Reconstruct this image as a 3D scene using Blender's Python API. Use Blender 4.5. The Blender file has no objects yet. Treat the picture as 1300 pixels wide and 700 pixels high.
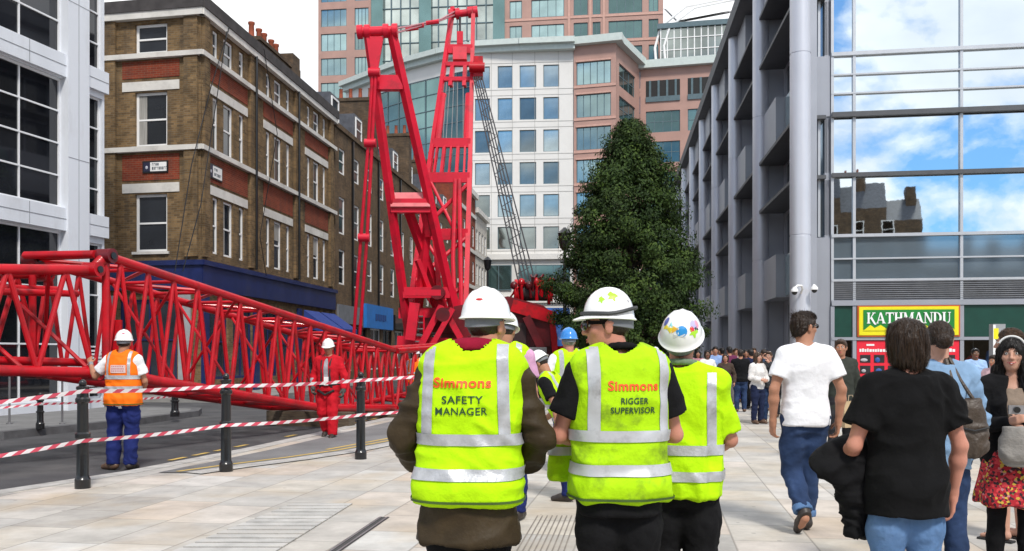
import bpy, bmesh, math, random
import numpy as np
from mathutils import Vector, Matrix
from mathutils.bvhtree import BVHTree

random.seed(7)
RNG = np.random.default_rng(7)
R = math.radians
SC = bpy.context.scene
COL = SC.collection

# ------------------------------------------------------------------ camera, sky, sun, exposure
F = 1150.0                      # focal length in photograph pixels (1300 wide)
HZ = 450.0                      # horizon row
CAMZ = 1.5
cam_d = bpy.data.cameras.new('camera')
cam_d.sensor_width = 36.0
cam_d.lens = F / 1300 * 36
cam_d.shift_y = (HZ - 350) / 1300
cam_d.clip_start = 0.05
cam_d.clip_end = 3000
cam = bpy.data.objects.new('camera', cam_d)
cam.location = (0, 0, CAMZ)
cam.rotation_euler = (R(90), 0, 0)
COL.objects.link(cam)
SC.camera = cam

SUN_EL, SUN_AZ = 50.0, 163.0    # azimuth clockwise from +Y: behind the camera, to the right
W = bpy.data.worlds.new('World')
SC.world = W
W.use_nodes = True
wn, wl = W.node_tree.nodes, W.node_tree.links
for n in list(wn):
    wn.remove(n)
w_out = wn.new('ShaderNodeOutputWorld')
w_bg = wn.new('ShaderNodeBackground')
w_bg.inputs['Strength'].default_value = 0.095
sky = wn.new('ShaderNodeTexSky')
sky.sky_type = 'NISHITA'
sky.sun_disc = False
sky.sun_elevation = R(SUN_EL)
sky.sun_rotation = R(SUN_AZ)
sky.air_density = 1.0
sky.dust_density = 0.4
sky.ozone_density = 2.5
w_tc = wn.new('ShaderNodeTexCoord')
w_map = wn.new('ShaderNodeMapping')
w_map.inputs['Scale'].default_value = (1, 1, 1.8)
w_map.inputs['Location'].default_value = (0.35, 0.2, 0.0)
w_n = wn.new('ShaderNodeTexNoise')
w_n.inputs['Scale'].default_value = 5.0
w_n.inputs['Detail'].default_value = 9
w_n.inputs['Roughness'].default_value = 0.56
w_n.inputs['Distortion'].default_value = 0.25
w_r = wn.new('ShaderNodeValToRGB')
w_r.color_ramp.elements[0].position = 0.43
w_r.color_ramp.elements[0].color = (0.04, 0.04, 0.04, 1)
w_r.color_ramp.elements[1].position = 0.54
w_r.color_ramp.elements[1].color = (1, 1, 1, 1)
# the northern half of the sky (towards +Y) is overcast, the southern half broken cloud
w_sep = wn.new('ShaderNodeSeparateXYZ')
w_mr = wn.new('ShaderNodeMapRange')
w_mr.inputs['From Min'].default_value = -0.15
w_mr.inputs['From Max'].default_value = 0.5
w_add = wn.new('ShaderNodeMath'); w_add.operation = 'MAXIMUM'
w_mix = wn.new('ShaderNodeMix'); w_mix.data_type = 'RGBA'
w_n2 = wn.new('ShaderNodeTexNoise'); w_n2.inputs['Scale'].default_value = 6; w_n2.inputs['Detail'].default_value = 6
w_cr = wn.new('ShaderNodeValToRGB')
w_cr.color_ramp.elements[0].position = 0.3; w_cr.color_ramp.elements[0].color = (8.2, 8.5, 9.0, 1)
w_cr.color_ramp.elements[1].position = 0.62; w_cr.color_ramp.elements[1].color = (11, 11, 11, 1)
wl.new(w_tc.outputs['Generated'], w_map.inputs['Vector'])
wl.new(w_map.outputs[0], w_n.inputs['Vector'])
wl.new(w_map.outputs[0], w_n2.inputs['Vector'])
wl.new(w_n.outputs['Fac'], w_r.inputs[0])
wl.new(w_tc.outputs['Generated'], w_sep.inputs[0])
wl.new(w_sep.outputs['Y'], w_mr.inputs['Value'])
wl.new(w_r.outputs[0], w_add.inputs[0])
wl.new(w_mr.outputs[0], w_add.inputs[1])
wl.new(w_add.outputs[0], w_mix.inputs[0])
w_tint = wn.new('ShaderNodeMix'); w_tint.data_type = 'RGBA'; w_tint.blend_type = 'MULTIPLY'; w_tint.inputs[0].default_value = 1
w_tint.inputs[7].default_value = (0.50, 0.84, 1.08, 1)
wl.new(sky.outputs[0], w_tint.inputs[6])
wl.new(w_tint.outputs[2], w_mix.inputs[6])
wl.new(w_n2.outputs['Fac'], w_cr.inputs[0])
wl.new(w_cr.outputs[0], w_mix.inputs[7])
wl.new(w_mix.outputs[2], w_bg.inputs['Color'])
wl.new(w_bg.outputs[0], w_out.inputs[0])

sun_d = bpy.data.lights.new('sun', 'SUN')
sun_d.energy = 2.6
sun_d.angle = R(9)
sun_d.color = (1.0, 0.95, 0.88)
sun = bpy.data.objects.new('sun', sun_d)
_d = Vector((math.sin(R(SUN_AZ)) * math.cos(R(SUN_EL)), math.cos(R(SUN_AZ)) * math.cos(R(SUN_EL)), math.sin(R(SUN_EL))))
sun.rotation_euler = (-_d).to_track_quat('-Z', 'Y').to_euler()
sun.location = (20, -30, 40)
COL.objects.link(sun)

SC.view_settings.view_transform = 'Standard'
SC.view_settings.look = 'None'
SC.view_settings.exposure = 0.42
SC.view_settings.gamma = 1.0
SC.view_settings.use_curve_mapping = False
SC.render.engine = 'CYCLES'
SC.cycles.max_bounces = 6
SC.cycles.use_denoising = True

# ------------------------------------------------------------------ helpers
def at(px, py, Y):
    return Vector(((px - 650) * Y / F, Y, CAMZ + (HZ - py) * Y / F))

def gx(px, Y):
    return (px - 650) * Y / F

def tag(o, label=None, cat=None, group=None, kind=None):
    if label: o['label'] = label
    if cat: o['category'] = cat
    if group: o['group'] = group
    if kind: o['kind'] = kind
    return o

def thing(name, label, cat, loc=(0, 0, 0), rz=0.0, group=None, scale=1.0):
    o = bpy.data.objects.new(name, None)
    o.empty_display_size = 0.2
    COL.objects.link(o)
    o.location = loc
    o.rotation_euler = (0, 0, rz)
    o.scale = (scale,) * 3
    return tag(o, label, cat, group)

def link(name, me, parent=None, M=None):
    o = bpy.data.objects.new(name, me)
    COL.objects.link(o)
    if parent is not None: o.parent = parent
    if M is not None: o.matrix_basis = M
    return o

def copy_tree(o, parent=None):
    c = o.copy(); COL.objects.link(c)
    if parent is not None: c.parent = parent
    for ch in list(o.children):
        copy_tree(ch, c)
    return c

class MB:
    """collects polygons; build() links them as one mesh object"""
    def __init__(s): s.v = []; s.f = []; s.m = []
    def add(s, vs, fs, mi=0):
        b = len(s.v)
        s.v += [tuple(p) for p in vs]
        for f in fs:
            s.f.append([i + b for i in f]); s.m.append(mi)
        return s
    def quad(s, a, b, c, d, mi=0): return s.add([a, b, c, d], [(0, 1, 2, 3)], mi)
    def box(s, x0, x1, y0, y1, z0, z1, mi=0):
        return s.add([(x0,y0,z0),(x1,y0,z0),(x1,y1,z0),(x0,y1,z0),(x0,y0,z1),(x1,y0,z1),(x1,y1,z1),(x0,y1,z1)],
                     [(3,2,1,0),(4,5,6,7),(0,1,5,4),(1,2,6,5),(2,3,7,6),(3,0,4,7)], mi)
    def bar(s, p, q, w, h=None, mi=0, up=(0, 0, 1)):
        p, q = Vector(p), Vector(q); h = h or w
        d = (q - p).normalized(); u = Vector(up)
        if abs(d.dot(u)) > 0.98: u = Vector((0, 1, 0))
        a = d.cross(u).normalized() * w / 2; b = a.cross(d).normalized() * h / 2
        vs = [p-a-b, p+a-b, p+a+b, p-a+b, q-a-b, q+a-b, q+a+b, q-a+b]
        return s.add(vs, [(0,1,2,3),(7,6,5,4),(0,4,5,1),(1,5,6,2),(2,6,7,3),(3,7,4,0)], mi)
    def tube(s, pts, r, n=8, mi=0, cap=True):
        pts = [Vector(p) for p in pts]
        rs = r if isinstance(r, (list, tuple)) else [r] * len(pts)
        d0 = (pts[1] - pts[0]).normalized()
        a = d0.orthogonal().normalized(); vs = []; fs = []
        for i, p in enumerate(pts):
            d = (pts[min(i+1, len(pts)-1)] - pts[max(i-1, 0)]).normalized()
            a = (a - d * a.dot(d)).normalized(); b = d.cross(a)
            for k in range(n):
                t = 2 * math.pi * k / n
                vs.append(p + (a * math.cos(t) + b * math.sin(t)) * rs[i])
        for i in range(len(pts) - 1):
            for k in range(n):
                k2 = (k + 1) % n
                fs.append((i*n+k, i*n+k2, (i+1)*n+k2, (i+1)*n+k))
        if cap:
            fs.append(tuple(range(n))[::-1]); fs.append(tuple((len(pts)-1)*n + k for k in range(n)))
        return s.add(vs, fs, mi)
    def lathe(s, prof, c=(0, 0, 0), n=16, mi=0):
        vs = []; fs = []
        for (r, z) in prof:
            for k in range(n):
                t = 2 * math.pi * k / n
                vs.append((c[0] + r * math.cos(t), c[1] + r * math.sin(t), c[2] + z))
        for i in range(len(prof) - 1):
            for k in range(n):
                k2 = (k + 1) % n
                fs.append((i*n+k, i*n+k2, (i+1)*n+k2, (i+1)*n+k))
        fs.append(tuple(range(n))[::-1]); fs.append(tuple((len(prof)-1)*n + k for k in range(n)))
        return s.add(vs, fs, mi)
    def ell(s, c, r, nu=14, nv=9, mi=0, M=None):
        vs = []; fs = []
        for j in range(nv + 1):
            ph = math.pi * j / nv - math.pi / 2
            for k in range(nu):
                t = 2 * math.pi * k / nu
                p = Vector((r[0]*math.cos(ph)*math.cos(t), r[1]*math.cos(ph)*math.sin(t), r[2]*math.sin(ph)))
                if M is not None: p = M @ p
                vs.append(Vector(c) + p)
        for j in range(nv):
            for k in range(nu):
                k2 = (k + 1) % nu
                fs.append((j*nu+k, j*nu+k2, (j+1)*nu+k2, (j+1)*nu+k))
        return s.add(vs, fs, mi)
    def prism(s, poly, z0, z1, mi=0):
        n = len(poly)
        vs = [(x, y, z0) for x, y in poly] + [(x, y, z1) for x, y in poly]
        fs = [tuple(range(n))[::-1], tuple(range(n, 2*n))] + [(i, (i+1) % n, n + (i+1) % n, n + i) for i in range(n)]
        return s.add(vs, fs, mi)
    def each(s, name, m, parent=None, M=None):
        """every box added (8 corners) becomes a part of its own"""
        out = []
        for i in range(0, len(s.v), 8):
            b = MB(); b.v = s.v[i:i+8]; b.f = [[k - i for k in f] for f in s.f if i <= f[0] < i + 8]; b.m = [0] * len(b.f)
            out.append(b.build(name, m, parent, M))
        return out
    def build(s, name, mats, parent=None, M=None, smooth=False, ang=40):
        me = bpy.data.meshes.new(name)
        me.from_pydata(s.v, [], s.f)
        if not isinstance(mats, (list, tuple)): mats = [mats]
        for m in mats: me.materials.append(m)
        if len(mats) > 1: me.polygons.foreach_set('material_index', s.m)
        if smooth:
            me.polygons.foreach_set('use_smooth', [True] * len(me.polygons))
            me.set_sharp_from_angle(angle=R(ang))
        me.update()
        return link(name, me, parent, M)

# ------------------------------------------------------------------ materials (all procedural)
MATS = {}
def mat(name, col, rough=0.6, metal=0.0, var=0.12, scale=3.0, bump=0.0, bscale=60.0, spec=0.5, coat=0.0,
        stretch=(1, 1, 1), dirt=None, dirt_scale=1.5, dirt_amt=0.5, rnd=0.0, detail=5):
    if name in MATS: return MATS[name]
    m = bpy.data.materials.new(name); m.use_nodes = True
    nt = m.node_tree; N, L = nt.nodes, nt.links
    b = N['Principled BSDF']
    b.inputs['Roughness'].default_value = rough
    b.inputs['Metallic'].default_value = metal
    b.inputs['Specular IOR Level'].default_value = spec
    b.inputs['Coat Weight'].default_value = coat
    tc = N.new('ShaderNodeTexCoord'); mp = N.new('ShaderNodeMapping')
    mp.inputs['Scale'].default_value = stretch
    L.new(tc.outputs['Object'], mp.inputs[0])
    nz = N.new('ShaderNodeTexNoise'); nz.inputs['Scale'].default_value = scale; nz.inputs['Detail'].default_value = detail
    L.new(mp.outputs[0], nz.inputs['Vector'])
    mr = N.new('ShaderNodeMapRange')
    mr.inputs['From Min'].default_value = 0.3; mr.inputs['From Max'].default_value = 0.7
    mr.inputs['To Min'].default_value = 1 - var; mr.inputs['To Max'].default_value = 1 + var
    L.new(nz.outputs['Fac'], mr.inputs[0])
    mx = N.new('ShaderNodeMix'); mx.data_type = 'RGBA'; mx.blend_type = 'MULTIPLY'
    mx.inputs[0].default_value = 1
    mx.inputs[6].default_value = (*col, 1)
    L.new(mr.outputs[0], mx.inputs[7])
    last = mx.outputs[2]
    if rnd:
        oi = N.new('ShaderNodeObjectInfo'); m2 = N.new('ShaderNodeMapRange')
        m2.inputs['To Min'].default_value = 1 - rnd; m2.inputs['To Max'].default_value = 1 + rnd
        L.new(oi.outputs['Random'], m2.inputs[0])
        x2 = N.new('ShaderNodeMix'); x2.data_type = 'RGBA'; x2.blend_type = 'MULTIPLY'; x2.inputs[0].default_value = 1
        L.new(last, x2.inputs[6]); L.new(m2.outputs[0], x2.inputs[7]); last = x2.outputs[2]
    if dirt:
        dn = N.new('ShaderNodeTexNoise'); dn.inputs['Scale'].default_value = dirt_scale; dn.inputs['Detail'].default_value = 8
        dn.inputs['Roughness'].default_value = 0.65
        L.new(mp.outputs[0], dn.inputs['Vector'])
        dr = N.new('ShaderNodeMapRange'); dr.inputs['From Min'].default_value = 0.52; dr.inputs['From Max'].default_value = 0.72
        dr.inputs['To Max'].default_value = dirt_amt
        L.new(dn.outputs['Fac'], dr.inputs[0])
        x3 = N.new('ShaderNodeMix'); x3.data_type = 'RGBA'
        L.new(dr.outputs[0], x3.inputs[0]); L.new(last, x3.inputs[6]); x3.inputs[7].default_value = (*dirt, 1)
        last = x3.outputs[2]
    L.new(last, b.inputs['Base Color'])
    if bump:
        bn = N.new('ShaderNodeTexNoise'); bn.inputs['Scale'].default_value = bscale; bn.inputs['Detail'].default_value = 4
        L.new(mp.outputs[0], bn.inputs['Vector'])
        bp = N.new('ShaderNodeBump'); bp.inputs['Strength'].default_value = bump; bp.inputs['Distance'].default_value = 0.02
        L.new(bn.outputs['Fac'], bp.inputs['Height']); L.new(bp.outputs[0], b.inputs['Normal'])
    MATS[name] = m
    return m

def brick_mat(name, c1, c2, mortar, bw=0.225, bh=0.075, var=0.3, grime=(0.05, 0.045, 0.04), grime_amt=0.45):
    if name in MATS: return MATS[name]
    m = bpy.data.materials.new(name); m.use_nodes = True
    nt = m.node_tree; N, L = nt.nodes, nt.links; b = N['Principled BSDF']; b.inputs['Roughness'].default_value = 0.9
    b.inputs['Specular IOR Level'].default_value = 0.2
    tc = N.new('ShaderNodeTexCoord'); sp = N.new('ShaderNodeSeparateXYZ'); ad = N.new('ShaderNodeMath'); ad.operation = 'ADD'
    cb = N.new('ShaderNodeCombineXYZ')
    L.new(tc.outputs['Object'], sp.inputs[0]); L.new(sp.outputs['X'], ad.inputs[0]); L.new(sp.outputs['Y'], ad.inputs[1])
    L.new(ad.outputs[0], cb.inputs['X']); L.new(sp.outputs['Z'], cb.inputs['Y'])
    br = N.new('ShaderNodeTexBrick')
    br.inputs['Color1'].default_value = (*c1, 1); br.inputs['Color2'].default_value = (*c2, 1); br.inputs['Mortar'].default_value = (*mortar, 1)
    br.inputs['Scale'].default_value = 1; br.inputs['Brick Width'].default_value = bw; br.inputs['Row Height'].default_value = bh
    br.inputs['Mortar Size'].default_value = 0.006; br.inputs['Bias'].default_value = 0.1
    L.new(cb.outputs[0], br.inputs['Vector'])
    nz = N.new('ShaderNodeTexNoise'); nz.inputs['Scale'].default_value = 1.3; nz.inputs['Detail'].default_value = 8; nz.inputs['Roughness'].default_value = 0.7
    L.new(tc.outputs['Object'], nz.inputs['Vector'])
    mr = N.new('ShaderNodeMapRange'); mr.inputs['From Min'].default_value = 0.3; mr.inputs['From Max'].default_value = 0.7
    mr.inputs['To Min'].default_value = 1 - var; mr.inputs['To Max'].default_value = 1 + var
    L.new(nz.outputs['Fac'], mr.inputs[0])
    mx = N.new('ShaderNodeMix'); mx.data_type = 'RGBA'; mx.blend_type = 'MULTIPLY'; mx.inputs[0].default_value = 1
    L.new(br.outputs['Color'], mx.inputs[6]); L.new(mr.outputs[0], mx.inputs[7])
    # soot streaks run down the wall
    mp = N.new('ShaderNodeMapping'); mp.inputs['Scale'].default_value = (2.2, 2.2, 0.25); L.new(tc.outputs['Object'], mp.inputs[0])
    sn = N.new('ShaderNodeTexNoise'); sn.inputs['Scale'].default_value = 1.2; sn.inputs['Detail'].default_value = 6; L.new(mp.outputs[0], sn.inputs['Vector'])
    sr = N.new('ShaderNodeMapRange'); sr.inputs['From Min'].default_value = 0.5; sr.inputs['From Max'].default_value = 0.75; sr.inputs['To Max'].default_value = grime_amt
    L.new(sn.outputs['Fac'], sr.inputs[0])
    x3 = N.new('ShaderNodeMix'); x3.data_type = 'RGBA'; L.new(sr.outputs[0], x3.inputs[0]); L.new(mx.outputs[2], x3.inputs[6]); x3.inputs[7].default_value = (*grime, 1)
    L.new(x3.outputs[2], b.inputs['Base Color'])
    bp = N.new('ShaderNodeBump'); bp.inputs['Strength'].default_value = 0.5; bp.inputs['Distance'].default_value = 0.01
    L.new(br.outputs['Fac'], bp.inputs['Height']); bp.invert = True; L.new(bp.outputs[0], b.inputs['Normal'])
    MATS[name] = m
    return m

def paving_mat():
    m = bpy.data.materials.new('york stone paving'); m.use_nodes = True
    nt = m.node_tree; N, L = nt.nodes, nt.links; b = N['Principled BSDF']
    b.inputs['Roughness'].default_value = 0.75; b.inputs['Specular IOR Level'].default_value = 0.35
    def math_(op, a, c=None):
        n = N.new('ShaderNodeMath'); n.operation = op
        for i, v in enumerate((a, c)):
            if v is None: continue
            if isinstance(v, (int, float)): n.inputs[i].default_value = v
            else: L.new(v, n.inputs[i])
        return n.outputs[0]
    tc = N.new('ShaderNodeTexCoord'); mp = N.new('ShaderNodeMapping'); mp.inputs['Rotation'].default_value = (0, 0, R(9))
    L.new(tc.outputs['Object'], mp.inputs[0])
    sp = N.new('ShaderNodeSeparateXYZ'); L.new(mp.outputs[0], sp.inputs[0])
    u = math_('DIVIDE', sp.outputs['X'], 0.62)
    row = math_('FLOOR', u)
    wr = N.new('ShaderNodeTexWhiteNoise'); wr.noise_dimensions = '1D'; L.new(row, wr.inputs['W'])
    ln = math_('ADD', math_('MULTIPLY', wr.outputs['Value'], 0.45), 0.62)
    off = math_('MULTIPLY', wr.outputs['Value'], 7.3)
    v = math_('ADD', math_('DIVIDE', sp.outputs['Y'], ln), off)
    cell = math_('FLOOR', v)
    cb = N.new('ShaderNodeCombineXYZ'); L.new(row, cb.inputs[0]); L.new(cell, cb.inputs[1])
    wn_ = N.new('ShaderNodeTexWhiteNoise'); wn_.noise_dimensions = '2D'; L.new(cb.outputs[0], wn_.inputs['Vector'])
    rp = N.new('ShaderNodeValToRGB'); rp.color_ramp.interpolation = 'LINEAR'
    e = rp.color_ramp.elements
    e[0].position = 0; e[0].color = (0.35, 0.33, 0.30, 1); e[1].position = 1; e[1].color = (0.53, 0.52, 0.495, 1)
    for p, c in ((0.3, (0.43, 0.415, 0.39)), (0.50, (0.50, 0.46, 0.395)), (0.65, (0.45, 0.43, 0.40)), (0.80, (0.50, 0.425, 0.355)), (0.9, (0.52, 0.50, 0.47))):
        x = e.new(p); x.color = (*c, 1)
    L.new(wn_.outputs['Value'], rp.inputs[0])
    nz = N.new('ShaderNodeTexNoise'); nz.inputs['Scale'].default_value = 2.1; nz.inputs['Detail'].default_value = 9; nz.inputs['Roughness'].default_value = 0.68
    L.new(tc.outputs['Object'], nz.inputs['Vector'])
    mr = N.new('ShaderNodeMapRange'); mr.inputs['From Min'].default_value = 0.3; mr.inputs['From Max'].default_value = 0.7; mr.inputs['To Min'].default_value = 0.72; mr.inputs['To Max'].default_value = 1.18
    L.new(nz.outputs['Fac'], mr.inputs[0])
    mx = N.new('ShaderNodeMix'); mx.data_type = 'RGBA'; mx.blend_type = 'MULTIPLY'; mx.inputs[0].default_value = 1
    L.new(rp.outputs[0], mx.inputs[6]); L.new(mr.outputs[0], mx.inputs[7])
    # iron-coloured stains
    sn = N.new('ShaderNodeTexNoise'); sn.inputs['Scale'].default_value = 0.9; sn.inputs['Detail'].default_value = 7; L.new(tc.outputs['Object'], sn.inputs['Vector'])
    sr = N.new('ShaderNodeMapRange'); sr.inputs['From Min'].default_value = 0.50; sr.inputs['From Max'].default_value = 0.72; sr.inputs['To Max'].default_value = 0.62
    L.new(sn.outputs['Fac'], sr.inputs[0])
    xs = N.new('ShaderNodeMix'); xs.data_type = 'RGBA'; L.new(sr.outputs[0], xs.inputs[0]); L.new(mx.outputs[2], xs.inputs[6]); xs.inputs[7].default_value = (0.42, 0.33, 0.22, 1)
    # small dark spots (gum)
    gn = N.new('ShaderNodeTexVoronoi'); gn.inputs['Scale'].default_value = 3.1; L.new(tc.outputs['Object'], gn.inputs['Vector'])
    gm = math_('LESS_THAN', gn.outputs['Distance'], 0.065)
    xg = N.new('ShaderNodeMix'); xg.data_type = 'RGBA'; L.new(math_('MULTIPLY', gm, 0.5), xg.inputs[0]); L.new(xs.outputs[2], xg.inputs[6]); xg.inputs[7].default_value = (0.16, 0.15, 0.14, 1)
    # joints
    fu = math_('FRACT', u); fv = math_('FRACT', v)
    eu = math_('MULTIPLY', math_('MINIMUM', fu, math_('SUBTRACT', 1.0, fu)), 0.62)
    ev = math_('MULTIPLY', math_('MINIMUM', fv, math_('SUBTRACT', 1.0, fv)), ln)
    jd = math_('MINIMUM', eu, ev)
    jm = N.new('ShaderNodeMapRange'); jm.inputs['From Min'].default_value = 0.004; jm.inputs['From Max'].default_value = 0.011
    jm.inputs['To Min'].default_value = 0.55; jm.inputs['To Max'].default_value = 0.0
    L.new(jd, jm.inputs[0])
    xj = N.new('ShaderNodeMix'); xj.data_type = 'RGBA'; L.new(jm.outputs[0], xj.inputs[0]); L.new(xg.outputs[2], xj.inputs[6]); xj.inputs[7].default_value = (0.16, 0.145, 0.125, 1)
    L.new(xj.outputs[2], b.inputs['Base Color'])
    bn = N.new('ShaderNodeTexNoise'); bn.inputs['Scale'].default_value = 25; bn.inputs['Detail'].default_value = 6; L.new(tc.outputs['Object'], bn.inputs['Vector'])
    hh = math_('SUBTRACT', math_('MULTIPLY', bn.outputs['Fac'], 0.3), jm.outputs[0])
    bp = N.new('ShaderNodeBump'); bp.inputs['Strength'].default_value = 0.35; bp.inputs['Distance'].default_value = 0.01
    L.new(hh, bp.inputs['Height']); L.new(bp.outputs[0], b.inputs['Normal'])
    return m

RED = mat('crane red paint', (0.46, 0.002, 0.010), 0.4, var=0.22, scale=2.6, coat=0.08, spec=.35, dirt=(0.11, 0.015, 0.014), dirt_scale=2.3, dirt_amt=0.75)
RED2 = mat('crane mast red paint', (0.60, 0.009, 0.032), 0.45, var=0.12, scale=1.2, coat=0.1, spec=.35, dirt=(0.15, 0.02, 0.022), dirt_scale=1.7, dirt_amt=0.65)
DRED = mat('oily dark red paint', (0.13, 0.003, 0.008), 0.4, var=0.35, scale=2.0, dirt=(0.02, 0.012, 0.012), dirt_scale=1.6, dirt_amt=0.85)
STEEL = mat('worn steel', (0.30, 0.30, 0.31), 0.4, 0.8, var=0.2)
BLACK = mat('black paint', (0.008, 0.008, 0.009), 0.3, var=0.2, coat=0.3)
BLACKM = mat('black rubber', (0.012, 0.012, 0.013), 0.75, var=0.3)
ROPE = mat('grey steel rope', (0.06, 0.06, 0.065), 0.6, 0.3)
WHITE = mat('white paint', (0.78, 0.78, 0.77), 0.45, var=0.05)
STONE = mat('painted stone', (0.62, 0.60, 0.56), 0.8, var=0.12, scale=1.2, bump=0.2, dirt=(0.25, 0.23, 0.2), dirt_amt=0.4)
GLASS_D = mat('dark window glass', (0.018, 0.021, 0.026), 0.06, var=0.5, scale=0.6, spec=0.6, rnd=0.6)
GREYMET = mat('grey metal cladding', (0.34, 0.355, 0.395), 0.42, 0.35, var=0.06, scale=0.7)
# ------------------------------------------------------------------ ground
ROADZ = -0.03
ASPH = mat('asphalt', (0.062, 0.062, 0.066), 0.82, var=0.3, scale=1.4, bump=0.5, bscale=120, dirt=(0.12, 0.115, 0.11), dirt_scale=0.7, dirt_amt=0.6)
ASPH2 = mat('pale asphalt', (0.17, 0.17, 0.172), 0.82, var=0.2, scale=1.1, bump=0.4, bscale=110, dirt=(0.09, 0.09, 0.09), dirt_amt=0.4)
PAVE = paving_mat()
KERB = mat('granite kerb', (0.40, 0.39, 0.37), 0.8, var=0.25, scale=5, bump=0.3, dirt=(0.2, 0.19, 0.18))
KERBD = mat('dark granite kerb', (0.10, 0.10, 0.105), 0.8, var=0.25, scale=5, bump=0.3)
YEL = mat('worn yellow road paint', (0.52, 0.36, 0.09), 0.8, var=0.3, scale=6, dirt=(0.13, 0.12, 0.11), dirt_scale=6, dirt_amt=0.9)
WORN = mat('worn white road paint', (0.5, 0.48, 0.45), 0.8, var=0.3, scale=6, dirt=(0.13, 0.12, 0.11), dirt_scale=5, dirt_amt=0.9)

def sheet(name, poly, z, m, thick=0.0):
    mb = MB()
    if thick: mb.prism(poly, z - thick, z)
    else: mb.add([(x, y, z) for x, y in poly], [tuple(range(len(poly)))])
    return tag(mb.build(name, m), kind='structure')

sheet('road', [(-900, -900), (900, -900), (900, 900), (-900, 900)], ROADZ, ASPH)
KE = [(-16, -7), (-9, 2.0), (-6.6, 6.6), (-5.47, 9.75), (-4.72, 11.5), (-4.02, 14.3), (-2.84, 20.8), (-1.75, 26), (-0.6, 29.5), (3.4, 31.5), (4.3, 60), (8.5, 96)]
sheet('plaza', KE + [(60, 96), (60, -60), (-16, -60)], 0.0, PAVE, 0.12)
def strip_along(pts, w, side=1):
    out = []
    for i, p in enumerate(pts):
        a = Vector(pts[max(i-1, 0)]); b = Vector(pts[min(i+1, len(pts)-1)])
        d = (b - a).normalized(); n = Vector((-d.y, d.x)) * side
        out.append((p[0] + n.x * w, p[1] + n.y * w))
    return out
def ribbon(name, pts, o0, o1, z, m, thick=0.0):
    A, B = strip_along(pts, o0), strip_along(pts, o1)
    mb = MB()
    for i in range(len(pts) - 1):
        q = [A[i], A[i+1], B[i+1], B[i]]
        if thick: mb.prism(q[::-1], z - thick, z)
        else: mb.quad(*[(x, y, z) for x, y in q])
    return tag(mb.build(name, m), kind='structure')
ribbon('kerb', KE, 0.005, 0.26, 0.006, KERB, 0.1)
mb = MB()
rnd = random.Random(3)
for i in range(26):
    y0 = 12.4 + i * 0.62
    if rnd.random() < 0.3: continue
    x0 = -4.72 + (y0 - 11.5) * 0.2 - 0.55
    mb.quad((x0, y0, ROADZ + .008), (x0 + .09, y0, ROADZ + .008), (x0 + .09 + .08, y0 + .4, ROADZ + .008), (x0 + .08, y0 + .4, ROADZ + .008))
tag(mb.build('yellow_road_line', YEL), kind='structure')
# wedge of level asphalt between kerb and paving, with worn double yellow lines along its edge
def on_ground(px, py, z=0.0):
    Y = F * (CAMZ - z) / (py - HZ); return (gx(px, Y), Y)
edge = [on_ground(*q) for q in ((236, 601), (300, 592), (372, 583), (440, 573), (503, 561), (570, 548), (640, 533), (690, 518), (720, 500), (742, 486))]
edge = edge[:8]
_ky, _kx = [p[1] for p in KE[2:10]], [p[0] for p in KE[2:10]]
mb = MB(); row = edge + [(3.2, 31.3)]
inn = [(float(np.interp(p[1], _ky, _kx)) + .28, p[1]) for p in edge] + [(-0.3, 29.35)]
for i in range(len(row) - 1): mb.quad(*[(x, y, .010) for x, y in (inn[i], row[i], row[i+1], inn[i+1])])
tag(mb.build('level_asphalt', ASPH2), kind='structure')
def ribbon0(name, pts, o0, o1, z, m):
    A, B = strip_along(pts, o0), strip_along(pts, o1); mb = MB()
    for i in range(len(pts) - 1): mb.quad(*[(x, y, z) for x, y in (A[i], A[i+1], B[i+1], B[i])])
    return tag(mb.build(name, m), kind='structure')
ribbon0('yellow_road_line', edge, .12, .20, 0.014, YEL); ribbon0('yellow_road_line', edge[3:], .32, .40, 0.014, YEL)
ribbon0('paving_kerb', edge, -.28, .02, 0.013, KERB)
# pavements across the road
ISL = [(-40, 12.6), (-12, 15.0), (-9.3, 16.4), (-8.35, 19.5), (-7.95, 22.3), (-8.25, 23.4), (-9.2, 23.9), (-12.5, 24.1), (-40, 26)]
sheet('far_pavement', ISL, 0.10, mat('grey pavement', (0.17, 0.17, 0.17), 0.85, var=0.2, scale=2, bump=0.3), 0.2)
ribbon('far_kerb', ISL, 0.0, -0.24, 0.112, KERBD, 0.16)
TER = [(-40, 32.6), (-16, 29.4), (-9.4, 28.6), (-8.4, 29.6), (-6.3, 47), (-2.2, 82), (-0.4, 98), (-40, 98)]
sheet('terrace_pavement', TER, 0.10, mat('pale pavement', (0.24, 0.235, 0.225), 0.85, var=0.2, scale=2, bump=0.3), 0.2)
# ribbed paving and drain slot in the plaza
def on_plaza(px, py, z=0.0):
    Y = F * (CAMZ - z) / (py - HZ)
    return Vector((gx(px, Y), Y, z))
RIB = mat('ribbed paving stone', (0.44, 0.43, 0.41), 0.8, var=0.25, scale=3, bump=0.3, dirt=(0.25, 0.2, 0.15))
GROOVE = mat('groove dirt', (0.20, 0.175, 0.15), 0.9, var=0.3)
mb = MB(); n = 17
A, B, Cc, D = on_plaza(222, 700), on_plaza(372, 640), on_plaza(448, 640), on_plaza(352, 700)
A2 = A + (A - B) * .35; D2 = D + (D - Cc) * .35
mb.quad(*[(p.x, p.y, 0.003) for p in (A2, D2, Cc, B)], 1)
for i in range(n):
    t0, t1 = (i + .1) / n, (i + .84) / n
    q = [A2.lerp(B, t0), D2.lerp(Cc, t0), D2.lerp(Cc, t1), A2.lerp(B, t1)]
    mb.prism([(p.x, p.y) for p in q], 0.004, 0.012, 0)
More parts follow.
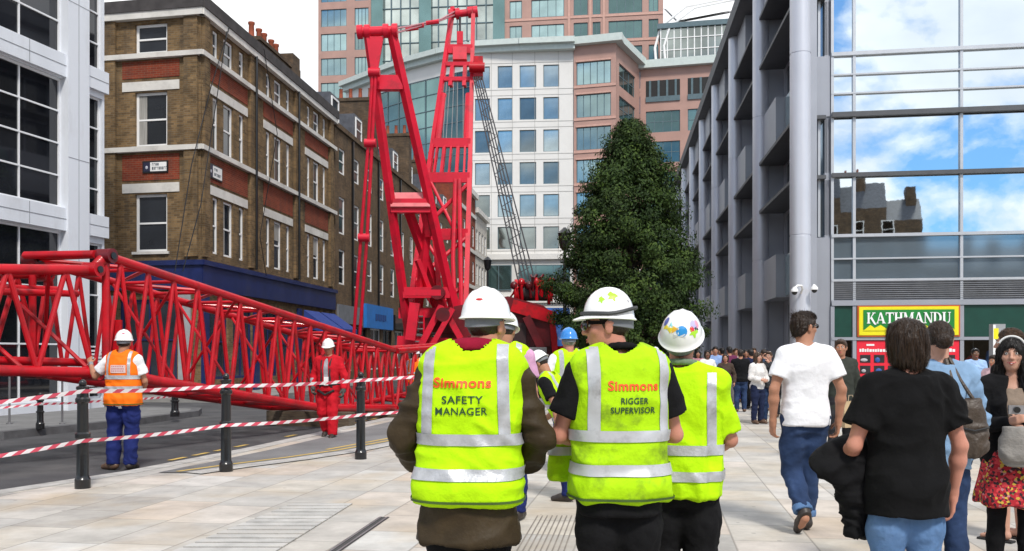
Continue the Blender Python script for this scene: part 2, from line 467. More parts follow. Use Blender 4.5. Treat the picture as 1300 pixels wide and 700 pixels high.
tag(mb.build('ribbed_paving', [RIB, GROOVE]), kind='structure')
mb = MB()
A, B = on_plaza(425, 700), on_plaza(488, 657)
A = A + (A - B) * 1.5
for k, (o, w, z, mi) in enumerate(((0, .10, .004, 0), (-.03, .02, .008, 1), (.03, .02, .008, 1))):
    mb.quad((A.x + o - w/2, A.y, z), (A.x + o + w/2, A.y, z), (B.x + o + w/2, B.y, z), (B.x + o - w/2, B.y, z), mi)
tag(mb.build('drain_slot', [mat('slot', (.05, .05, .05), .8), STEEL]), kind='structure')
mb = MB()
A, B = on_plaza(655, 700), on_plaza(682, 655)
A = A + (A - B) * 1.2
for i in range(9):
    o = i * .045
    mb.quad((A.x + o, A.y, .004), (A.x + o + .012, A.y, .004), (B.x + o + .012, B.y, .004), (B.x + o, B.y, .004))
tag(mb.build('ribbed_paving', GROOVE), kind='structure')

# ------------------------------------------------------------------ facades
def face_matrix(P0, u):
    u = Vector((u[0], u[1], 0)).normalized(); v = Vector((-u.y, u.x, 0))
    return Matrix(((u.x, v.x, 0, P0[0]), (u.y, v.y, 0, P0[1]), (0, 0, 1, P0[2] if len(P0) > 2 else 0), (0, 0, 0, 1)))

def wall(root, M, x0, x1, z0, z1, ops, m, depth=0.18, name='wall', thick=0.4):
    """a wall pierced by openings (u0,u1,w0,w1), with reveals and a back"""
    xs = sorted({x0, x1, *[a for o in ops for a in o[:2]]}); zs = sorted({z0, z1, *[a for o in ops for a in o[2:4]]})
    mb = MB()
    def inside(x, z): return any(o[0] < x < o[1] and o[2] < z < o[3] for o in ops)
    for j in range(len(zs) - 1):
        i = 0
        while i < len(xs) - 1:
            zc = (zs[j] + zs[j+1]) / 2
            if inside((xs[i] + xs[i+1]) / 2, zc): i += 1; continue
            k = i
            while k + 1 < len(xs) - 1 and not inside((xs[k+1] + xs[k+2]) / 2, zc): k += 1
            mb.quad((xs[i], 0, zs[j]), (xs[k+1], 0, zs[j]), (xs[k+1], 0, zs[j+1]), (xs[i], 0, zs[j+1]))
            i = k + 1
    for (a, b, c, d) in [o[:4] for o in ops]:
        mb.quad((a, 0, c), (a, depth, c), (a, depth, d), (a, 0, d)); mb.quad((b, depth, c), (b, 0, c), (b, 0, d), (b, depth, d))
        mb.quad((a, 0, c), (b, 0, c), (b, depth, c), (a, depth, c)); mb.quad((a, depth, d), (b, depth, d), (b, 0, d), (a, 0, d))
    mb.quad((x0, 0, z0), (x0, 0, z1), (x0, thick, z1), (x0, thick, z0)); mb.quad((x1, thick, z0), (x1, thick, z1), (x1, 0, z1), (x1, 0, z0))
    mb.quad((x0, 0, z1), (x1, 0, z1), (x1, thick, z1), (x0, thick, z1))
    return mb.build(name, m, root, M)

WMESH = {}
def window(root, M, a, b, c, d, frame, pane, depth=0.12, cols=1, rows=2, fw=0.06, bar=0.035, split=True, simple=False, name='window'):
    """a window: frame (part) with its pane (sub-part) set in the opening"""
    w, h = round(b - a, 3), round(d - c, 3)
    key = (w, h, frame.name, pane.name, cols, rows, fw, bar, simple)
    if key not in WMESH:
        mb = MB()
        mb.box(0, fw, 0, .08, 0, h); mb.box(w - fw, w, 0, .08, 0, h); mb.box(fw, w - fw, .001, .08, 0, fw); mb.box(fw, w - fw, .001, .08, h - fw, h)
        for i in range(1, cols): x = w * i / cols; mb.box(x - bar/2, x + bar/2, .01, .07, fw, h - fw)
        for j in range(1, rows): z = h * j / rows; mb.box(fw, w - fw, .004, .066, z - bar/2, z + bar/2)
        pb = MB(); pb.box(fw * .5, w - fw * .5, .04, .05, fw * .5, h - fw * .5)
        if simple:
            pb2 = MB(); pb2.v, pb2.f = pb.v, pb.f
            mb.add(pb.v, pb.f, 1)
        fo = mb.build(name, [frame, pane] if simple else frame); po = None if simple else pb.build('pane', pane)
        WMESH[key] = (fo.data, None if simple else po.data)
        bpy.data.objects.remove(fo)
        if po: bpy.data.objects.remove(po)
    fm, pm = WMESH[key]
    o = link(name, fm, root, M @ Matrix.Translation((a, depth - 0.06, c)))
    if pm: link('pane', pm, o)
    return o

def block(root, name, M, x0, x1, y0, y1, z0, z1, m):
    return MB().box(x0, x1, y0, y1, z0, z1).build(name, m, root, M)

SD = Vector((0.117, 1)).normalized()            # the street runs this way
# ---- white panelled office at the left
PANEL = mat('white enamel panel', (0.66, 0.69, 0.74), 0.35, var=0.06, scale=0.8, dirt=(0.42, 0.42, 0.42), dirt_scale=1.6, dirt_amt=0.4, stretch=(1, 1, .3))
BGLASS = mat('black office glass', (0.010, 0.011, 0.014), 0.03, var=0.6, scale=0.7, spec=0.9)
WFRAME = mat('white window frame', (0.72, 0.73, 0.75), 0.4, var=0.04)
od = Vector((0.2516, 0.968)); oe = Vector((-10.8, 24.0))
o0 = oe - od * 12
r = thing('office_building', 'white panelled office block with black gridded windows beside the street corner', 'building', (0, 0, 0.1))
M = face_matrix((o0.x, o0.y, 0), od)
ops = []
for z0, z1, rows in ((5.05, 8.25, 4), (8.88, 12.1, 4), (12.75, 16.0, 4)):
    for a, b in ((.2, 2.8), (3.4, 6.0), (6.6, 10.5)): ops.append((a, b, z0, z1, int(round((b - a) / 1.3)), 4))
    ops.append((11.25, 11.92, z0 - .12, z1 - .12, 1, 4))
for a, b in ((.2, 2.8), (3.4, 6.0), (6.6, 10.5)): ops.append((a, b, .25, 4.45, int(round((b - a) / 1.3)), 3))
ops.append((11.25, 11.92, .25, 4.3, 1, 3))
wall(r, M, 0, 12, 0, 17.0, [o[:4] for o in ops], PANEL, 0.16)
for a, b, c, d, nc, nr in ops: window(r, M, a, b, c, d, WFRAME, BGLASS, .14, nc, nr, .05, .04)
mb = MB()
for x0, x1 in ((10.5, 11.25),): mb.box(x0, x1, -.16, -.003, 0, 17)
for z in (4.45, 8.27, 12.12): mb.box(0, 12.06, -.10, -.003, z + .02, z + .58)
mb.each('panel_band', PANEL, r, M)
mb = MB()
for z in (4.75, 8.56, 12.4): mb.box(0, 12.06, -.108, -.101, z, z + .015)
mb.box(10.5, 11.25, -.166, -.161, 6.3, 6.312); mb.box(10.5, 11.25, -.166, -.161, 10.2, 10.212); mb.box(10.86, 10.872, -.1665, -.1615, 0, 17)
for x in (3.0, 6.2, 9.3):
    for z in (4.46, 8.28, 12.14): mb.box(x, x + .012, -.1085, -.1015, z + .03, z + .56)
mb.build('panel_joint', mat('panel joint', (.25, .26, .28), .6), r, M)
block(r, 'rear_wall', M, 0.02, 11.98, .42, 14, 0, 16.9, PANEL)
# louvred vent and cage behind the boom
mb = MB()
for i in range(12): mb.bar((11.3, -.02, .5 + i * .09), (11.9, -.02, .5 + i * .09), .05, .05)
mb.build('vent_louvre', WFRAME, r, M)

# ---- brick corner building
BRK = brick_mat('london stock brick', (0.23, 0.145, 0.068), (0.12, 0.076, 0.038), (0.17, 0.145, 0.10), var=0.42, grime_amt=.62)
RBRK = brick_mat('red brick', (0.25, 0.048, 0.022), (0.18, 0.034, 0.018), (0.2, 0.12, 0.08), var=0.2)
BLUE = mat('dark blue shopfront paint', (0.008, 0.018, 0.10), 0.45, var=0.2, coat=0.2, dirt=(0.02, 0.02, 0.04))
BLUE2 = mat('blue awning canvas', (0.015, 0.04, 0.21), 0.8, var=0.15)
SASH = mat('white sash paint', (0.80, 0.80, 0.79), 0.5, var=0.04)
C0 = Vector((-10.65, 31.0)); ul = Vector((0.981, -0.193))
p0 = C0 - ul * 9
r = thing('brick_corner_building', 'four storey yellow brick corner building with red brick bands and stone string courses', 'building', (0, 0, 0.1))
ML = face_matrix((p0.x, p0.y, 0), ul); MR = face_matrix((C0.x, C0.y, 0), SD)
LROWS = ((4.95, 6.95), (8.6, 10.48), (11.82, 12.85))
opsL = [(a, b, c, d) for c, d in LROWS for a, b in ((6.5, 7.73), (2.6, 3.83))]
shopL = [(a, b, .5, 3.3) for a, b in ((.6, 2.6), (3.2, 5.2), (5.9, 8.1))]
wall(r, ML, 0, 9, 0, 13.2, opsL + shopL, BRK, .2)
BAY = 4.87; RW = []
for k in range(3):
    o = k * BAY
    for c, d in LROWS:
        RW += [(o + .92, o + 1.36, c, d), (o + 1.79, o + 2.6, c, d), (o + 3.16, o + 3.6, c, d)]
shopR = [(k * BAY + a, k * BAY + b, .5, 3.2) for k in range(3) for a, b in ((.5, 2.2), (2.6, 4.4))]
wall(r, MR, 0, 14.6, 0, 13.2, RW + shopR, BRK, .2)
for o in opsL: window(r, ML, *o, SASH, GLASS_D, .16, 1, 2, .09, .06)
for o in RW: window(r, MR, *o, SASH, GLASS_D, .12, 1, 2, .08, .06)
CURT = mat('faded curtain', (.30, .29, .27), .9, var=.3, scale=12, stretch=(3, 3, .1))
_cr = random.Random(6)
for o, MM in [(o, ML) for o in opsL] + [(o, MR) for o in RW]:
    w = o[1] - o[0]; h = o[3] - o[2]; k = _cr.random()
    if k < .3: block(r, 'blind', MM, o[0] + .1, o[1] - .1, .116 if MM is ML else .076, .1185 if MM is ML else .0785, o[3] - h * _cr.uniform(.15, .45), o[3] - .1, CURT)
    elif k < .6: block(r, 'curtain', MM, o[0] + .1, o[0] + w * .32, .116 if MM is ML else .076, .1185 if MM is ML else .0785, o[2] + .1, o[3] - .1, CURT)
SHOPG = mat('dark shop glass', (0.03, 0.035, 0.045), 0.08, var=0.5, scale=.8, rnd=.4)
for o in shopL: window(r, ML, *o, BLUE, SHOPG, .14, 2, 2, .1, .05, name='shop_window')
for o in shopR: window(r, MR, *o, BLUE, SHOPG, .14, 2, 2, .1, .05, name='shop_window')
def both(name, m, z0, z1, out, segsL=((0, 9),), segsR=((0, 14.6),), inn=.003):
    mb = MB()
    for a, b in segsL: mb.box(a, b, -out, -inn, z0, z1)
    mb.each(name, m, r, ML)
    mb = MB()
    for a, b in segsR: mb.box(a, b, -out, -inn, z0, z1)
    mb.each(name, m, r, MR)
both('string_course', STONE, 8.40, 8.57, .17, ((0, 9.14),), ((-.14, 14.66),))
both('string_course', STONE, 11.62, 11.79, .17, ((0, 9.14),), ((-.14, 14.66),))
both('cornice', STONE, 12.98, 13.22, .2, ((0, 9.17),), ((-.17, 14.7),))
DPAR = mat('dark roof felt', (0.05, 0.045, 0.045), 0.9, var=.3)
both('parapet_coping', DPAR, 13.22, 13.62, .24, ((0, 9.2),), ((-.2, 14.75),), inn=-.4)
segsL = ((6.02, 8.2), (2.1, 4.3)); segsR = tuple((k * BAY + .62, k * BAY + 3.9) for k in range(3))
both('lintel_band', STONE, 7.0, 7.32, .03, segsL, segsR)
both('lintel_band', STONE, 10.53, 10.85, .03, segsL, segsR)
both('red_brick_panel', RBRK, 7.42, 8.33, .02, segsL, segsR)
both('red_brick_panel', RBRK, 10.97, 11.57, .02, segsL, segsR)
mb = MB()
for o in opsL: mb.box(o[0] - .08, o[1] + .08, -.08, .1, o[2] - .09, o[2])
mb.each('window_sill', STONE, r, ML)
mb = MB()
for x in (.05, 4.0, 8.9, 13.75): mb.box(x, x + (.5 if x > 1 else .42), -.12, -.003, 4.75, 12.96)
mb.each('pilaster', BRK, r, MR)
mb = MB()
for x in (8.42, 5.3, 4.5, 1.3): mb.box(x, x + .5, -.12, -.003, 4.75, 12.96)
mb.each('pilaster', BRK, r, ML)
both('shop_fascia', BLUE, 3.62, 4.45, .14, ((.1, 9.12),), ((-.12, 14.5),))
both('fascia_cornice', BLUE, 4.45, 4.62, .22, ((.0, 9.2),), ((-.2, 14.6),))
mb = MB()
for x in (.02, 2.68, 5.3, 8.2): mb.box(x, x + .45, -.1, -.003, 0, 3.44)
mb.each('shop_pier', mat('grey shop pier', (.32, .33, .34), .7, var=.15), r, ML)
mb = MB()
for x in (0.02, 4.45, 9.3, 14.1): mb.box(x, x + .45, -.1, -.003, 0, 3.44)
mb.each('shop_pier', BLUE, r, MR)
for x in (9.8, 12.2):
    mb = MB(); mb.quad((x, -.16, 3.4), (x + 2.1, -.16, 3.4), (x + 2.1, -1.3, 2.6), (x, -1.3, 2.6)); mb.quad((x, -1.3, 2.6), (x + 2.1, -1.3, 2.6), (x + 2.1, -1.3, 2.35), (x, -1.3, 2.35))
    mb.add([(x, -.16, 3.4), (x, -1.3, 2.6), (x, -1.3, 2.35), (x, -.16, 2.6)], [(0, 1, 2, 3)]); mb.add([(x+2.1, -.16, 3.4), (x+2.1, -1.3, 2.6), (x+2.1, -1.3, 2.35), (x+2.1, -.16, 2.6)], [(3, 2, 1, 0)])
    mb.build('awning', BLUE2, r, MR)
for x in (4.35, 9.1):
    MB().tube([(x, -.2, 4.7), (x, -.2, 13)], .05, 8).build('drainpipe', BLACK, r, MR, True)
# core and roof (both wings), chimney stack with pots
q = [C0 - ul * 9, C0, C0 + SD * 14.6, C0 + SD * 14.6 + Vector((-9, 1.6))]
cen = sum(q, Vector((0, 0))) / 4
mb = MB(); mb.prism([(p.x + (cen.x - p.x) * .055, p.y + (cen.y - p.y) * .055) for p in q], .02, 13.15); mb.build('core', DPAR, r)
CH = brick_mat('sooty brick', (0.13, 0.085, 0.05), (0.08, 0.055, 0.035), (0.08, 0.07, 0.06), var=.4)
TERR = mat('terracotta', (0.30, 0.07, 0.03), 0.8, var=.25)
mb = MB(); mb.box(6.3, 9.9, .5, 1.5, 13.0, 14.35); mb.box(6.24, 9.96, .44, 1.56, 14.35, 14.5)
ch = mb.build('chimney', CH, r, MR)
for i in range(5):
    MB().lathe([(.14, 0), (.15, .1), (.12, .2), (.11, .62), (.14, .66), (.14, .74), (.1, .75)], (0, 0, 0), 12).build('chimney_pot', TERR, ch, Matrix.Translation((6.7 + i * .68 + (.12 if i % 2 else 0), 1.0, 14.5)), True)
mb = MB()
for a, b, z in ((9.3, 11.2, 14.6), (11.2, 12.4, 14.2), (12.4, 14.6, 13.9)): mb.box(a, b, .5, 1.4, 13.0, z)
mb.box(10.2, 11.1, .5, 1.3, 14.6, 15.1)
mb.each('gable_wall', CH, r, MR)

# street name plates on it
def plate(label, M, x0, x1, z0, z1):
    t = thing('street_sign', label, 'street sign', (0, 0, 0.1))
    W_, H_ = x1 - x0, z1 - z0
    M2 = M @ Matrix.Translation((x0, 0, z0))
    mb = MB(); mb.box(-.03, W_ + .03, -.055, -.02, -.03, H_ + .03); mb.build('backing_board', BLACK, t, M2)
    mb = MB(); mb.box(W_ * .3, W_ - .02, -.066, -.056, .02, H_ - .02); mb.build('plate', WHITE, t, M2)
    mb = MB(); mb.box(.02, W_ * .29, -.064, -.056, .02, H_ - .02); mb.build('crest_panel', mat('navy enamel', (.02, .02, .05), .4), t, M2)
    MB().ell((W_ * .15, -.066, H_ * .45), (.05, .008, .06), 10, 6).build('crest', mat('grey crest', (.5, .5, .55), .5), t, M2, True)
    LT = mat('sign lettering', (.06, .08, .1), .6)
    mb = MB(); rr = random.Random(5)
    for row, (z, n0, hh) in enumerate(((H_ * .6, 4, .085), (H_ * .2, 9, .1))):
        x = W_ * .38
        for i in range(n0):
            w = rr.choice((.035, .05, .045)); mb.box(x, x + w * .3, -.0715, -.067, z, z + hh); mb.box(x + w * .3, x + w, -.0712, -.067, z + rr.choice((0, hh * .75)), z + hh * .25 + hh * .74)
            x += w + .022
    mb.build('lettering', LT, t, M2)
    return t
plate('white street name plate with dark crest on brick wall facing the road', ML, 6.85, 7.76, 7.70, 8.05)
plate('small foreshortened street name plate round the corner above shop', MR, .5, 1.55, 7.6, 8.05)
# cables hanging down the corner building
for lab, pts in (('long slack black cable crossing the brick front diagonally', [at(292, 32, 32.8), at(268, 110, 31.3), at(243, 210, 30.5), at(222, 345, 30.1)]),
                 ('black cable hanging down the brick street front', [at(335, 62, 35.9), at(352, 170, 37.3), at(330, 300, 35.4), at(338, 350, 35.8)]),
                 ('black cable dangling from roof over the corner windows', [at(288, 40, 32.4), at(270, 160, 31.3), at(255, 260, 30.4), at(232, 345, 30.1)])):
    tag(MB().tube(pts, .018, 6).build('cable', BLACK, None, None, True), lab, 'cable', 'cables on the brick front')

# ---- brown brick terrace further down the street
BRN = brick_mat('brown sooty brick', (0.165, 0.105, 0.055), (0.11, 0.072, 0.042), (0.12, 0.10, 0.08), var=.35)
r = thing('brick_terrace', 'long plain brown brick terrace with narrow windows and mansard dormers', 'building', (0, 0, 0.1))
P = C0 + SD * 14.75
MT = face_matrix((P.x, P.y, 0), SD)
Lt = 35.0; ops = []
nW = 13
for i in range(nW):
    x = .7 + i * 2.65
    for c, d in ((5.0, 6.8), (7.6, 9.5), (10.7, 12.0)): ops.append((x, x + 1.0, c, d))
shops = [(x, x + 2.3, .5, 2.9) for x in (.8, 3.6, 6.6, 9.4, 12.4, 15.4, 18.4, 21.4, 24.4, 27.4, 30.4)]
wall(r, MT, 0, Lt, 0, 12.9, ops + shops, BRN, .18)
for o in ops: window(r, MT, *o, SASH, GLASS_D, .1, 1, 2, .09, .06)
for i, o in enumerate(shops): window(r, MT, *o, BLACK if i % 2 else SASH, SHOPG, .14, 2, 2, .08, .05, name='shop_window')
mb = MB(); mb.box(0, Lt, -.1, .1, 12.9, 13.15); mb.build('parapet', BRN, r, MT)
SLATE = mat('roof slate', (0.07, 0.075, 0.09), 0.6, var=.3, scale=4)
mb = MB(); mb.add([(0, .4, 13.1), (Lt, .4, 13.1), (Lt, 2.0, 15.4), (0, 2.0, 15.4), (Lt, 8, 15.4), (0, 8, 15.4), (0, 8, 12), (0, .4, 12), (Lt, 8, 12), (Lt, .4, 12)],
                   [(0, 1, 2, 3), (3, 2, 4, 5), (7, 0, 3, 5, 6), (1, 9, 8, 4, 2)]); mb.build('mansard_roof', SLATE, r, MT)
for i in range(8):
    x = .8 + i * 4.3
    mb = MB(); mb.box(x, x + 1.5, .5, 2.0, 13.2, 14.9); d = mb.build('dormer', SLATE, r, MT)
    w = window(d, Matrix.Identity(4), x + .15, x + 1.35, 13.45, 14.75, SASH, GLASS_D, .5, 1, 2, .1, .06)
for x in (8.6, 17.5, 26.0):
    mb = MB(); mb.box(x, x + .9, .3, 3.2, 13, 16.6); mb.box(x - .06, x + .96, .24, 3.26, 16.6, 16.8); c = mb.build('chimney', CH, r, MT)
    for j in range(4): MB().lathe([(.15, 0), (.12, .1), (.1, .6), (.13, .65)], (0, 0, 0), 10).build('chimney_pot', TERR, c, Matrix.Translation((x + .45, .7 + j * .6, 16.8)), True)
mb = MB()
for x in (2.9, 8.2, 13.6, 20): mb.box(x, x + .12, -.12, -.003, 3.9, 12.8)
mb.each('drainpipe', BLACK, r, MT)
block(r, 'core', MT, .05, Lt - .05, .42, 9, .02, 12.95, BRN)
LBLUE = mat('bright blue fascia', (0.02, 0.17, 0.52), 0.5, var=.1)
GRF = mat('grey fascia', (.16, .17, .19), .6, var=.2)
block(r, 'shop_fascia', MT, .3, 4.6, -.14, -.003, 3.0, 3.95, GRF)
fb = block(r, 'shop_fascia', MT, 5.2, 11.2, -.2, -.003, 2.9, 4.25, LBLUE)
mb = MB()
for i in range(6): mb.box(7.0 + i * .42, 7.0 + i * .42 + .3, -.22, -.205, 3.35 + (i % 2) * .05, 3.75)
mb.build('sign_lettering', mat('dark blue letters', (.01, .05, .2), .6), fb, None)
block(r, 'shop_fascia', MT, 12, 34, -.14, -.003, 3.0, 3.9, BLACK)
# ---- banded red brick and pale stone buildings at the end of the terrace
def terrace(label, s0, s1, H, m, bands, nwin, name):
    r = thing(name, label, 'building', (0, 0, 0.1))
    P = C0 + SD * s0; M = face_matrix((P.x, P.y, 0), SD); L = s1 - s0; ops = []
    for i in range(nwin):
        x = L * (i + .5) / nwin - .6
        z = 5.0
        while z + 2.2 < H: ops.append((x, x + 1.2, z, z + 2.0)); z += 3.5
    wall(r, M, 0, L, 0, H, ops, m, .2)
    for o in ops: window(r, M, *o, SASH, GLASS_D, .12, 1, 2, .1, .07)
    mb = MB()
    for z in bands: mb.box(0, L + .1, -.12, -.003, z, z + .35)
    mb.each('stone_band', STONE, r, M)
    mb = MB(); mb.box(-.1, L + .15, -.35, .4, H, H + .5); mb.build('cornice', STONE, r, M)
    block(r, 'core', M, .05, L - .05, .42, 9, .02, H - .05, m)
    # end wall towards the viewer, seen above the lower neighbour
    mb = MB(); mb.box(-.02, .04, .0, 9, 12.5, H); mb.build('end_wall', m, r, M)
terrace('banded red brick house rising above the brown terrace end', 49.85, 60.0, 16.8, RBRK, (4.3, 7.8, 11.3, 14.8), 4, 'red_brick_house')
PSTONE = mat('pale limestone', (0.50, 0.47, 0.42), 0.85, var=.14, scale=1.2, bump=.15)
terrace('pale limestone corner house at far end of the terrace', 60.1, 68.0, 15.6, PSTONE, (4.3, 7.8, 11.3), 4, 'stone_house')

# ---- far white stone offices, pink granite tower, glass bays
WST = mat('white stone cladding', (0.68, 0.665, 0.635), 0.7, var=.05, scale=.5, dirt=(.45, .43, .40), dirt_scale=.25, dirt_amt=.4)
PINK = mat('pink granite cladding', (0.41, 0.245, 0.20), 0.55, var=.1, scale=.6, dirt=(.29, .18, .15), dirt_scale=.3, dirt_amt=.5)
TEAL = mat('teal mirror glass', (0.42, 0.47, 0.44), 0.05, 0.85, var=.45, scale=.22, rnd=.45)
TEALD = mat('deep teal glass', (0.13, 0.22, 0.22), 0.05, 0.8, var=.4, scale=.12, rnd=.3)
FRM = mat('blue grey mullion', (0.09, 0.14, 0.16), 0.5)
FRML = mat('pale green cornice', (0.52, 0.58, 0.55), 0.6, var=.06)
NP = Vector((1, -0.06)).normalized()
def far_block(name, label, x0, x1, Y, z1, m, cols, zr, wf, frame=FRM, pane=TEAL, nb=(1, 1), u=None, deep=12, ground=True, cornice=True):
    """cols: list of (a,b) across; zr: list of (c,d) window rows"""
    r = thing(name, label, 'building', (0, 0, 0))
    if u is None:
        u = (x1 - x0) if isinstance(x1, Vector) else None
    P, Q = x0, x1
    d = Q - P; L = d.length; M = face_matrix((P.x, P.y, 0), d)
    ops = [(a * L, b * L, c, e) for a, b in cols for c, e in zr]
    wall(r, M, 0, L, 0, z1, ops, m, .25, thick=.5)
    for i, o in enumerate(ops): window(r, M, *o, frame, pane, .2, nb[0], nb[1], .08, .08, simple=True)
    block(r, 'core', M, .02, L - .02, .52, deep, .02, z1 - .03, m)
    return r, M, L
v2 = lambda x, y: Vector((x, y))
rowsW = [(13.2 + 3.58 * k, 13.2 + 3.58 * k + 2.45) for k in range(6)]
def fx(px, Y): return (px - 650) * Y / F
P0, P1 = v2(fx(598, 101), 101), v2(fx(728, 100), 100)
Lw = (P1 - P0).length
pxs = lambda a, b: [(((x0 - 598) / 130), ((x1 - 598) / 130)) for x0, x1 in zip(a, b)]
r, M, L = far_block('stone_office_building', 'white stone office block with a square grid of blue windows and long cornice', P0, P1, 100, 35.0, WST,
                    pxs((603, 632, 660, 690), (622, 651, 681, 710)), rowsW, 1)
ops2 = [(L * .02, L * .40, 8.6, 11.4), (L * .47, L * .97, 8.6, 11.4), (L * .02, L * .40, 0.5, 6.5), (L * .47, L * .97, .5, 6.5)]
for o in ops2: window(r, M @ Matrix.Translation((0, -.3, 0)), *o, FRM, TEALD, .2, 3, 1, .1, .08, simple=True)
mb = MB(); mb.box(-.2, L + .3, -.4, -.01, 12.0, 12.6); mb.box(-.2, L + .3, -.3, -.01, 7.2, 7.9); mb.each('stone_band', WST, r, M)
mb = MB()
for k in range(6):
    mb.box(0, L, -.02, -.006, 12.95 + 3.58 * k, 13.0 + 3.58 * k); mb.box(0, L, -.02, -.006, 15.9 + 3.58 * k, 15.95 + 3.58 * k)
for x in (1.05, 3.4, 5.9, 8.5): mb.box(x + 1.2, x + 1.24, -.024, -.021, 12.7, 35)
mb.build('panel_joint', mat('stone joint', (.34, .33, .31), .8), r, M)
# curved cornice sweeping back to the left
mb = MB()
pts = [v2(fx(438, 116), 116), v2(fx(478, 111), 111), v2(fx(520, 106.5), 106.5), v2(fx(560, 103.5), 103.5), v2(fx(598, 101.2), 101.2), v2(fx(660, 100.3), 100.3), v2(fx(730, 99.6), 99.6)]
for a, b in zip(pts[:-1], pts[1:]):
    d = (b - a).normalized(); n = v2(-d.y, d.x)
    for (z0, z1, o) in ((35.0, 35.6, .5), (35.6, 36.2, 1.0)):
        q = [a - n * o, b - n * o, b + n * 1.5, a + n * 1.5]; mb.prism([tuple(p) for p in q], z0, z1 if o < .9 else z1 - .002)
mb.build('cornice', FRML, r)
mb = MB()
for a, b in zip(pts[:4], pts[1:5]):
    d = (b - a).normalized(); n = v2(-d.y, d.x); q = [a + n * .1, b + n * .1, b + n * 2, a + n * 2]; mb.prism([tuple(p) for p in q], 33.2, 34.98)
mb.build('cornice_frieze', WST, r)
# teal curtain wall beneath the sweep
r = thing('curtain_wall_wing', 'teal glass curtain wall wing under the sweeping pale cornice', 'building')
for a, b in zip(pts[:4], pts[1:5]):
    d = b - a; L = d.length; M = face_matrix((a.x, a.y, 0), d)
    nx = max(2, int(L / 1.7))
    mb = MB()
    for i in range(nx):
        for k in range(18):
            x0, x1 = L * i / nx + .05, L * (i + 1) / nx - .05; z0 = 1.85 * k; mb.box(x0, x1, .1, .2, z0 + .05, z0 + 1.80)
    mb.build('glass_pane', TEALD, r, M)
    mb = MB()
    for i in range(nx + 1): mb.box(L * i / nx - .05, L * i / nx + .05, 0, .25, 0, 33.2)
    for k in range(19): mb.box(0, L, .02, .23, 1.85 * k - .045, 1.85 * k + .045)
    mb.build('mullion', FRM, r, M)
    block(r, 'core', M, 0, L, .3, 4, 0, 33.1, FRM)
# pink granite bays
rowsP = [(4.0 + 3.58 * k + (13.0 - 4.0 - 3.58 * 2 - 1.84 + .0), 0) for k in range(1)]
rowsP = [(13.2 + 3.58 * k, 15.7 + 3.58 * k) for k in range(-3, 6)]
GRN = mat('greenish window glass', (0.30, 0.42, 0.42), 0.05, 0.8, var=.35, scale=.2, rnd=.3)
a0, a1, a2, a3 = v2(fx(728.5, 99.8), 99.8), v2(fx(782, 98.5), 98.5), v2(fx(812, 106.5), 106.5), v2(fx(935, 104), 104)
r, M, L = far_block('pink_granite_bay', 'pink granite office bay with wide tripartite windows beside the white block', a0, a1, 99, 35.4, PINK, [(.06, .88)], rowsP, 1, pane=GRN, nb=(5, 1))
mb = MB(); mb.box(-.4, L + .8, -.8, .6, 35.4, 36.2); mb.build('cornice', FRML, r, M)
mb = MB()
for z0, z1 in rowsP: mb.box(0, L, -.08, -.004, z0 - .35, z0 - .1); mb.box(L * .05, L * .89, -.1, -.004, z1 + .02, z1 + .2)
mb.each('granite_band', mat('pale pink granite', (.52, .31, .25), .6, var=.08), r, M)
r, M, L = far_block('pink_granite_return', 'receding pink granite wall with dark green windows behind tree top', a1 + v2(.05, .3), a2, 99, 35.4, PINK, [(.12, .8)], rowsP, 1, pane=TEALD, nb=(3, 2), deep=1.5)
mb = MB(); mb.box(-.4, L, -.8, .6, 35.38, 36.18); mb.build('cornice', FRML, r, M)
r, M, L = far_block('pink_granite_wing', 'pink granite office wing with open top floor loggia behind the tree', a2 + v2(.1, .2), a3, 99, 35.0, PINK, [(.06, .42), (.5, .86)], rowsP[:-1], 1, pane=TEALD, nb=(4, 2))
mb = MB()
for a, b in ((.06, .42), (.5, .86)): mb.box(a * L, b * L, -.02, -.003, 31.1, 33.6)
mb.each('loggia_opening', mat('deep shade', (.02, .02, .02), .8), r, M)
mb = MB(); mb.box(-.2, L, -.7, .6, 35.0, 35.9); mb.build('cornice', FRML, r, M)
mb = MB()
for a, b in ((.06, .42), (.5, .86)):
    for i in range(4): x = L * (a + (b - a) * (i + .5) / 4); mb.box(x - .12, x + .12, -.1, -.021, 31.1, 33.6)
    mb.box(a * L, b * L, -.14, -.022, 31.1, 31.7)
mb.build('loggia_rail', FRM, r, M)
# tower
t0, t1, t2, t3 = v2(fx(404, 126), 126), v2(fx(472, 125), 125), v2(fx(641, 123), 123), v2(fx(842, 120), 120)
rowsT = [(30.0 + 3.4 * k, 32.4 + 3.4 * k) for k in range(0, 9)]
r, M, L = far_block('granite_tower', 'tall pink granite office tower rising beyond the frame behind white block', t0, t1, 125, 64, PINK, [(.05, .53), (.68, .94)], rowsT, 1, pane=GRN, nb=(4, 1))
d = t2 - t1; Lg = d.length; Mg = face_matrix((t1.x, t1.y, 0), d)
mb = MB(); gm = MB()
nx = 14
for i in range(nx):
    for k in range(14):
        x0, x1 = Lg * i / nx + .06, Lg * (i + 1) / nx - .06; z0 = 30 + 2.4 * k; gm.box(x0, x1, .5, .6, z0 + .06, z0 + 2.34)
gm.build('glass_pane', TEAL, r, Mg)
for i in range(nx + 1): mb.box(Lg * i / nx - .07, Lg * i / nx + .07, .3, .7, 26, 64)
for k in range(15): mb.box(0, Lg, .35, .65, 30 + 2.4 * k - .06, 30 + 2.4 * k + .06)
mb.box(0, 1.6, -.3, .25, 26, 64, 1); mb.box(Lg - 1.6, Lg, -.3, .25, 26, 64, 1); mb.box(Lg * .36, Lg * .45, -.1, .25, 26, 64, 1); mb.box(0, Lg, -.25, .24, 52, 54, 1)
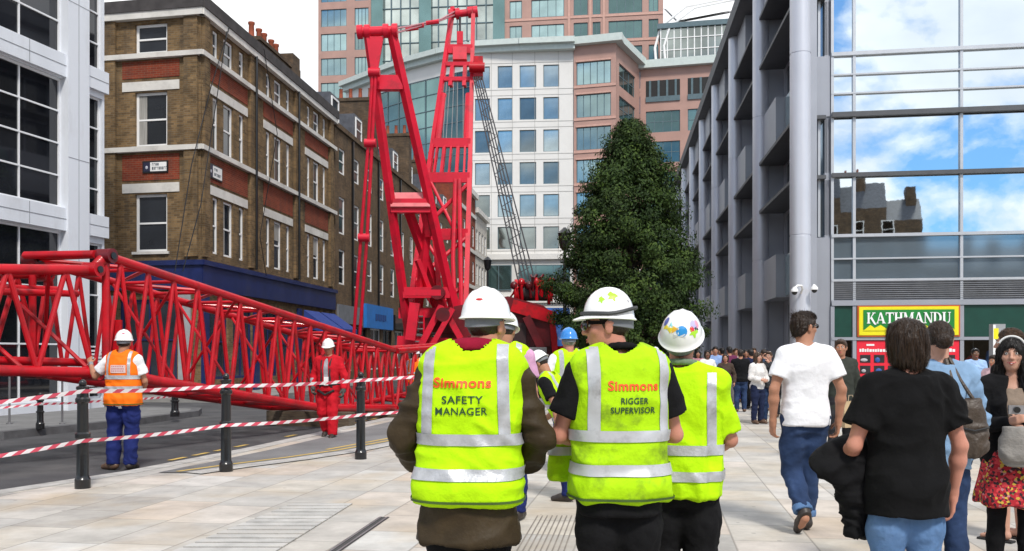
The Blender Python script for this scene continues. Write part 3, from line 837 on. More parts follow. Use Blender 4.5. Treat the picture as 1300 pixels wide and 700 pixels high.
mb.build('mullion', [FRM, TEALD], r, Mg)
block(r, 'core', Mg, .02, Lg - .02, .75, 12, 20, 63.9, FRM)
d = t3 - t2; L3 = d.length; M3 = face_matrix((t2.x, t2.y, 0), d)
ops = [(a * L3, b * L3, c, e) for a, b in ((.03, .11), (.17, .38), (.44, .53), (.56, .61), (.66, .87), (.91, .97)) for c, e in rowsT]
wall(r, M3, 0, L3, 20, 64, ops, PINK, .3, thick=.5)
for i, o in enumerate(ops): window(r, M3, *o, FRM, TEALD if (o[0] / L3) > .4 else GRN, .2, max(2, int((o[1] - o[0]) / .9)), 1, .1, .08, simple=True)
block(r, 'core', M3, .02, L3 - .02, .55, 14, 20, 63.9, PINK)
mb = MB()
for z0, z1 in rowsT: mb.box(0, L3, -.08, -.004, z0 - .4, z0 - .12)
for a in (.41, .545, .63): mb.box(a * L3 - .15, a * L3 + .15, -.12, -.005, 20, 63.8)
mb.each('granite_band', mat('pale pink granite', (.52, .31, .25)), r, M3)
# atrium on the wing's roof
r = thing('glass_atrium', 'glazed barrel atrium with white ribs on top of the pink wing', 'building')
A0, A1 = v2(fx(828, 109), 109), v2(fx(934, 107), 107)
d = A1 - A0; L = d.length; M = face_matrix((A0.x, A0.y, 0), d)
mb = MB(); mb.box(1.0, L, .2, 7, 36.5, 40.6); mb.build('glass_wall', TEAL, r, M)
mb = MB()
for i in range(12): x = 1.0 + (L - 1) * i / 11; mb.box(x - .06, x + .06, .1, .19, 36.5, 40.6)
for z in (38.0, 39.4): mb.box(1, L, .08, .095, z - .05, z + .05)
mb.box(.6, L + .3, -.1, 7.2, 40.6, 41.2, 1); mb.box(.9, L, -.0, 7, 36.0, 36.5, 1)
mb.build('frame', [WHITE, FRM], r, M)
mb = MB(); mb.tube([(.5, 0, 36), (.3, .5, 38.5), (1.0, .5, 41), (4, 1, 43.4), (9, 1.5, 44.2)], .16, 8); mb.tube([(1.6, -.3, 36), (1.4, 0, 38.5), (2.1, .1, 40.8), (5, .6, 43.0), (10, 1.2, 43.9)], .14, 8)
mb.build('roof_rib', WHITE, r, M, True)
mb = MB(); mb.add([(3, .2, 41.2), (L, .2, 42.0), (L, 8, 45.0), (1.0, 8, 46)], [(0, 1, 2, 3)]); mb.add([(3, .2, 41.5), (L, .2, 42.3), (L, 8, 45.3), (1.0, 8, 46.3)], [(0, 1, 2, 3)]); mb.build('sloping_roof', WHITE, r, M)
# ------------------------------------------------------------------ glass office on the right
MIRROR = mat('blue mirror glass', (0.70, 0.78, 0.83), 0.015, 1.0, var=.03, scale=.3, bump=.035, bscale=.9)
SPANG = mat('grey blue spandrel glass', (0.27, 0.35, 0.42), 0.06, 0.7, var=.08, scale=.5)
TGLASS = mat('pale teal glass', (0.25, 0.34, 0.36), 0.1, 0.5, var=.1)
DMET = mat('dark grey metal fin', (0.085, 0.088, 0.095), 0.5, .3, var=.1)
COLM = mat('silver column cladding', (0.58, 0.595, 0.65), 0.38, .35, var=.05, scale=.6)
SHADEIN = mat('dark interior', (0.012, 0.012, 0.014), 0.7, var=.3)
GS = Vector((0.113, 1)).normalized(); G0 = Vector((9.55, 30.0)); BW = 8.15
r = thing('glass_office_building', 'modern grey metal and mirror glass office with round columns on the right of the plaza', 'building')
MG = face_matrix((G0.x, G0.y, 0), -GS)
NB = 9
ops = []; opsG = []
for k in range(NB):
    a, b = -BW * (k + 1), -BW * k
    for z0, z1 in ((5.5, 7.35), (7.6, 9.4), (11.55, 13.35), (13.6, 15.4)): ops.append((a + .55, b - .55, z0, z1))
    opsG.append((a + 1.2, b - 1.6, .12, 3.5))
MW = MG @ Matrix.Translation((0, .9, 0))
wall(r, MW, -BW * NB, -.55, 0, 17.6, ops + opsG, GREYMET, .3)
for o in ops: window(r, MW, *o, GREYMET, GLASS_D, .10, 5, 1, .1, .08)
for o in opsG: window(r, MW, *o, DMET, SHOPG, .26, 3, 1, .1, .07, name='shop_window')
for k in range(NB):
    a, b = -BW * (k + 1), -BW * k
    for z in (9.42, 13.42, 7.42, 15.5):
        MB().box(a + .3, b - .3, -.12, .897, z - .06, z + .06).build('sunshade_fin', DMET, r, MG)
    mb = MB()
    for z0, z1 in ((3.75, 5.3), (9.6, 11.35)): mb.box(a + 3.3, b - .6, .40, .47, z0, z1)
    mb.each('spandrel_glass', TGLASS, r, MG)
    mb = MB()
    for z0, z1 in ((3.7, 5.35), (9.52, 11.42), (15.6, 17.6)): mb.box(a + .25, a + 3.2, .06, .893, z0, z1)
    mb.box(a + 3.2, b - .6, .48, .892, 3.7, 5.35); mb.box(a + 3.2, b - .6, .48, .892, 9.52, 11.42)
    mb.each('spandrel_panel', GREYMET, r, MG)
for k in range(NB + 1):
    mb = MB(); mb.lathe([(.34, 0), (.34, 5.4), (.325, 5.41), (.325, 5.44), (.34, 5.45), (.34, 11.4), (.325, 11.41), (.325, 11.44), (.34, 11.45), (.34, 17.6 if k else 19)], (-BW * k, 0, 0), 28)
    mb.build('column', COLM, r, MG, True, 30)
    MB().box(-BW * k - .15, -BW * k + .15, .3, .895 if k else .5, 0, 17.6).build('column_web', GREYMET, r, MG)
MB().box(-BW * NB - 2, -1.0, -.45, 14, 17.6, 18.29).build('roof_slab', mat('dark soffit', (.10, .105, .115), .6), r, MG)
block(r, 'core', MW, -BW * NB, -5.0, .42, 20, .01, 17.5, GREYMET)
# front with the shop
FP = Vector((0.988, -0.156)); F0 = Vector((10.72, 30.3)); ML_ = 26.0
MF = face_matrix((F0.x, F0.y, 0), FP)
xs = [0, .70] + [.70 + 3.36 * i for i in range(1, 8)]
levels = [(3.98, 4.68, 1), (4.70, 5.42, 1), (5.5, 7.42, 0), (7.55, 9.40, 0), (9.58, 10.2, 0), (10.22, 10.83, 0), (10.85, 11.48, 0), (11.58, 13.5, 0), (13.55, 15.5, 0), (15.55, 17.5, 0)]
rr = random.Random(11)
for i in range(len(xs) - 1):
    for (z0, z1, kind) in levels:
        # every pane hangs a hair out of true, as real glazing does
        e1, e2 = rr.uniform(-.006, .006), rr.uniform(-.006, .006)
        x0, x1 = xs[i] + .03, xs[i+1] - .03
        mb = MB(); mb.add([(x0, .10 + e1, z0 + .02), (x1, .10 - e1, z0 + .02), (x1, .10 - e1 + e2, z1 - .02), (x0, .10 + e1 + e2, z1 - .02), (x0, .14, z0 + .02), (x1, .14, z0 + .02), (x1, .14, z1 - .02), (x0, .14, z1 - .02)],
                          [(0, 1, 2, 3), (7, 6, 5, 4), (0, 4, 5, 1), (3, 2, 6, 7), (0, 3, 7, 4), (1, 5, 6, 2)])
        mb.build('glass_pane', SPANG if kind else MIRROR, r, MF)
LMET = mat('light aluminium mullion', (0.50, 0.52, 0.55), 0.4, .4, var=.05)
for x in xs: MB().box(x - .045, x + .045, .0, .18, 3.2, 17.6).build('mullion', LMET, r, MF)
for z, w, o, m in ((3.97, .08, .02, LMET), (4.69, .05, .01, LMET), (5.46, .10, .04, LMET), (7.48, .13, .10, DMET), (9.49, .16, .12, DMET), (10.21, .05, .01, LMET), (10.84, .05, .01, LMET), (11.53, .12, .04, LMET), (13.52, .08, .03, LMET), (15.52, .1, .04, LMET)):
    MB().box(-.03, xs[-1], -o, .17, z - w / 2, z + w / 2).build('transom', m, r, MF)
mb = MB()
for i in range(9): z = 3.36 + i * .068; mb.add([(.05, -.02, z), (xs[-1], -.02, z), (xs[-1], .05, z + .045), (.05, .05, z + .045)], [(0, 1, 2, 3)])
mb.box(.05, xs[-1], .06, .1, 3.3, 3.95)
mb.build('louvre', mat('grey louvre', (.24, .25, .27), .5, .3), r, MF)
MB().box(-.03, xs[-1], -.06, .17, 3.12, 3.30).build('fascia_band', GREYMET, r, MF)
MB().box(-.03, xs[-1], -.05, .17, 1.97, 2.07).build('door_transom', GREYMET, r, MF)
DGREEN = mat('dark green fascia panel', (0.006, 0.05, 0.035), 0.35, var=.12, coat=.2)
for i in range(len(xs) - 1): MB().box(xs[i] + .05, xs[i+1] - .05, .02, .1, 2.08, 3.11).build('fascia_panel', DGREEN, r, MF)
for x in xs: MB().box(x - .06, x + .06, -.03, .18, 0, 3.11).build('shopfront_post', GREYMET, r, MF)
SG = bpy.data.materials.new('clear shop glass'); SG.use_nodes = True
_n, _l = SG.node_tree.nodes, SG.node_tree.links; _p = _n['Principled BSDF']; _t = _n.new('ShaderNodeBsdfTransparent'); _t.inputs[0].default_value = (.8, .85, .85, 1)
_g = _n.new('ShaderNodeBsdfGlossy'); _g.inputs['Roughness'].default_value = .02; _m = _n.new('ShaderNodeMixShader'); _m.inputs[0].default_value = .12
_l.new(_t.outputs[0], _m.inputs[1]); _l.new(_g.outputs[0], _m.inputs[2]); _l.new(_m.outputs[0], _n['Material Output'].inputs[0]); _n.remove(_p)
for i in range(len(xs) - 1):
    if i == 1: continue
    MB().box(xs[i] + .06, xs[i+1] - .06, .06, .075, .15, 1.96).build('shop_glass', SG, r, MF)
    MB().box(xs[i] + .06, xs[i+1] - .06, .0, .12, 0, .15).build('stall_riser', GREYMET, r, MF)
mb = MB(); mb.box(0, xs[-1], 3.0, 3.1, 0, 3.1); mb.box(0, xs[-1], .2, 3, -.0, .02); mb.box(0, xs[-1], .2, 3, 2.6, 2.7); mb.build('shop_interior', mat('shop interior', (.06, .055, .05), .8), r, MF)
mb = MB(); mb.add([(-.7, .02, 0), (.0, .02, 0), (.0, .02, 17.6), (-.7, .02, 17.6), (-.7, .5, 0), (0, .5, 0), (0, .5, 17.6), (-.7, .5, 17.6)], [(0, 1, 2, 3), (4, 7, 6, 5)])
mb.v = [(x - (.35 if x < 0 else 0), y, z) for x, y, z in mb.v]
o = MB()
for z0, z1 in ((0, 5.42), (9.48, 11.5), (15.5, 17.6)): o.box(-1.0, -.06, .06, .5, z0, z1)
o.each('corner_panel', GREYMET, r, MF)
MB().box(-1.0, -.06, .3, .35, 5.43, 17).build('glass_pane', SPANG, r, MF)
mb = MB(); mb.box(-.45, -.37, .1, .29, 5.45, 9.45); mb.box(-.45, -.37, .1, .29, 11.5, 17); mb.box(-1, -.06, .2, .29, 7.42, 7.54); mb.build('corner_mullion', LMET, r, MF)
block(r, 'core_front', MF, .1, xs[-1], 3.2, 18, .01, 17.4, SHADEIN)
block(r, 'core_upper', MF, .1, xs[-1], .2, 3.3, 3.15, 17.4, SHADEIN)
MB().box(-.8, xs[-1], -.4, 18, 17.62, 18.28).build('roof_slab', mat('dark soffit', (.1, .1, .1)), r, MF)

# goods hanging behind the shop windows
cloths = [((.35, .02, .02), 'red'), ((.02, .10, .30), 'blue'), ((.05, .22, .05), 'green'), ((.35, .30, .04), 'yellow'), ((.25, .25, .27), 'grey'), ((.02, .02, .02), 'black'), ((.4, .05, .12), 'pink')]
rr = random.Random(4)
def jacket_mesh(c):
    mb = MB(); mb.add([(-.22, 0, 0), (.22, 0, 0), (.24, 0, .5), (.1, 0, .62), (-.1, 0, .62), (-.24, 0, .5), (-.22, .12, 0), (.22, .12, 0), (.24, .12, .5), (.1, .12, .62), (-.1, .12, .62), (-.24, .12, .5)],
                      [(0, 1, 2, 3, 4, 5), (11, 10, 9, 8, 7, 6), (0, 6, 7, 1), (1, 7, 8, 2), (2, 8, 9, 3), (3, 9, 10, 4), (4, 10, 11, 5), (5, 11, 6, 0)])
    mb.bar((.22, .06, .5), (.34, .06, .02), .1, .1); mb.bar((-.22, .06, .5), (-.34, .06, .02), .1, .1)
    return mb
where = ['beside the sign pillar', 'left of the lime card', 'behind the white board', 'next to the door post', 'low in the window', 'by the far post', 'near the red one', 'in the far window', 'in the door bay']
for i, x in enumerate((4.6, 5.3, 5.9, 6.5, 7.1, 8.0, 8.7, 9.6, .35)):
    c, nm = cloths[i % len(cloths)]
    t = thing('hanging_jacket', f'{nm} jacket hung in shop window {where[i]}', 'jacket', tuple(MF @ Vector((x, .5, .85 + .25 * (i % 2)))), 0, 'jackets on show in the shop')
    jacket_mesh(c).build('jacket', mat(f'shop {nm} cloth', c, .8), t)
    MB().tube([(0, .06, .6), (0, .06, 1.6 - .25 * (i % 2))], .008, 5).build('hanger', STEEL, t)
# shop sign ------------------------------------------------------------
def serif_letters(word):
    G = {}
    bx = lambda a, b, c, d: [(a, c), (b, c), (b, d), (a, d)]
    G['K'] = ([bx(.08, .28, 0, 1), bx(0, .36, 0, .07), bx(0, .36, .93, 1), [(.28, .40), (.38, .46), (.80, .95), (.66, .95)], [(.34, .50), (.52, .62), (1.02, -.12), (.80, -.10)], bx(.56, .92, .93, 1)], .98)
    G['A'] = ([[(.07, 0), (.16, 0), (.50, 1), (.40, 1)], [(.38, 1), (.56, 1), (.95, 0), (.72, 0)], bx(.22, .74, .27, .35), bx(0, .24, 0, .06), bx(.62, 1.02, 0, .06)], 1.0)
    G['T'] = ([bx(.33, .53, 0, 1), bx(0, .86, .9, 1), bx(0, .06, .74, .9), bx(.80, .86, .74, .9), bx(.22, .64, 0, .06)], .9)
    G['H'] = ([bx(.08, .28, 0, 1), bx(.62, .82, 0, 1), bx(.28, .62, .45, .55), bx(0, .36, 0, .06), bx(.54, .9, 0, .06), bx(0, .36, .94, 1), bx(.54, .9, .94, 1)], .94)
    G['M'] = ([bx(.10, .18, 0, 1), [(.06, 1), (.28, 1), (.60, .08), (.50, 0)], [(.50, 0), (.58, .06), (.92, 1), (.84, 1)], bx(.84, 1.04, 0, 1), bx(0, .28, 0, .06), bx(.76, 1.12, 0, .06), bx(0, .2, .94, 1), bx(.9, 1.12, .94, 1)], 1.14)
    G['N'] = ([bx(.10, .18, 0, 1), [(.05, 1), (.28, 1), (.86, .0), (.70, 0)], bx(.76, .84, 0, 1), bx(0, .28, 0, .06), bx(.66, .94, .94, 1), bx(0, .2, .94, 1)], .97)
    d = [bx(.08, .28, 0, 1), bx(0, .3, 0, .06), bx(0, .3, .94, 1)]
    for i in range(8):
        a, b = -math.pi / 2 + math.pi * i / 8, -math.pi / 2 + math.pi * (i + 1) / 8
        d.append([(.3 + .36 * math.cos(a), .5 + .44 * math.sin(a)), (.3 + .58 * math.cos(a), .5 + .5 * math.sin(a)), (.3 + .58 * math.cos(b), .5 + .5 * math.sin(b)), (.3 + .36 * math.cos(b), .5 + .44 * math.sin(b))])
    G['D'] = (d, .94)
    d = [bx(.08, .28, .3, 1), bx(.70, .78, .3, 1), bx(0, .36, .94, 1), bx(.6, .88, .94, 1)]
    for i in range(8):
        a, b = math.pi + math.pi * i / 8, math.pi + math.pi * (i + 1) / 8
        d.append([(.47 + .20 * math.cos(a) + .02, .3 + .22 * math.sin(a)), (.43 + .35 * math.cos(a), .3 + .33 * math.sin(a)), (.43 + .35 * math.cos(b), .3 + .33 * math.sin(b)), (.47 + .20 * math.cos(b) + .02, .3 + .22 * math.sin(b))])
    G['U'] = (d, .92)
    out = []; x = 0
    for i, ch in enumerate(word):
        polys, w = G[ch]; s = 1.0
        for p in polys: out.append([(x + a * s, b * s) for a, b in p])
        x += w * s + .02
    return out, x
t = thing('shop_sign', 'green and yellow shop sign with white serif capitals above the red display', 'sign', tuple(MF @ Vector((2.38, 0, 0))))
t.rotation_euler = (0, 0, math.atan2(FP.y, FP.x))
YE = mat('sign yellow', (0.75, 0.68, 0.01), .4, var=.04); GRE = mat('sign green', (0.012, 0.20, 0.035), .4, var=.06); ORG = mat('sign orange edge', (.5, .10, .02), .5)
MB().box(-1.6, 1.6, -.09, .015, 2.08, 3.11).build('border', ORG, t)
MB().box(-1.55, 1.55, -.11, -.091, 2.13, 3.07).build('panel', YE, t)
MB().box(-1.42, 1.42, -.125, -.112, 2.30, 2.97).build('field', GRE, t)
mb = MB()
mb.add([(-1.42, -.13, 2.28), (1.42, -.13, 2.28), (1.42, -.13, 2.31), (-1.42, -.13, 2.31)], [(0, 1, 2, 3)])
pk = [(-1.40, 0), (-1.2, .17), (-1.07, .07), (-.88, .17), (-.62, 0), (-.45, .1), (-.2, .22), (.1, .03), (.32, .06), (.52, .17), (.75, .02), (.98, .14), (1.15, .06), (1.3, .12), (1.42, 0)]
for (x0, h0), (x1, h1) in zip(pk[:-1], pk[1:]): mb.add([(x0, -.131, 2.295), (x1, -.131, 2.295), (x1, -.131, 2.30 + h1), (x0, -.131, 2.30 + h0)], [(0, 1, 2, 3)])
mb.build('mountain_emblem', YE, t)
polys, wd = serif_letters('KATHMANDU')
mb = MB(); s = 2.62 / wd
for i, p in enumerate(polys):
    dpt = -.14 - .0006 * i; n = len(p)
    pts_ = [(-1.31 + x * s, 2.52 + y * .36) for x, y in p]
    mb.add([(x, dpt, z) for x, z in pts_] + [(x, -.126, z) for x, z in pts_], [tuple(range(n)), *[(k, n + k, n + (k + 1) % n, (k + 1) % n) for k in range(n)]])
mb.build('lettering', mat('sign white', (.85, .85, .85), .4, var=.02), t)
# red display below it
t = thing('shop_display', 'bright red shop display panel with rows of small product niches under the sign', 'display', tuple(MF @ Vector((2.38, 0, 0))))
t.rotation_euler = (0, 0, math.atan2(FP.y, FP.x))
SRED = mat('display red', (0.72, 0.012, 0.035), .5, var=.05)
MB().box(-1.6, 1.6, 0, .05, 0.02, 1.95).build('panel', SRED, t)
rr = random.Random(8)
mb = MB(); it = MB(); wb = MB()
for row in range(4):
    for c in range(7):
        x, z = -1.5 + c * .44, 1.22 - row * .36
        mb.box(x, x + .33, -.012, -.002, z, z + .26); it.ell((x + .1 + rr.random() * .1, -.02, z + .09), (.07 + rr.random() * .05, .02, .05 + rr.random() * .04), 8, 5, rr.randrange(4))
mb.build('niche', SHADEIN, t); it.build('shoe_display', [mat('prod grey', (.4, .4, .42)), mat('prod blue', (.02, .08, .3)), mat('prod pink', (.6, .1, .2)), mat('prod black', (.02, .02, .02))], t, None, True)
rr = random.Random(2); x = -1.52
while x < 1.45: w = rr.choice((.06, .08, .05)); wb.box(x, x + w, -.014, -.003, 1.58, 1.58 + rr.choice((.1, .11, .09))); x += w + .02
wb.box(-1.3, -1.05, -.014, -.003, 1.78, 1.84)
wb.build('white_lettering', WHITE, t)

# ------------------------------------------------------------------ buildings behind the viewpoint (seen mirrored in the glass)
r = thing('reflected_terrace', 'dark brick market terrace with chimneys mirrored in the office glass', 'building', (0, -42, 0))
mb = MB(); mb.box(-26, 13.5, -14, 0, 0, 18.6); mb.box(13.5, 18.5, -14, 0, 0, 17.0); mb.box(18.5, 22, -14, 0, 0, 15.6); mb.box(22, 60, -14, 0, 0, 9.6); mb.each('wall', CH, r)
mb = MB()
for x0, x1, z, h in ((-26, 13.5, 18.6, 5.0), (13.5, 18.5, 17.0, 3.2), (18.5, 22, 15.6, 2.6), (22, 60, 9.6, 2.2)):
    mb.add([(x0, 0, z), (x1, 0, z), (x1, -3, z + h), (x0, -3, z + h), (x0, -14, z + h), (x1, -14, z + h), (x1, 0, z), (x1, -14, z)], [(0, 1, 2, 3), (3, 2, 5, 4), (6, 7, 5, 2)])
mb.each('roof', SLATE, r)
mb = MB()
for x, z, h in ((12.2, 20, 4.4), (15.5, 18, 3.4), (20.6, 16, 3.4), (26, 10, 2.9), (28.6, 10, 2.4), (32, 10, 2.6), (37, 10, 2.4)): mb.box(x, x + 1.0, -4, -2, z, z + h)
mb.each('chimney', CH, r)
mb = MB()
for x, z in ((12.4, 24.4), (12.9, 24.4), (15.9, 21.4), (26.2, 12.9), (26.7, 12.9), (28.9, 12.4), (32.4, 12.6), (37.4, 12.4)): mb.lathe([(.15, 0), (.1, .6)], (x, -3, z), 8)
mb.build('chimney_pot', TERR, r)
for x in range(-18, 23, 3):
    for z in (3, 6.6, 10.2, 13.6):
        if x > 20 and z > 7: continue
        window(r, Matrix.Translation((x + 1.2, 0.1, 0)) @ Matrix.Rotation(math.pi, 4, 'Z'), 0, 1.2, z, z + 2, SASH, GLASS_D, .12, 1, 2, .09, .06)
# ------------------------------------------------------------------ tree
def leaf_mat(name, c, tr):
    m = mat(name, c, 0.6, var=.35, scale=1.3, spec=.2)
    return m
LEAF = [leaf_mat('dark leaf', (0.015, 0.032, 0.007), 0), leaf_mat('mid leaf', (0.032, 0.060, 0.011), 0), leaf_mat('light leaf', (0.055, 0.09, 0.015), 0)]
BARK = mat('bark', (0.05, 0.038, 0.028), .9, var=.3, scale=8, bump=.6)
def tree(x, y, prof, nclump, nleaf, label, seed=1):
    """prof: (z, radius) of the crown's envelope"""
    rg = np.random.default_rng(seed)
    r = thing('tree', label, 'tree', (x, y, 0))
    zs = np.array([p[0] for p in prof]); rs = np.array([p[1] for p in prof])
    mb = MB(); top = zs[-1]
    mb.tube([(0, 0, 0), (.03, .02, 1.2), (-.04, .05, 3.2), (.03, 0, 5.5), (0, .04, top - .6)], [.19, .15, .12, .08, .02], 9)
    mb.build('trunk', BARK, r, None, True)
    mb = MB(); cl = []
    for i in range(nclump):
        z = zs[0] + (top - zs[0]) * rg.random() ** 1.25
        rad = np.interp(z, zs, rs); a = rg.random() * 6.283
        f = 1 - .55 * rg.random() ** 1.7
        lump = 1 + .11 * math.sin(3 * a + z * 1.3) + .09 * math.sin(5 * a - 2.1 * z) + .06 * math.sin(2 * a + 5.3 * z)
        c = np.array([rad * f * lump * math.cos(a), rad * f * lump * math.sin(a), z]); cl.append((c, f))
        if i % 4 == 0:
            b0 = Vector((0, 0, max(1.2, z - .9 * rad * f * .8))); e = Vector(c)
            mb.tube([b0, b0.lerp(e, .5) + Vector((0, 0, -.1)), e], [.05, .03, .012], 5)
    mb.build('limb', BARK, r)
    V = []; MI = []
    for c, f in cl:
        n = int(nleaf * rg.uniform(.6, 1.3)); cr = rg.uniform(.26, .52)
        p = rg.normal(size=(n, 3)); p /= np.linalg.norm(p, axis=1)[:, None]; p *= (rg.random(n) ** .45)[:, None] * cr * np.array([1.15, 1.15, .8])
        cen = c + p
        out = p / (np.linalg.norm(p, axis=1)[:, None] + 1e-6) + np.array([c[0], c[1], 1.0]) * .35 + rg.normal(size=(n, 3)) * .55
        out /= np.linalg.norm(out, axis=1)[:, None]
        t = rg.normal(size=(n, 3)) + np.array([0, 0, -.5]); t -= out * (t * out).sum(1)[:, None]; t /= np.linalg.norm(t, axis=1)[:, None]
        s = np.cross(out, t); L = rg.uniform(.042, .075, n)[:, None]; w = L * rg.uniform(.36, .5, n)[:, None]
        q = np.stack([cen - t * L, cen + s * w + out * .012, cen + t * L, cen - s * w + out * .012], 1); V.append(q)
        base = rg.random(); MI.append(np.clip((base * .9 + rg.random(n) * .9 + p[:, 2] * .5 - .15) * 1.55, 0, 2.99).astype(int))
    V = np.concatenate(V).reshape(-1, 3); n = len(V) // 4; MI = np.concatenate(MI)
    me = bpy.data.meshes.new('crown'); me.from_pydata(V.tolist(), [], np.arange(n * 4).reshape(n, 4).tolist())
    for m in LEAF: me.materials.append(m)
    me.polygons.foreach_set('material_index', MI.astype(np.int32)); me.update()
    link('crown', me, r)
    return r
tree(gx(800, 30), 30, [(1.6, 1.5), (2.1, 2.1), (2.9, 2.28), (3.8, 2.18), (5.0, 1.95), (6.2, 1.64), (7.2, 1.24), (8.0, .80), (8.6, .42), (9.0, .08)], 600, 230, 'dense dark green conical tree behind the hard hatted workers')
# ------------------------------------------------------------------ red lattice boom lying along the road
BA, BB = Vector((-5.83, 13.0)), Vector((-2.83, 21.7))
bd = (BB - BA).normalized(); bn = Vector((-bd.y, bd.x))
t = thing('lattice_boom', 'long red lattice crane boom of pinned tube sections lying beside the road', 'crane boom', (BA.x, BA.y, ROADZ))
INV = Matrix.Translation((-BA.x, -BA.y, -ROADZ))
def tb(name, pts, r, n=10, m=RED): return MB().tube(pts, r, n).build(name, m, t, INV, True)
def boom_line(s, off, z): p = BA + (BB - BA) * s + bn * off; return Vector((p.x, p.y, z))
topz = lambda s: 2.91 + (1.61 - 2.91) * s
def botz(s): return float(np.interp(s, [0, .30, .643, 1], [1.24, .84, .40, .22]))
wid = lambda s: 1.36 - .2 * s
def chord(s, side, top): return boom_line(s, wid(s) * side, topz(s) if top else botz(s))
ss = [0, .15, .3, .47, .643, .82, 1]
for side in (0, 1):
    tb('chord', [chord(s, side, 1) for s in ss], .068, 12); tb('chord', [chord(s, side, 0) for s in ss], .082, 12)
NBR = 16
for side in (0, 1):
    for i in range(NBR):
        a, b = i / NBR, (i + 1) / NBR
        tb('brace', [chord(a, side, 0), chord((a + b) / 2, side, 1)], .033, 8); tb('brace', [chord((a + b) / 2, side, 1), chord(b, side, 0)], .033, 8)
for top in (0, 1):
    for i in range(11):
        a, b = i / 11, (i + 1) / 11
        tb('brace', [chord(a, 0, top), chord(b, 1, top)] if i % 2 else [chord(a, 1, top), chord(b, 0, top)], .03, 8)
        tb('brace', [chord(a, 0, top), chord(a, 1, top)], .03, 8)
for i in range(1, 6):
    a = i / 6; tb('brace', [chord(a, 0, 0), chord(a, 1, 1)], .026, 7); tb('brace', [chord(a, 1, 0), chord(a, 0, 1)], .026, 7)
# near section, running towards the left
J0 = Vector((-5.95, 12.85)); J1 = Vector((-7.75, 10.3)); jd = (J1 - J0).normalized(); jn = Vector((jd.y, -jd.x))
def jl(s, off, z): p = J0 + (J1 - J0) * s + jn * off; return Vector((p.x, p.y, z))
jt = lambda s: 2.70 - .22 * s
jb = lambda s: 1.24 + .12 * s
for side in (0, 1):
    o = side * 1.36
    tb('chord', [jl(0, o, jt(0)), jl(1, o, jt(1))], .07, 12); tb('chord', [jl(0, o, jb(0)), jl(1, o, jb(1))], .075, 12)
    for i in range(4):
        a, b = i / 4, (i + 1) / 4; o2 = o
        tb('brace', [jl(a, o, jb(a)), jl((a + b) / 2, o, jt((a + b) / 2))], .038, 8); tb('brace', [jl((a + b) / 2, o, jt((a + b) / 2)), jl(b, o, jb(b))], .038, 8)
for i in range(4):
    a, b = i / 4, (i + 1) / 4
    tb('brace', [jl(a, 0, jt(a)), jl(b, 1.36, jt(b))], .032, 8); tb('brace', [jl(a, 1.36, jb(a)), jl(b, 0, jb(b))], .032, 8)
    tb('brace', [jl(a, 0, jt(a)), jl(a, 1.36, jt(a))], .034, 8); tb('brace', [jl(a, 0, jb(a)), jl(a, 1.36, jb(a))], .034, 8)
for a in (.0, .3, .6): tb('brace', [jl(a, 0, jb(a)), jl(a + .25, 1.36, jt(a + .25))], .03, 7); tb('brace', [jl(a, 1.36, jb(a)), jl(a + .2, 0, jt(a + .2))], .03, 7)
tb('inner_tube', [jl(-.02, .5, 2.38), jl(1, .5, 2.3)], .05, 10); tb('inner_tube', [jl(-.02, 1.0, 2.46), jl(1, 1.0, 2.4)], .05, 10); tb('inner_tube', [jl(-.02, .3, 1.38), jl(1, .3, 1.48)], .06, 10)
# pinned joint: lugs, pins, spreader tube
for side in (0, 1):
    for z, zz in ((2.91, 2.70), (1.24, 1.24)):
        c = boom_line(0, wid(0) * side, z); j = jl(0, 1.36 * side, zz)
        tb('lug', [c, c.lerp(j, .5), j], .08, 12)
        for p in (c, j):
            MB().tube([p - Vector((bn.x, bn.y, 0)) * .13, p + Vector((bn.x, bn.y, 0)) * .13], .105, 16).build('pin', DRED if p is c else RED, t, INV, True)
            MB().tube([p - Vector((bn.x, bn.y, 0)) * .15, p + Vector((bn.x, bn.y, 0)) * .15], .05, 12).build('pin', BLACK, t, INV, True)
c0, c1 = boom_line(-.01, .1, 2.93), boom_line(-.01, 1.4, 2.96)
tb('spreader', [c0, c1], .06, 10)
for side in (0, 1): tb('post', [boom_line(0, wid(0) * side, 2.9), boom_line(0, wid(0) * side, 1.24)], .055, 10)
MB().bar(boom_line(0.02, 0.02, 1.3), boom_line(.02, .02, 2.0), .22, .05).build('gusset', RED, t, INV)
# far section continuing past the pinned end
E0, E1 = BB + bd * .15, Vector((-1.05, 27.2)); ed = (E1 - E0).normalized(); en = Vector((-ed.y, ed.x))
def el(s, off, z): p = E0 + (E1 - E0) * s + en * off; return Vector((p.x, p.y, z))
for side in (0, 1):
    o = side * 1.2
    tb('chord', [el(0, o, 1.58), el(1, o, 1.78)], .075, 10); tb('chord', [el(0, o, .24), el(1, o, .5)], .08, 10)
    for i in range(8):
        a, b = i / 8, (i + 1) / 8; m_ = (a + b) / 2
        tb('brace', [el(a, o, .24 + .26 * a), el(m_, o, 1.58 + .2 * m_)], .04, 7); tb('brace', [el(m_, o, 1.58 + .2 * m_), el(b, o, .24 + .26 * b)], .04, 7)
for i in range(7):
    a = i / 6; tb('brace', [el(a, 0, 1.58 + .2 * a), el(a, 1.2, 1.58 + .2 * a)], .035, 7); tb('brace', [el(a, 0, .24 + .26 * a), el(min(1, a + .16), 1.2, .24 + .26 * a)], .035, 7)
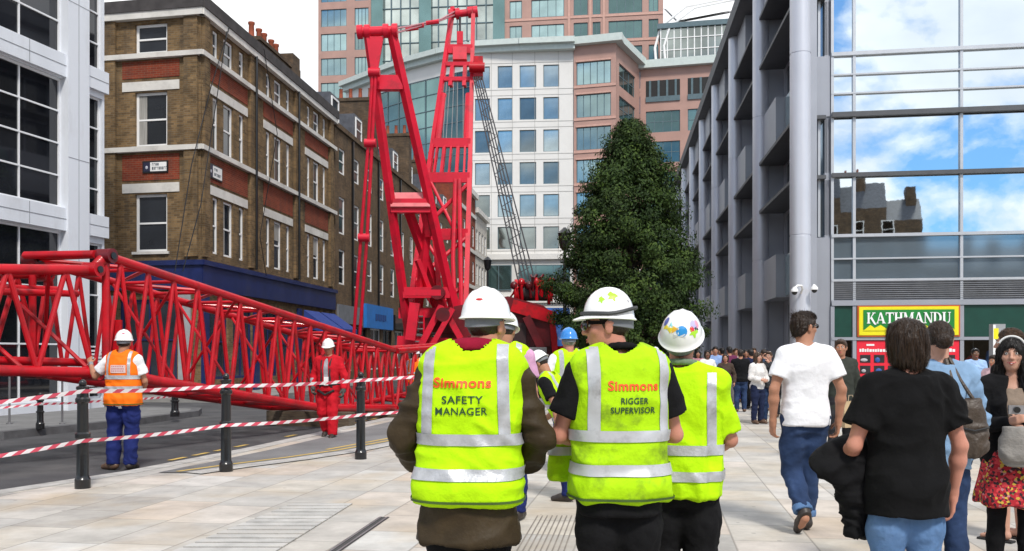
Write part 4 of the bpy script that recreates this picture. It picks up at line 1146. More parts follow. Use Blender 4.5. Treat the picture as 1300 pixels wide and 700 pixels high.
# timbers under it
TIM = mat('old timber', (0.10, 0.075, 0.05), .9, var=.35, scale=5, stretch=(1, 1, 6), bump=.4)
for s, lab in ((.70, 'old timber packing block on the asphalt under middle of the boom'), (.98, 'old timber packing block under pinned far end of the boom')):
    p = boom_line(s, .6, ROADZ); b = thing('timber_block', lab, 'timber', tuple(p), math.atan2(bn.y, bn.x), 'timbers under the boom')
    h = botz(s) - .085 - ROADZ
    k = max(1, int(round(h / .13)))
    for j in range(k): MB().box(-1.0, 1.0, -.13, .13, h * j / k + .002, h * (j + 1) / k).build('baulk', TIM, b)

# ------------------------------------------------------------------ red crane standing in the street
CX, CY = gx(560, 34.5), 34.5
t = thing('crane', 'big red crane with twin raised frames and dark machine deck in the street', 'crane', (CX, CY, ROADZ))
INV = Matrix.Translation((-CX, -CY, -ROADZ))
def tb(name, pts, r, n=10, m=RED2, par=None): return MB().tube(pts, r, n).build(name, m, par or t, INV if par is None else None, True)
def br(name, p, q, w, h=None, m=RED2): return MB().bar(p, q, w, h).build(name, m, t, INV)
Yt, Yb = 31.5, 34.0
def AL(py): f = (py - 40) / 400; return at(467 + (521 - 467) * f, py, Yt + (Yb - Yt) * f)
def AR(py): f = (py - 40) / 385; return at(497 + (583 - 497) * f, py, Yt + (Yb - Yt) * f)
br('frame_leg', AL(38), AL(445), .23, .26); br('frame_leg', AR(38), AR(425), .25, .26)
a, b = at(454, 41, Yt), at(504, 39, Yt)
tb('head_shaft', [a, b], .17, 14)
for f in (.06, .25, .72, .95): c = a.lerp(b, f); d = (b - a).normalized(); MB().tube([c - d * .09, c + d * .09], .24, 18).build('sheave', RED2, t, INV, True)
br('crossbar', AL(106), AR(106), .32, .5); br('crossbar', AL(372), AR(372), .4, .4); br('crossbar', AL(262), AR(262), .36, .5)
pl = MB(); q = [AL(264) + Vector((0, -.3, 0)), AR(264) + Vector((0, -.3, 0)), AR(243) + Vector((0, .25, 0)), AL(243) + Vector((0, .25, 0))]
pl.add(q + [v + Vector((0, .05, -.03)) for v in q], [(0, 1, 2, 3), (7, 6, 5, 4), (0, 4, 5, 1), (1, 5, 6, 2), (2, 6, 7, 3), (3, 7, 4, 0)])
pl.build('lit_crossbar_plate', mat('scuffed red painted pale as lit', (.60, .16, .17), .35, var=.15, scale=3, dirt=(.6, .35, .35), dirt_scale=2), t, INV)  # added tilted plate, its pale colour stands for the crossbar's bright reflection
# hanging yoke and strap rods
yk = MB(); c = at(475, 50, Yt - .1)
yk.add([c + Vector(v) for v in ((-.28, 0, .1), (.32, 0, .1), (.1, 0, -1.2), (-.1, 0, -1.2), (-.28, .12, .1), (.32, .12, .1), (.1, .12, -1.2), (-.1, .12, -1.2))], [(3, 2, 1, 0), (4, 5, 6, 7), (0, 1, 5, 4), (1, 2, 6, 5), (2, 3, 7, 6), (3, 0, 4, 7)])
yk.build('yoke', RED2, t, INV)
for o in (-.11, .11):
    v = Vector((o, 0, 0))
    tb('strap_rod', [at(475, 90, Yt - .1) + v * .5, at(470, 182, Yt + .2) + v * .6, at(462, 302, 32.4) + v, at(453, 425, 33.2) + v], .06, 8)
for px, py, Y in ((475, 92, Yt - .1), (470, 182, 31.7), (462, 302, 32.4)): c = at(px, py, Y); MB().tube([c + Vector((-.2, 0, 0)), c + Vector((.2, 0, 0))], .15, 12).build('rod_link', RED2, t, INV, True)
# rear mast
def ML2(py): return at(float(np.interp(py, [12, 206, 300, 440], [575, 546, 531, 514])), py, float(np.interp(py, [12, 440], [40, 35])))
def MR2(py): return at(float(np.interp(py, [12, 206, 300, 440], [601, 597, 594, 590])), py, float(np.interp(py, [12, 440], [40, 35])))
for f in (ML2, MR2):
    MB().bar(f(10), f(206), .17, .18).build('mast_leg', RED2, t, INV); MB().bar(f(206), f(442), .19, .2).build('mast_leg', RED2, t, INV)
a, b = at(571, 19, 40), at(605, 15, 40)
tb('mast_head_shaft', [a, b], .16, 12)
for f in (.05, .3, .75, .96): c = a.lerp(b, f); d = (b - a).normalized(); MB().tube([c - d * .1, c + d * .1], .24, 16).build('sheave', RED2, t, INV, True)
for py, h in ((63, .5), (82, .22), (101, .22), (182, .5), (226, .55), (298, .6)):
    br('mast_crossbar', ML2(py), MR2(py), .25, h * .75)
for f in (.3, .75): br('mast_hanger', ML2(84).lerp(MR2(84), f), ML2(110).lerp(MR2(110), f), .16, .2)
for i in range(5): f = .14 + .18 * i; br('mast_hanger', ML2(184).lerp(MR2(184), f), ML2(225).lerp(MR2(225), f), .08 + .05 * (i % 2), .15)
for py0, py1 in ((232, 296), (300, 360), (360, 420)):
    tb('mast_brace', [ML2(py1), MR2(py0)], .09, 8); tb('mast_brace', [ML2(py0).lerp(MR2(py0), .1), MR2(py1).lerp(ML2(py1), .25)], .07, 8)
for f in (.22, .8):
    tb('mast_rod', [ML2(120).lerp(MR2(120), .1 if f < .5 else .9), ML2(180).lerp(MR2(180), .12 if f < .5 else .88)], .14, 8)
tb('inner_rod', [at(578, 228, 37), at(575, 330, 36), at(578, 420, 35)], .09, 8); tb('inner_rod', [at(583, 228, 37), at(586, 420, 35)], .09, 8)
MB().tube([at(584, 22, 39.8), at(584, 40, 39.7)], .05, 8).build('hook_line', BLACK, t, INV)
hb = MB(); c = at(584, 48, 39.6); hb.box(c.x - .13, c.x + .13, c.y - .1, c.y + .1, c.z - .3, c.z + .25); hb.ell(c - Vector((0, 0, .42)), (.1, .09, .16), 12, 8); hb.build('hook_block', RED2, t, INV, True)
br('mast_box', at(584, 62, 39.4), at(584, 78, 39.3), .6, .4)
c = at(605, 86, 39); MB().box(c.x - .12, c.x + .28, c.y - .3, c.y + .3, c.z - .45, c.z + .4).build('mast_winch', RED, t, INV)
MB().tube([c + Vector((-.3, -.35, -.1)), c + Vector((.36, -.35, -.1))], .2, 14).build('mast_winch', RED, t, INV, True)
for o in (0, .16): tb('pendant_rope', [at(503, 42, Yt) + Vector((0, 0, o)), at(520, 37, 34) + Vector((0, 0, o * .6)), at(560, 26, 38) + Vector((0, 0, o * .3)), at(578, 19, 40) + Vector((0, 0, o))], .035, 6, mat('pale red cable', (.42, .16, .18), .5))
for px, py in ((523, 37), (530, 34), (549, 29)): c = at(px, py, 35.5); MB().tube([c + Vector((-.25, 0, -.02)), c + Vector((.25, 0, .05))], .09, 8).build('rope_clamp', RED2, t, INV, True)
for i, (x0, x1) in enumerate(((567, 562), (571, 566), (576, 573), (581, 580), (588, 588))): tb('rope', [at(x0, 104, 38.9), at(x1, 182, 38)], .018, 5, mat('pale grey rope', (.22, .22, .23), .6))
# hoist ropes running down to the winch, laced like a thin lattice
p0, p1 = at(606, 98, 38.6), at(668, 362, 35)
for o0, o1 in ((-.25, -.28), (-.12, -.1), (0, .05), (.14, .2), (.28, .38)): tb('hoist_rope', [p0 + Vector((o0 * .7, 0, 0)), p1 + Vector((o1, 0, 0))], .028, 6, ROPE)
for i in range(26):
    f = i / 26; g = (i + .8) / 26; q0, q1 = p0.lerp(p1, f), p0.lerp(p1, g); s = 1 if i % 2 else -1; w0 = .17 + .12 * f
    tb('rope_lacing', [q0 + Vector((-w0 * s, 0, 0)), q1 + Vector((w0 * s, 0, 0))], .018, 5, ROPE)
# lower frame
D = RED2
br('base_beam', at(505, 437, 33.5), at(600, 441, 33.5), .5, .6); br('base_beam', at(507, 398, 34), at(588, 398, 34), .5, .4)
for (x0, y0, x1, y1, Y0, Y1, w) in ((517, 264, 566, 400, 33.2, 34.6, .36), (538, 266, 545, 300, 33, 33.4, .3), (545, 268, 531, 392, 33.4, 34, .34), (561, 388, 535, 438, 33, 33, .32), (575, 392, 548, 440, 32.8, 32.8, .26),
                                    (567, 398, 585, 430, 33, 33, .3), (530, 330, 556, 398, 33.5, 34, .25), (552, 300, 560, 395, 34, 34, .25), (527, 385, 521, 432, 32.6, 32.6, .5), (514, 372, 560, 372, 32.8, 32.8, .3), (560, 330, 585, 398, 34, 34.4, .22)):
    br('strut', at(x0, y0, Y0), at(x1, y1, Y1), w * .72, w * .72)
for (x, y) in ((556, 372), (563, 400)): c = at(x, y, 33.0); MB().tube([c + Vector((0, -.3, 0)), c + Vector((0, .3, 0))], .26, 14).build('pivot_pin', DRED, t, INV, True)
c = at(556, 412, 33.4); MB().box(c.x - .7, c.x + .7, c.y, c.y + .4, c.z - .3, c.z + .25).build('gear_box', DRED, t, INV)
for i in range(5): tb('ladder_rung', [at(526, 402 + 8 * i, 33), at(538, 402 + 8 * i, 33)], .03, 6, STEEL)
for x in (526, 538): tb('ladder_rail', [at(x, 396, 33), at(x, 440, 33)], .035, 6, D)
# machine deck, house, winch, tracks
def wbox(name, px0, px1, py0, py1, Y0, Y1, m): a, b = at(px0, py1, Y0), at(px1, py0, Y0); return MB().box(a.x, b.x, Y0, Y1, a.z, b.z).build(name, m, t, INV)
a = at(560, 425, 33.5); b = at(704, 425, 33.5)
hs = MB()
yz = lambda py: at(0, py, 33.5).z
hs.add([(x, y, z) for y in (33.6, 38.5) for x, z in ((a.x, 1.25), (b.x, 1.25), (b.x + .12, 2.1), (b.x - .05, yz(398)), (at(690, 0, 33.5).x, yz(388)), (at(645, 0, 33.5).x, yz(376)), (a.x, yz(392)))],
       [(6, 5, 4, 3, 2, 1, 0), (7, 8, 9, 10, 11, 12, 13), *[(i, (i + 1) % 7, 7 + (i + 1) % 7, 7 + i) for i in range(7)]])
hs.build('machine_house', DRED, t, INV)
wbox('house_panel', 652, 668, 410, 455, 33.45, 33.58, mat('sooty panel', (.03, .012, .012), .5)); wbox('house_panel', 674, 699, 402, 440, 33.47, 33.58, DRED)
br('house_beam', at(650, 388, 33.4), at(704, 404, 33.4), .3, .45, RED); br('house_beam', at(668, 402, 33.3), at(690, 448, 33.3), .22, .3, DRED)
br('house_beam', at(700, 396, 33.4), at(706, 462, 33.4), .22, .22, RED)
br('tail_block', at(704, 448, 33.6), at(716, 452, 34), .7, .5, RED)
c = at(676, 371, 34.2)
MB().tube([c + Vector((-.62, 0, 0)), c + Vector((.62, 0, 0))], .34, 18).build('winch_drum', mat('wound rope', (.03, .025, .025), .6, bump=.6, bscale=30, stretch=(6, 1, 1)), t, INV, True)
for o in (-.62, .62): MB().tube([c + Vector((o - .06, 0, 0)), c + Vector((o + .06, 0, 0))], .48, 20).build('winch_flange', RED, t, INV, True)
rr = random.Random(9)
for i in range(16):
    x = c.x - .85 + 1.7 * rr.random(); zz = c.z + .1 + .45 * rr.random()
    tb('hydraulic_hose', [(x, 33.9, zz - .5), (x + rr.uniform(-.1, .1), 33.7, zz), (x + rr.uniform(-.25, .25), 33.9, zz + .1), (x + rr.uniform(-.35, .35), 34.2, zz - .3)], .035 + .03 * rr.random(), 7, RED if i % 3 else DRED)
for i in range(6): cc = (c.x - .7 + .28 * i, 33.8, c.z + .2 + .2 * rr.random()); MB().ell(cc, (.14, .14, .16), 10, 7).build('valve', RED if i % 2 else DRED, t, INV, True)
for px in (600, 697):
    cx = at(px, 0, 33).x
    mb = MB(); n = 28; prof = []
    for i in range(n):
        u = 2 * math.pi * i / n; prof.append((math.copysign(abs(math.cos(u)) ** .55, math.cos(u)) * 3.0, math.copysign(abs(math.sin(u)) ** .7, math.sin(u)) * .56))
    for i in range(n):
        (y0, z0), (y1, z1) = prof[i], prof[(i + 1) % n]
        mb.bar((cx, 35.8 + y0, .57 + ROADZ + z0), (cx, 35.8 + y1, .57 + ROADZ + z1), .8, .09)
    mb.build('track_belt', BLACKM, t, INV)
    for i in range(5): MB().tube([(cx - .3, 33.4 + 1.15 * i, .57 + ROADZ), (cx + .3, 33.4 + 1.15 * i, .57 + ROADZ)], .44, 18).build('track_wheel', STEEL if i % 2 else BLACKM, t, INV, True)
wbox('undercarriage', 606, 690, 436, 470, 34.2, 37.4, BLACKM)
wbox('counterweight', 672, 694, 441, 466, 32.9, 33.3, STEEL)

# ------------------------------------------------------------------ bollards, tape, street furniture
def bollard(label, px, Y, h, z0=0, s=1.0):
    X = gx(px, Y)
    t = thing('bollard', label, 'bollard', (X, Y, z0), 0, 'black bollards along the kerb')
    k = h / 1.22
    pr = [(.085, 0), (.085, .10), (.072, .12), (.066, .15), (.064, .55 * k), (.082, .57 * k), (.082, .61 * k), (.062, .63 * k), (.058, .95 * k), (.078, .97 * k), (.078, 1.0 * k), (.064, 1.02 * k), (.060, 1.10 * k), (.07, 1.115 * k), (.07, 1.135 * k), (.04, 1.15 * k)]
    MB().lathe([(r_ * s, z) for r_, z in pr], (0, 0, 0), 20).build('post', BLACK, t, None, True, 30)
    MB().ell((0, 0, 1.175 * k), (.042 * s, .042 * s, .045), 14, 9).build('finial', BLACK, t, None, True)
    return t
bollard('black cast iron bollard closest to the orange vested worker', 105, 10.15, 1.22)
bollard('black cast iron bollard between the orange vested worker and red overalls', 287, 11.6, 1.26)
bollard('black cast iron bollard beside the red overalled worker', 458, 12.97, 1.25)
bollard('short black bollard on far pavement behind the leftmost tape post', 51, 17.0, .66, .1, .9)
bollard('short black bollard under the boom at tip of the far pavement', 222, 20.4, .72, .1, 1.2)
for px, lab in ((12, 'thin grey railing post near the black office windows'), (79, 'thin grey railing post by the black office doorway')):
    t = thing('railing_post', lab, 'post', (gx(px, 18.2), 18.2, .1), 0, 'thin posts before the office')
    MB().tube([(0, 0, 0), (0, 0, .95)], .022, 8).build('post', STEEL, t, None, True); MB().lathe([(.06, 0), (.06, .02), (.02, .03)], (0, 0, 0), 12).build('base', STEEL, t)
TW = mat('white barrier tape', (.70, .66, .66), .35, var=.05); TR = mat('red barrier tape', (.55, .06, .10), .45, var=.06)
def tape(label, pts, w=.055, sag=.02):
    P_ = [Vector(p) for p in pts]; mb = MB(); stripe = .09; acc = 0; L = []
    for a, b in zip(P_[:-1], P_[1:]):
        n = max(2, int((b - a).length / stripe))
        for i in range(n):
            f = i / n; p = a.lerp(b, f); p.z -= sag * 4 * f * (1 - f) * (b - a).length / 2; L.append(p)
    L.append(P_[-1])
    tw = 0
    for i in range(len(L) - 1):
        p, q = L[i], L[i + 1]; d = (q - p); sh = d.normalized() * .035
        ph = .35 * math.sin(i * .21) ; ph2 = .35 * math.sin((i + 1) * .21)
        o0 = Vector((0, math.sin(ph) * w / 2, math.cos(ph) * w / 2)); o1 = Vector((0, math.sin(ph2) * w / 2, math.cos(ph2) * w / 2))
        mb.quad(p - o0 - sh, q - o1 - sh, q + o1 + sh, p + o0 + sh, i % 2)
    return tag(mb.build('barrier_tape', [TW, TR]), label, 'barrier tape', 'red and white tape')
bx = lambda px, Y: gx(px, Y)
def bp(px, Y, py): return at(px, py, Y - .09)
tape('upper red and white barrier tape strung across the bollard tops', [at(-120, 522, 8.6), bp(105, 10.15, 497), bp(287, 11.6, 490), bp(458, 12.97, 483), at(600, 470, 14.4)], .046)
tape('lower red and white barrier tape strung at knee height between bollards', [at(-120, 596, 8.6), bp(105, 10.15, 560), bp(287, 11.6, 540), bp(458, 12.97, 527), at(600, 512, 14.4)], .044)
tape('short red and white tape on the far pavement between small bollards', [at(-40, 520, 16.9), at(51, 513, 16.9), at(140, 508, 18.6), at(222, 503, 20.3)], .045)
# CCTV on the corner column
t = thing('cctv_camera', 'pair of white dome security cameras on swan neck brackets on the column', 'camera', (9.50, 29.64, 3.6))
MB().tube([(-.05, 0, -.1), (-.05, -.18, .02), (-.12, -.3, .12), (-.28, -.38, .12), (-.38, -.4, .02)], .035, 8).build('bracket', WHITE, t, None, True)
MB().tube([(.3, .02, .0), (.3, -.14, .1), (.32, -.2, .16)], .03, 8).build('bracket', WHITE, t, None, True)
for c in ((-.38, -.4, -.06), (.32, -.22, .02)):
    h = MB().lathe([(.03, .14), (.11, .05), (.12, -.02), (.11, -.03)], c, 14).build('housing', WHITE, t, None, True)
    MB().ell((c[0], c[1], c[2] - .04), (.09, .09, .09), 12, 8).build('dome', BLACK, t, None, True)
# A board, totem, poster hoarding, lamps
t = thing('a_board', 'white A-board with black frame standing on paving near shop', 'sign', (gx(1238, 17.5), 17.5, 0), R(-8))
for s, nm in ((-1, 'board'), (1, 'board')):
    M = Matrix.Translation((0, .22 * s, 0)) @ Matrix.Rotation(R(13 * s), 4, 'X')
    MB().box(-.3, .3, -.015, .015, .04, 1.02).build('frame', BLACK, t, M); MB().box(-.26, .26, -.024, .024, .12, .98).build(nm, WHITE, t, M)
t = thing('info_totem', 'slim grey information totem with small yellow notice near the shop', 'totem', (gx(1266, 21), 21, 0), R(4))
MB().box(-.15, .15, -.08, .08, 0, 2.2).build('body', mat('totem metal', (.36, .37, .38), .45, .4), t); MB().box(-.14, -.02, -.086, -.081, 1.85, 2.1).build('notice', YE, t); MB().box(-.15, -.09, -.084, -.082, .1, 2.18).build('edge_strip', WHITE, t)
t = thing('hoarding_board', 'blue and white hoarding board standing behind the dark machine', 'board', (gx(706, 37), 37, 0))
MB().box(-.55, .55, 0, .06, 1.0, 3.4).build('board', mat('hoarding blue', (.03, .12, .40), .5, var=.5, scale=1.4, dirt=(.4, .45, .55), dirt_scale=2, dirt_amt=.8), t)
for x in (-.5, .46): MB().box(x, x + .06, .07, .14, 0, 3.4).build('post', STEEL, t)
def lamp(label, px, Y, top):
    X = gx(px, Y); H_ = at(0, top, Y).z
    t = thing('street_lamp', label, 'street lamp', (X, Y, 0), 0, 'black street lamps')
    MB().lathe([(.16, 0), (.16, .5), (.09, .6), (.06, H_ - 1.0), (.05, H_ - .9)], (0, 0, 0), 12).build('post', BLACK, t, None, True)
    MB().lathe([(.09, H_ - .92), (.2, H_ - .8), (.27, H_ - .25), (.3, H_ - .24), (.16, H_ - .1), (.05, H_)], (0, 0, 0), 12).build('lantern', BLACK, t, None, True, 30)
lamp('black lantern street lamp half hidden by left edge of the tree', 717, 36, 289)
lamp('black lantern street lamp by the pale limestone house', 619, 60, 326)
# ------------------------------------------------------------------ people: smooth distance-field bodies and clothes
class Field:
    """capsules, ellipsoids and lofts merged smoothly, cut by planes, then meshed"""
    def __init__(s, h): s.h = h; s.ops = []; s.lo = np.array([9., 9, 9]); s.hi = -s.lo
    def _grow(s, a, b): s.lo = np.minimum(s.lo, a); s.hi = np.maximum(s.hi, b)
    def cap(s, p, q, r1, r2, k=.03, flat0=False, flat1=False, sub=False):
        p, q = np.array(p, float), np.array(q, float); R_ = max(r1, r2)
        lo, hi = np.minimum(p, q) - R_, np.maximum(p, q) + R_
        if not sub: s._grow(lo, hi)
        d = q - p; L = max(np.linalg.norm(d), 1e-6); d = d / L
        def f(X, Y, Z):
            x, y, z = X - p[0], Y - p[1], Z - p[2]
            t = x * d[0] + y * d[1] + z * d[2]
            tc = np.clip(t, 0, L)
            if flat0 or flat1:
                tr = t if (flat0 and flat1) else (np.maximum(t, 0) if flat1 else np.minimum(t, L))
                rad = np.sqrt(np.maximum((x - d[0]*tr)**2 + (y - d[1]*tr)**2 + (z - d[2]*tr)**2, 0)) - (r1 + (r2 - r1) * tc / L)
                if flat1: rad = np.maximum(rad, t - L)
                if flat0: rad = np.maximum(rad, -t)
                return rad
            return np.sqrt((x - d[0]*tc)**2 + (y - d[1]*tc)**2 + (z - d[2]*tc)**2) - (r1 + (r2 - r1) * tc / L)
        s.ops.append(('sub' if sub else 'add', lo, hi, k, f)); return s
    def chain(s, pts, rs, k=.02, **kw):
        for i in range(len(pts) - 1): s.cap(pts[i], pts[i+1], rs[i], rs[i+1], k, flat1=kw.get('flat1', False) and i == len(pts) - 2)
        return s
    def ell(s, c, r, k=.02, M=None, sub=False):
        c = np.array(c, float); r = np.array(r, float); R_ = max(r)
        Mi = np.array(M.to_3x3().inverted()) if M is not None else np.eye(3)
        lo, hi = c - R_, c + R_
        if not sub: s._grow(lo, hi)
        def f(X, Y, Z):
            x, y, z = X - c[0], Y - c[1], Z - c[2]
            a = (Mi[0,0]*x + Mi[0,1]*y + Mi[0,2]*z) / r[0]; b = (Mi[1,0]*x + Mi[1,1]*y + Mi[1,2]*z) / r[1]; e = (Mi[2,0]*x + Mi[2,1]*y + Mi[2,2]*z) / r[2]
            k0 = np.sqrt(a*a + b*b + e*e); k1 = np.sqrt((a/r[0])**2 + (b/r[1])**2 + (e/r[2])**2) + 1e-9
            return k0 * (k0 - 1) / k1
        s.ops.append(('sub' if sub else 'add', lo, hi, k, f)); return s
    def loft(s, secs, k=.03, e=2.3):
        """secs: rows (z, rx, ry, cx, cy)"""
        a = np.array(sorted([tuple(q) + (0,) * (5 - len(q)) for q in secs]), float)
        zz = np.linspace(a[0, 0], a[-1, 0], 96); T = np.stack([np.interp(zz, a[:, 0], a[:, i]) for i in range(1, 5)], 1)
        ker = np.ones(7) / 7; Tp = np.pad(T, ((3, 3), (0, 0)), mode='edge'); T = np.stack([np.convolve(Tp[:, i], ker, 'valid') for i in range(4)], 1)
        lo = np.array([(T[:, 2] - T[:, 0]).min(), (T[:, 3] - T[:, 1]).min(), zz[0]]); hi = np.array([(T[:, 2] + T[:, 0]).max(), (T[:, 3] + T[:, 1]).max(), zz[-1]])
        s._grow(lo, hi)
        def f(X, Y, Z):
            z1 = np.clip(Z[0, 0, :], zz[0], zz[-1]); rx, ry, cx, cy = [np.interp(z1, zz, T[:, i])[None, None, :] for i in range(4)]
            x, y = np.abs(X - cx) / rx, np.abs(Y - cy) / ry
            d = ((x**e + y**e) ** (1 / e) - 1) * np.minimum(rx, ry)
            return np.maximum(np.maximum(d, zz[0] - Z), Z - zz[-1])
        s.ops.append(('add', lo, hi, k, f)); return s
    def cut(s, p, n, soft=0):
        p = np.array(p, float); n = np.array(n, float); n /= np.linalg.norm(n)
        s.ops.append(('cut', None, None, 0, lambda X, Y, Z: (X - p[0]) * n[0] + (Y - p[1]) * n[1] + (Z - p[2]) * n[2])); return s
    def mesh(s):
        h = s.h; m = 3 * h; lo = s.lo - m; n = np.ceil((s.hi + m - lo) / h).astype(int) + 1
        ax = [lo[i] + h * np.arange(n[i]) for i in range(3)]
        Fv = np.full(n, .08, np.float32)
        X, Y, Z = [a.reshape([-1 if j == i else 1 for j in range(3)]) for i, a in enumerate(ax)]
        for kind, a, b, k, f in s.ops:
            if kind == 'cut': Fv = np.maximum(Fv, f(X, Y, Z)); continue
            mm = k + 2 * h; i0 = np.maximum(((a - mm - lo) / h).astype(int), 0); i1 = np.minimum(((b + mm - lo) / h).astype(int) + 2, n)
            sl = tuple(slice(i0[j], i1[j]) for j in range(3))
            d = f(X[sl[0]], Y[:, sl[1]], Z[:, :, sl[2]]).astype(np.float32); c = Fv[sl]
            if kind == 'sub': Fv[sl] = np.maximum(c, -d); continue
            if k > 0: hh = np.maximum(k - np.abs(c - d), 0) / k; Fv[sl] = np.minimum(c, d) - hh * hh * k * .25
            else: Fv[sl] = np.minimum(c, d)
        return surf_nets(Fv, lo, h)

def surf_nets(Fv, lo, h):
    S = Fv < 0; n = np.array(Fv.shape); cn = n - 1
    acc = np.zeros((*cn, 3), np.float32); cnt = np.zeros(cn, np.float32); idx = np.arange(np.prod(cn)).reshape(cn); Q = []
    for a in range(3):
        o = [i for i in range(3) if i != a]
        A = np.take(Fv, range(n[a] - 1), a); B = np.take(Fv, range(1, n[a]), a)
        sa = np.take(S, range(n[a] - 1), a); X = sa != np.take(S, range(1, n[a]), a)
        I = np.argwhere(X); fa = A[X]; t = fa / (fa - B[X]); P = I.astype(np.float32); P[:, a] += t; sg = sa[X]
        ok = np.all((I[:, o] >= 1) & (I[:, o] < n[o] - 1), 1); I, P, sg = I[ok], P[ok], sg[ok]
        c4 = []
        for d1, d2 in ((1, 1), (0, 1), (0, 0), (1, 0)):
            J = I.copy(); J[:, o[0]] -= d1; J[:, o[1]] -= d2
            fl = np.ravel_multi_index(J.T, cn); c4.append(fl)
            np.add.at(acc.reshape(-1, 3), fl, P); np.add.at(cnt.reshape(-1), fl, 1)
        q = np.stack(c4, 1); flip = sg if a != 1 else ~sg
        Q.append(np.where(flip[:, None], q, q[:, ::-1]))
    Q = np.concatenate(Q); u, inv = np.unique(Q, return_inverse=True)
    V = acc.reshape(-1, 3)[u] / cnt.reshape(-1)[u][:, None] * h + lo
    return V.astype(np.float64), inv.reshape(-1, 4)

LAT = np.random.default_rng(5).random((32, 32, 32)).astype(np.float32)
def vnoise(P):
    i = np.floor(P).astype(int); f = P - i; f = f * f * (3 - 2 * f); out = 0
    for a in (0, 1):
        for b in (0, 1):
            for c in (0, 1):
                w = (f[:, 0] if a else 1 - f[:, 0]) * (f[:, 1] if b else 1 - f[:, 1]) * (f[:, 2] if c else 1 - f[:, 2])
                out = out + w * LAT[(i[:, 0] + a) % 32, (i[:, 1] + b) % 32, (i[:, 2] + c) % 32]
    return out - .5

def vnormals(V, Q):
    n = np.cross(V[Q[:, 2]] - V[Q[:, 0]], V[Q[:, 3]] - V[Q[:, 1]]); N = np.zeros_like(V)
    for i in range(4): np.add.at(N, Q[:, i], n)
    return N / (np.linalg.norm(N, axis=1)[:, None] + 1e-12)

def crumple(V, Q, amp, freq, seed=0, stretch=(1, 1, 1)):
    """folds: ridged noise pushed along the normals"""
    N = vnormals(V, Q); P = V * freq * np.array(stretch) + seed * 3.17
    w = vnoise(P * .35 + 7) * 3.5
    a = vnoise(P + w[:, None]); b = vnoise(P * 2.1 + 11 + w[:, None])
    d = (1 - 4 * np.abs(a)) * .7 + b * .6 + (1 - 5 * np.abs(vnoise(P * np.array([.5, .5, 1.5]) + 23 + w[:, None] * 1.4))) * .45
    zt = V[:, 2].max()
    if 1.40 < zt < 1.62: d = d * np.clip((zt + .01 - V[:, 2]) / .13, .12, 1)
    return V + N * (d * amp)[:, None]

def field_obj(name, fld, m, parent, wr=None, seed=0):
    V, Q = fld.mesh()
    if wr: V = crumple(V, Q, wr[0], wr[1], seed, wr[2] if len(wr) > 2 else (1, 1, 1))
    me = bpy.data.meshes.new(name)
    me.vertices.add(len(V)); me.vertices.foreach_set('co', V.astype(np.float32).ravel())
    me.loops.add(len(Q) * 4); me.loops.foreach_set('vertex_index', Q.astype(np.int32).ravel())
    me.polygons.add(len(Q)); me.polygons.foreach_set('loop_start', np.arange(0, len(Q) * 4, 4, dtype=np.int32))
    me.polygons.foreach_set('use_smooth', np.ones(len(Q), bool)); me.update(calc_edges=True); me.validate()
    ms = m if isinstance(m, (list, tuple)) else [m]
    for x in ms: me.materials.append(x)
    o = link(name, me, parent)
    return o, V, Q

def bvh_of(V, Q): return BVHTree.FromPolygons(V.tolist(), Q.tolist())

def patch(name, bvh, grid, m, parent, off=.0065):
    """grid[i][j] = (origin, direction): a strip laid on the garment"""
    vs = []; ok = {}; fs = []; ni, nj = len(grid), len(grid[0])
    for i in range(ni):
        for j in range(nj):
            o, d = grid[i][j]; hit = bvh.ray_cast(Vector(o), Vector(d))
            if hit[0] is not None: ok[i, j] = len(vs); vs.append(hit[0] - Vector(d) * off)
    for i in range(ni - 1):
        for j in range(nj - 1):
            c = [(i, j), (i+1, j), (i+1, j+1), (i, j+1)]
            if all(x in ok for x in c):
                f = [ok[x] for x in c]
                if max((vs[f[a]] - vs[f[(a+1) % 4]]).length for a in range(4)) < .09: fs.append(f)
    if not fs: return None
    mb = MB(); mb.add(vs, fs); return mb.build(name, m, parent, None, True, 60)

def band(name, bvh, z0, z1, m, parent, cx=0, cy=0, a0=0, a1=360, tilt=0):
    n = max(8, int((a1 - a0) / 3)); g = []
    for i in range(n + 1):
        a = R(a0 + (a1 - a0) * i / n); d = Vector((math.cos(a), math.sin(a), 0)); c = Vector((cx, cy, 0)) + d * .9
        zt = tilt * math.cos(a)
        g.append([((c.x, c.y, z0 + zt + (z1 - z0) * j / 4), tuple(-d)) for j in range(5)])
    return patch(name, bvh, g, m, parent)

def vert_band(name, bvh, x0, x1, z0, z1, m, parent, front=False, dx=0.0):
    s = 1 if front else -1; g = []
    n = max(6, int(abs(z1 - z0) / .011))
    for i in range(n + 1):
        z = z0 + (z1 - z0) * i / n; sh = dx * i / n
        g.append([((x0 + sh + (x1 - x0) * j / 3, s * .9, z), (0, -s, 0)) for j in range(4)])
    return patch(name, bvh, g, m, parent)

